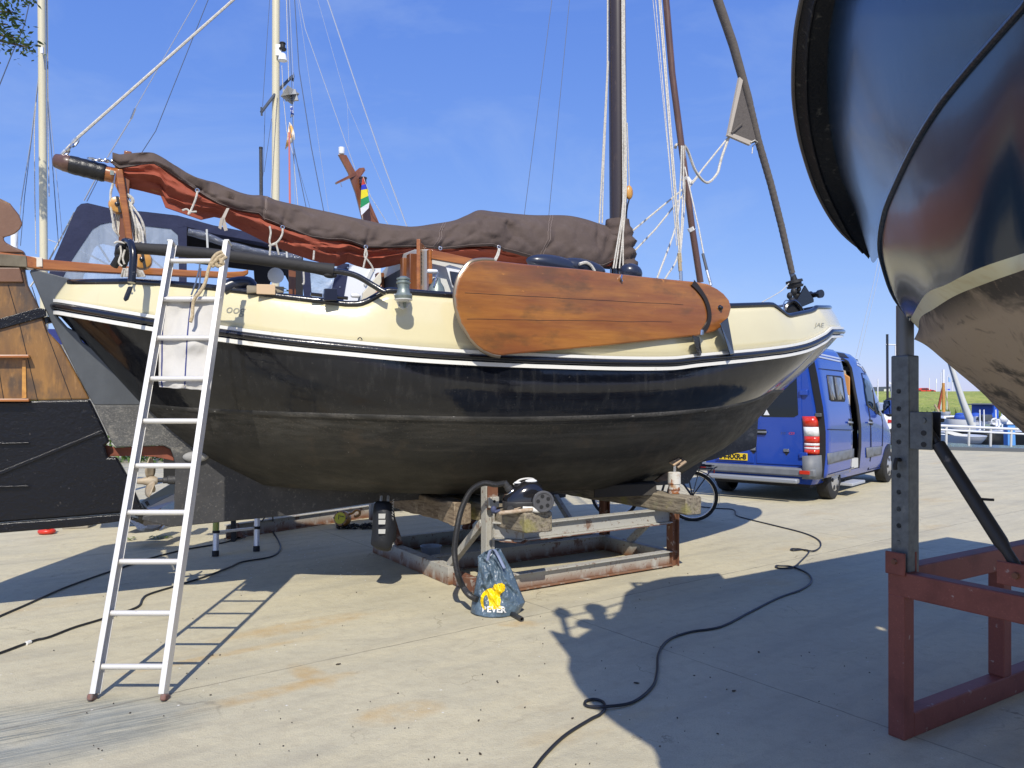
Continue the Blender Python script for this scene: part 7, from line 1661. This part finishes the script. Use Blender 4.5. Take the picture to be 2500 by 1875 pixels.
for i in range(5000):
    X = rq.uniform(55,125); Y = rq.uniform(122,134)-.0*X; hgt = .6+1.3*max(0, .5+noise.noise(Vector((X*.12, 1, 0))))+.5*rq.random(); p = Vector((X, Y, -1.3)); w_ = .16; rd_.add([p+Vector((-w_,0,0)), p+Vector((w_,0,0)), p+Vector((w_*.6+rq.uniform(-.3,.3), 0, hgt)), p+Vector((-w_*.6+rq.uniform(-.3,.3), 0, hgt))], [(0,1,2,3)])
tag(rd_.build('reeds', rdm, None, smooth=0), 'belt of reeds and bushes along the foot of the green dike', 'reeds', kind='stuff')
# railing of the gangway on the quay edge
rY = 26.0
ral = thing('railing', 'white tubular railing along the quay edge under the blue hull', 'railing', gnd(2400,1092))
def RA(x, y, dY=0): return at(x, y, rY+(x-2300)*.004+dY)
for y0, y1, r in ((1039,1049,.045),(1049,1060,.035)): MB().tube([RA(2255,y0-2), RA(2505,y1)], r, 8).build('rail', M['white2'], ral)
for x, ya, yb in ((2257,1040,1087),(2311,1041,1087),(2366,1043,1089),(2419,1046,1090),(2469,1050,1091)): MB().tube([RA(x,ya), RA(x-1,yb)], .04, 8).build('post', M['greywhite'], ral)
edge = mat('dark_quay_beam', (.10,.11,.12), .7)
eb = MB(); eb.prism([gnd(2215,1097), gnd(2215,1097)+Zv*.11, gnd(2510,1104)+Zv*.11, gnd(2510,1104)], qn*.25); tag(eb.build('quay_beam', edge, None, smooth=0), 'dark grey kerb beam along the quay edge', 'kerb')
for i, x in enumerate((2415,2445,2476)): pass
# blue pillar, blue shed
pi_ = thing('blue_pillar', 'light blue mooring pillar with white cap at the quay', 'pillar', RA(2470,1090,.8))
MB().prism([RA(2460,1036,.8), RA(2478,1036,.8), RA(2480,1088,.8), RA(2461,1088,.8)], (0,.25,0)).build('shaft', mat('light_blue_paint', (.11,.32,.70), .4), pi_, smooth=0, bev=.01); MB().prism([RA(2458,1030,.75), RA(2481,1030,.75), RA(2481,1036,.75), RA(2458,1036,.75)], (0,.3,0)).build('cap', M['white2'], pi_, smooth=0)
sh_ = thing('blue_shed', 'bright blue shed with grey roof below the dike', 'shed', at(2428,1017,90)); MB().prism([at(2422,988,90), at(2438,988,90), at(2438,1022,90), at(2422,1018,90)], (0,4,0)).build('wall', mat('bright_blue_paint', (.02,.10,.55), .5), sh_, smooth=0); MB().prism([at(2415,988,89), at(2440,985,89), at(2440,987.5,89), at(2420,989,89)], (0,5,0)).build('roof', M['keel'], sh_, smooth=0)
# harbour boats
def hboat(nm, lab, x0, x1, yt, yb, Y, m, deck=None, extra=None):
    o = thing(nm, lab, 'boat', at((x0+x1)/2, yb, Y)); L = at(x1,yb,Y).x-at(x0,yb,Y).x; c = at((x0+x1)/2, yb, Y); h = at(x0,yt,Y).z-c.z; rows = []
    for z, f in ((0,.78),(h*.5,.93),(h,1.0)):
        rows.append([c+Vector((L/2*f*math.cos(a)**1, 1.2*f*math.copysign(abs(math.sin(a))**.7, math.sin(a)), z+.12*h*math.cos(a)**2*(z > 0))) for a in [2*math.pi*k/28 for k in range(28)]])
    hb = MB().loft(rows, True); hb.build('hull', m, o, smooth=50); MB().poly([p+Vector((0,0,-.02)) for p in rows[2]]).build('deck', deck or M['greywhite'], o, smooth=0)
    return o, c, L, h
wy, c, L, h = hboat('white_yacht', 'white sailing yacht with blue sail bundle moored behind the railing', 2296, 2398, 1024, 1048, 52, M['white2'])
MB().prism([at(2306,1016,52), at(2356,1014,52), at(2362,1026,52), at(2302,1026,52)], (0,.8,0)).build('cabin', M['white2'], wy, smooth=0, bev=.05); MB().prism([at(2312,1019,51.6), at(2345,1018,51.6), at(2346,1023,51.6), at(2312,1023,51.6)], (0,.1,0)).build('window', M['glassdark'], wy, smooth=0)
bl_ = mat('blue_canvas', (.02,.08,.42), .7); b_ = MB(); b_.ell(at(2350,1018,51.5), .55, .35, .28); b_.ell(at(2382,1018,51.5), .38, .35, .3); b_.ell(at(2344,1012,51.5), .3, .3, .12); b_.build('sail_bundle', bl_, wy)
tm = tag(MB().tube([at(2374,1040,49), at(2350,980,49), at(2312,862,49)], [.24,.20,.14], 10).build('leaning_mast', M['greywhite'], None), 'thick white mast leaning left over the white yacht in the harbour', 'mast', 'harbour masts')
MB().tube([at(2352,1000,48.9), at(2308,860,48.9)], .035, 6).build('wire', M['darkwire'], tm)
tm2 = tm.children[0]; tm2.location = -tm.location
sk_, c, L, h = hboat('small_sailboat', 'small wooden sailboat with rust-red sail and yellow mast below the dike', 2284, 2312, 1006, 1016, 75, M['white2'])
MB().tube([at(2304,1012,75), at(2303,935,75)], .14, 8).build('mast', M['block'], sk_); MB().tube([at(2303,935,75), at(2303,902,75)], .12, 8).build('mast_top', M['white2'], sk_); MB().prism([at(2301,945,75), at(2303,950,75), at(2295,1000,75), at(2289,1000,75)], (0,.15,0)).build('sail', M['sail'], sk_, smooth=0); MB().tube([at(2304,940,75), at(2322,1016,75)], .04, 5).build('stay', M['manila'], sk_); MB().tube([at(2282,988,75), at(2300,1020,75)], .1, 6).build('boom', M['manila'], sk_)
bg3, c, L, h = hboat('dark_barge', 'long dark grey barge moored behind the white railing', 2330, 2620, 1052, 1084, 36, mat('dark_barge_hull', (.02,.024,.03), .35, coat=.3), M['white2'])
rg_ = random.Random(8)
for i in range(26):
    x = rg_.uniform(2384,2470); y = rg_.uniform(1020,1048); MB().obox(at(x, y, 35.8+rg_.random()), (1,0,0), (0,1,0), (0,0,1), rg_.uniform(.06,.35), .2, rg_.uniform(.05,.35)).build('deck_gear', M['white2'] if i % 3 else M['greyplate'], bg3, smooth=0)
for x in (2392,2402,2431,2446): MB().tube([at(x,1000,35.6), at(x+1,1050,35.6)], .03, 5).build('stanchion', M['white2'], bg3)
MB().ell(at(2452,1022,35), .22, .1, .16).build('fender', M['white2'], bg3); MB().tube([at(2428,1029,35)+Vector((.14*math.cos(a),0,.14*math.sin(a))) for a in [k*math.pi/8 for k in range(16)]], .03, 6, closed=True).build('steering_wheel', M['white2'], bg3)
MB().obox(at(2406,1020,35.9), (1,0,0), (0,1,0), (0,0,1), .5, .3, .3).build('motor', M['greyplate'], bg3, bev=.03)
dn_, c, L, h = hboat('white_dinghy', 'white open dinghy on the water below the railing', 2300, 2388, 1063, 1080, 31, M['white2'])
MB().prism([at(2312,1050,31), at(2360,1062,31), at(2380,1066,31), at(2340,1066,31), at(2305,1056,31)], (0,.5,0)).build('cover', M['greywhite'], dn_, smooth=0)
# poles, flags and masts on the dike skyline
def hpole(nm, lab, x, ya, yb, Y, r, m=None, cat='pole', x2=None):
    return tag(MB().tube([at(x, yb, Y), at(x2 or x, ya, Y)], r, 6).build(nm, m or M['white2'], None), lab, cat, 'poles and masts beyond the dike')
hpole('flagpole', 'short white pole directly behind the red car on the dike', 2269, 923, 952, 165, .09)
fp = hpole('flagpole', 'white pole with a broad top on the dike right of the red car', 2286, 935, 957, 165, .08); 
tag(MB().obox(at(2286,930,165), (1,0,0), (0,1,0), (0,0,1), .22, .1, .9).build('white_banner', M['white2'], None), 'narrow white banner at the top of a dike pole', 'banner')
hpole('yacht_mast', 'plain white mast just left of the yellow mast', 2297, 909, 1000, 110, .07, cat='mast')
hpole('yacht_mast', 'thin white mast below the pale blue flag', 2312, 918, 1000, 120, .06, cat='mast')
f1 = hpole('flagpole', 'white flagpole carrying the light blue flag', 2316, 914, 957, 165, .07); tag(MB().prism([at(2316,920,164), at(2321,926,164), at(2320,933,164), at(2316,932,164)], (0,.1,0)).build('blue_flag', mat('pale_blue_flag', (.25,.42,.75), .8), None, smooth=0), 'small light blue flag over the dike', 'flag')
f2 = hpole('flagpole', 'white flagpole carrying the dark flag', 2325, 912, 957, 165, .08); tag(MB().prism([at(2326,926,164), at(2329,929,164), at(2328,934,164), at(2326,932,164)], (0,.1,0)).build('dark_flag', M['blackrubber'], None, smooth=0), 'small dark flag over the dike beside the leaning mast', 'flag')
tag(MB().obox(at(2315,951,163), (1,0,0), (0,1,0), (0,0,1), .75, .1, .3).build('blue_sign', mat('blue_sign', (.06,.12,.65), .5), None), 'small blue sign board on the dike crest', 'sign')
rcar = thing('red_car', 'red car parked on the crest of the dike', 'car', at(2262,957,166)); rcm = mat('red_car_paint', (.60,.05,.025), .25, coat=.5)
MB().prism([at(2236,956,166), at(2238,950,166), at(2244,948,166), at(2250,947,166), at(2266,947,166), at(2274,951,166), at(2284,953,166), at(2286,956,166)], (0,1.7,0)).build('body', rcm, rcar, smooth=0, bev=.1); MB().prism([at(2251,948,165.9), at(2264,948,165.9), at(2270,951,165.9), at(2250,951,165.9)], (0,.05,0)).build('window', M['glassdark'], rcar, smooth=0)
for x in (2246,2277): MB().lathe(at(x,956,165.8), (0,1,0), [(0,.3),(.2,.3)], 12).build('wheel', M['blackrubber'], rcar)
bld = thing('dark_building', 'long low dark building on the dike behind the van mirror', 'building', at(2170,958,170)); MB().prism([at(2130,945,170), at(2192,943,170), at(2192,960,170), at(2130,960,170)], (0,8,0)).build('wall', mat('dark_roof', (.06,.075,.10), .6), bld, smooth=0); MB().prism([at(2158,950,169.8), at(2172,949,169.8), at(2172,960,169.8), at(2158,960,169.8)], (0,.1,0)).build('light_facade', M['greywhite'], bld, smooth=0)
bm_ = thing('black_mast', 'thin black mast with white crosstree just left of the grey post', 'mast', at(2167,1010,60), 'harbour masts'); MB().tube([at(2167,1010,60), at(2166,816,60)], .10, 8).build('mast_tube', M['blackgloss'], bm_); MB().tube([at(2162,841,60), at(2206,843,60)], .05, 6).build('crosstree', M['white2'], bm_)
for x, x2, ya, lab in ((2185,2186,842,'tall slim white mast touching the left side of the grey post'),(2189,2188,860,'second slim white mast beside the grey post, slightly shorter'),(2143,2143,925,'short white pole above the dark building'),(2177,2176,935,'short pale mast between the black mast and the grey post')): hpole('yacht_mast', lab, x, ya, 1000, 70, .06, cat='mast', x2=x2)
tag(MB().prism([at(2170,930,69), at(2178,937,69), at(2171,938,69)], (0,.1,0)).build('pennant', M['white2'], None, smooth=0), 'small white pennant beside the black mast', 'flag')
# white car behind the van
wcx = thing('white_car', 'white car mostly hidden between the van mirror and the grey post', 'car', at(2190,1085,24)); w1 = gnd(2186,1093); wY = w1.y
MB().loft([[Vector((at(x,1000,wY).x, wY+d, at(x,y,wY).z)) for x, y in ((2158,1000),(2163,985),(2172,983),(2215,990),(2240,1012),(2270,1020),(2272,1075),(2160,1075))] for d in (0,.1,1.5,1.6)]).build('body', M['white2'], wcx, smooth=30)
MB().prism([at(x,y,wY) for x, y in ((2158,1000),(2163,985),(2172,983),(2215,990),(2240,1012),(2270,1020),(2272,1075),(2160,1075))], (0,.02,0)).build('body', M['white2'], wcx, smooth=0)
MB().prism([at(x,y,wY-.02) for x, y in ((2176,992),(2212,994),(2232,1012),(2176,1012))], (0,.02,0)).build('window', M['glassdark'], wcx, smooth=0); MB().prism([at(x,y,wY-.03) for x, y in ((2168,1024),(2184,1026),(2178,1032),(2168,1032))], (0,.02,0)).build('tail_light', mat('tail_red', (.4,.02,.02), .2), wcx, smooth=0)
MB().lathe(at(2192,1066,wY-.1), (0,1,0), [(0,.2),(.02,.34),(.2,.34)], 24).build('wheel', tyre, wcx)
# ================================================================ camera, sun, sky
cam = bpy.data.cameras.new('camera'); co = bpy.data.objects.new('camera', cam); COL.objects.link(co)
co.location = (0, 0, H); co.rotation_euler = (R(90), 0, 0); cam.sensor_width = 36; cam.lens = 36*F/2500
cam.shift_y = (CY-937.5)/2500; cam.clip_end = 5000; cam.clip_start = .02; SC.camera = co
sd = Vector((.063, -1.0, 1.0)).normalized()
sl = bpy.data.lights.new('sun', 'SUN'); so = bpy.data.objects.new('sun', sl); COL.objects.link(so)
sl.energy = 4.7; sl.angle = R(.5); sl.color = (1, .94, .83); so.rotation_euler = (sd).to_track_quat('Z', 'Y').to_euler()
w = bpy.data.worlds.new('World'); SC.world = w; w.use_nodes = True; nt = w.node_tree
bg = nt.nodes['Background']; sk = nt.nodes.new('ShaderNodeTexSky'); sk.sky_type = 'NISHITA'; sk.sun_disc = False
sk.sun_elevation = math.asin(sd.z); sk.sun_rotation = math.atan2(sd.x, sd.y); sk.air_density = 1.0; sk.dust_density = .25; sk.ozone_density = 4.5
# tone of the day: per-channel curve on the physical sky
sep = nt.nodes.new('ShaderNodeSeparateColor'); cmb = nt.nodes.new('ShaderNodeCombineColor'); nt.links.new(sk.outputs[0], sep.inputs[0])
for i, (gain, gam) in enumerate(((.857,.81),(.838,.65),(1.09,.32))):
    m1 = nt.nodes.new('ShaderNodeMath'); m1.operation = 'MULTIPLY'; m1.inputs[1].default_value = .1; nt.links.new(sep.outputs[i], m1.inputs[0])
    m2 = nt.nodes.new('ShaderNodeMath'); m2.operation = 'POWER'; m2.inputs[1].default_value = gam; nt.links.new(m1.outputs[0], m2.inputs[0])
    m3 = nt.nodes.new('ShaderNodeMath'); m3.operation = 'MULTIPLY'; m3.inputs[1].default_value = gain*10; nt.links.new(m2.outputs[0], m3.inputs[0]); nt.links.new(m3.outputs[0], cmb.inputs[i])
hs = cmb
# thin high cloud
tcw = nt.nodes.new('ShaderNodeTexCoord'); mpw = nt.nodes.new('ShaderNodeMapping'); mpw.inputs['Scale'].default_value = (1.2, 1, 3.2); mpw.inputs['Rotation'].default_value = (.3, .5, .4)
nw = nt.nodes.new('ShaderNodeTexNoise'); nw.inputs['Scale'].default_value = 2.3; nw.inputs['Detail'].default_value = 7; nw.inputs['Roughness'].default_value = .62; nw.inputs['Distortion'].default_value = .6
mrw = nt.nodes.new('ShaderNodeMapRange'); mrw.inputs['From Min'].default_value = .47; mrw.inputs['From Max'].default_value = .85; mrw.inputs['To Max'].default_value = .34
mxw = nt.nodes.new('ShaderNodeMix'); mxw.data_type = 'RGBA'; mxw.inputs[7].default_value = (5.2, 6.6, 9.2, 1)
nt.links.new(tcw.outputs['Generated'], mpw.inputs[0]); nt.links.new(mpw.outputs[0], nw.inputs['Vector']); nt.links.new(nw.outputs['Fac'], mrw.inputs['Value'])
nt.links.new(mrw.outputs[0], mxw.inputs[0]); nt.links.new(hs.outputs[0], mxw.inputs[6]); nt.links.new(mxw.outputs[2], bg.inputs['Color'])
bg.inputs['Strength'].default_value = .10
SC.view_settings.view_transform = 'Standard'; SC.view_settings.look = 'None'; SC.view_settings.exposure = 0; SC.view_settings.gamma = 1
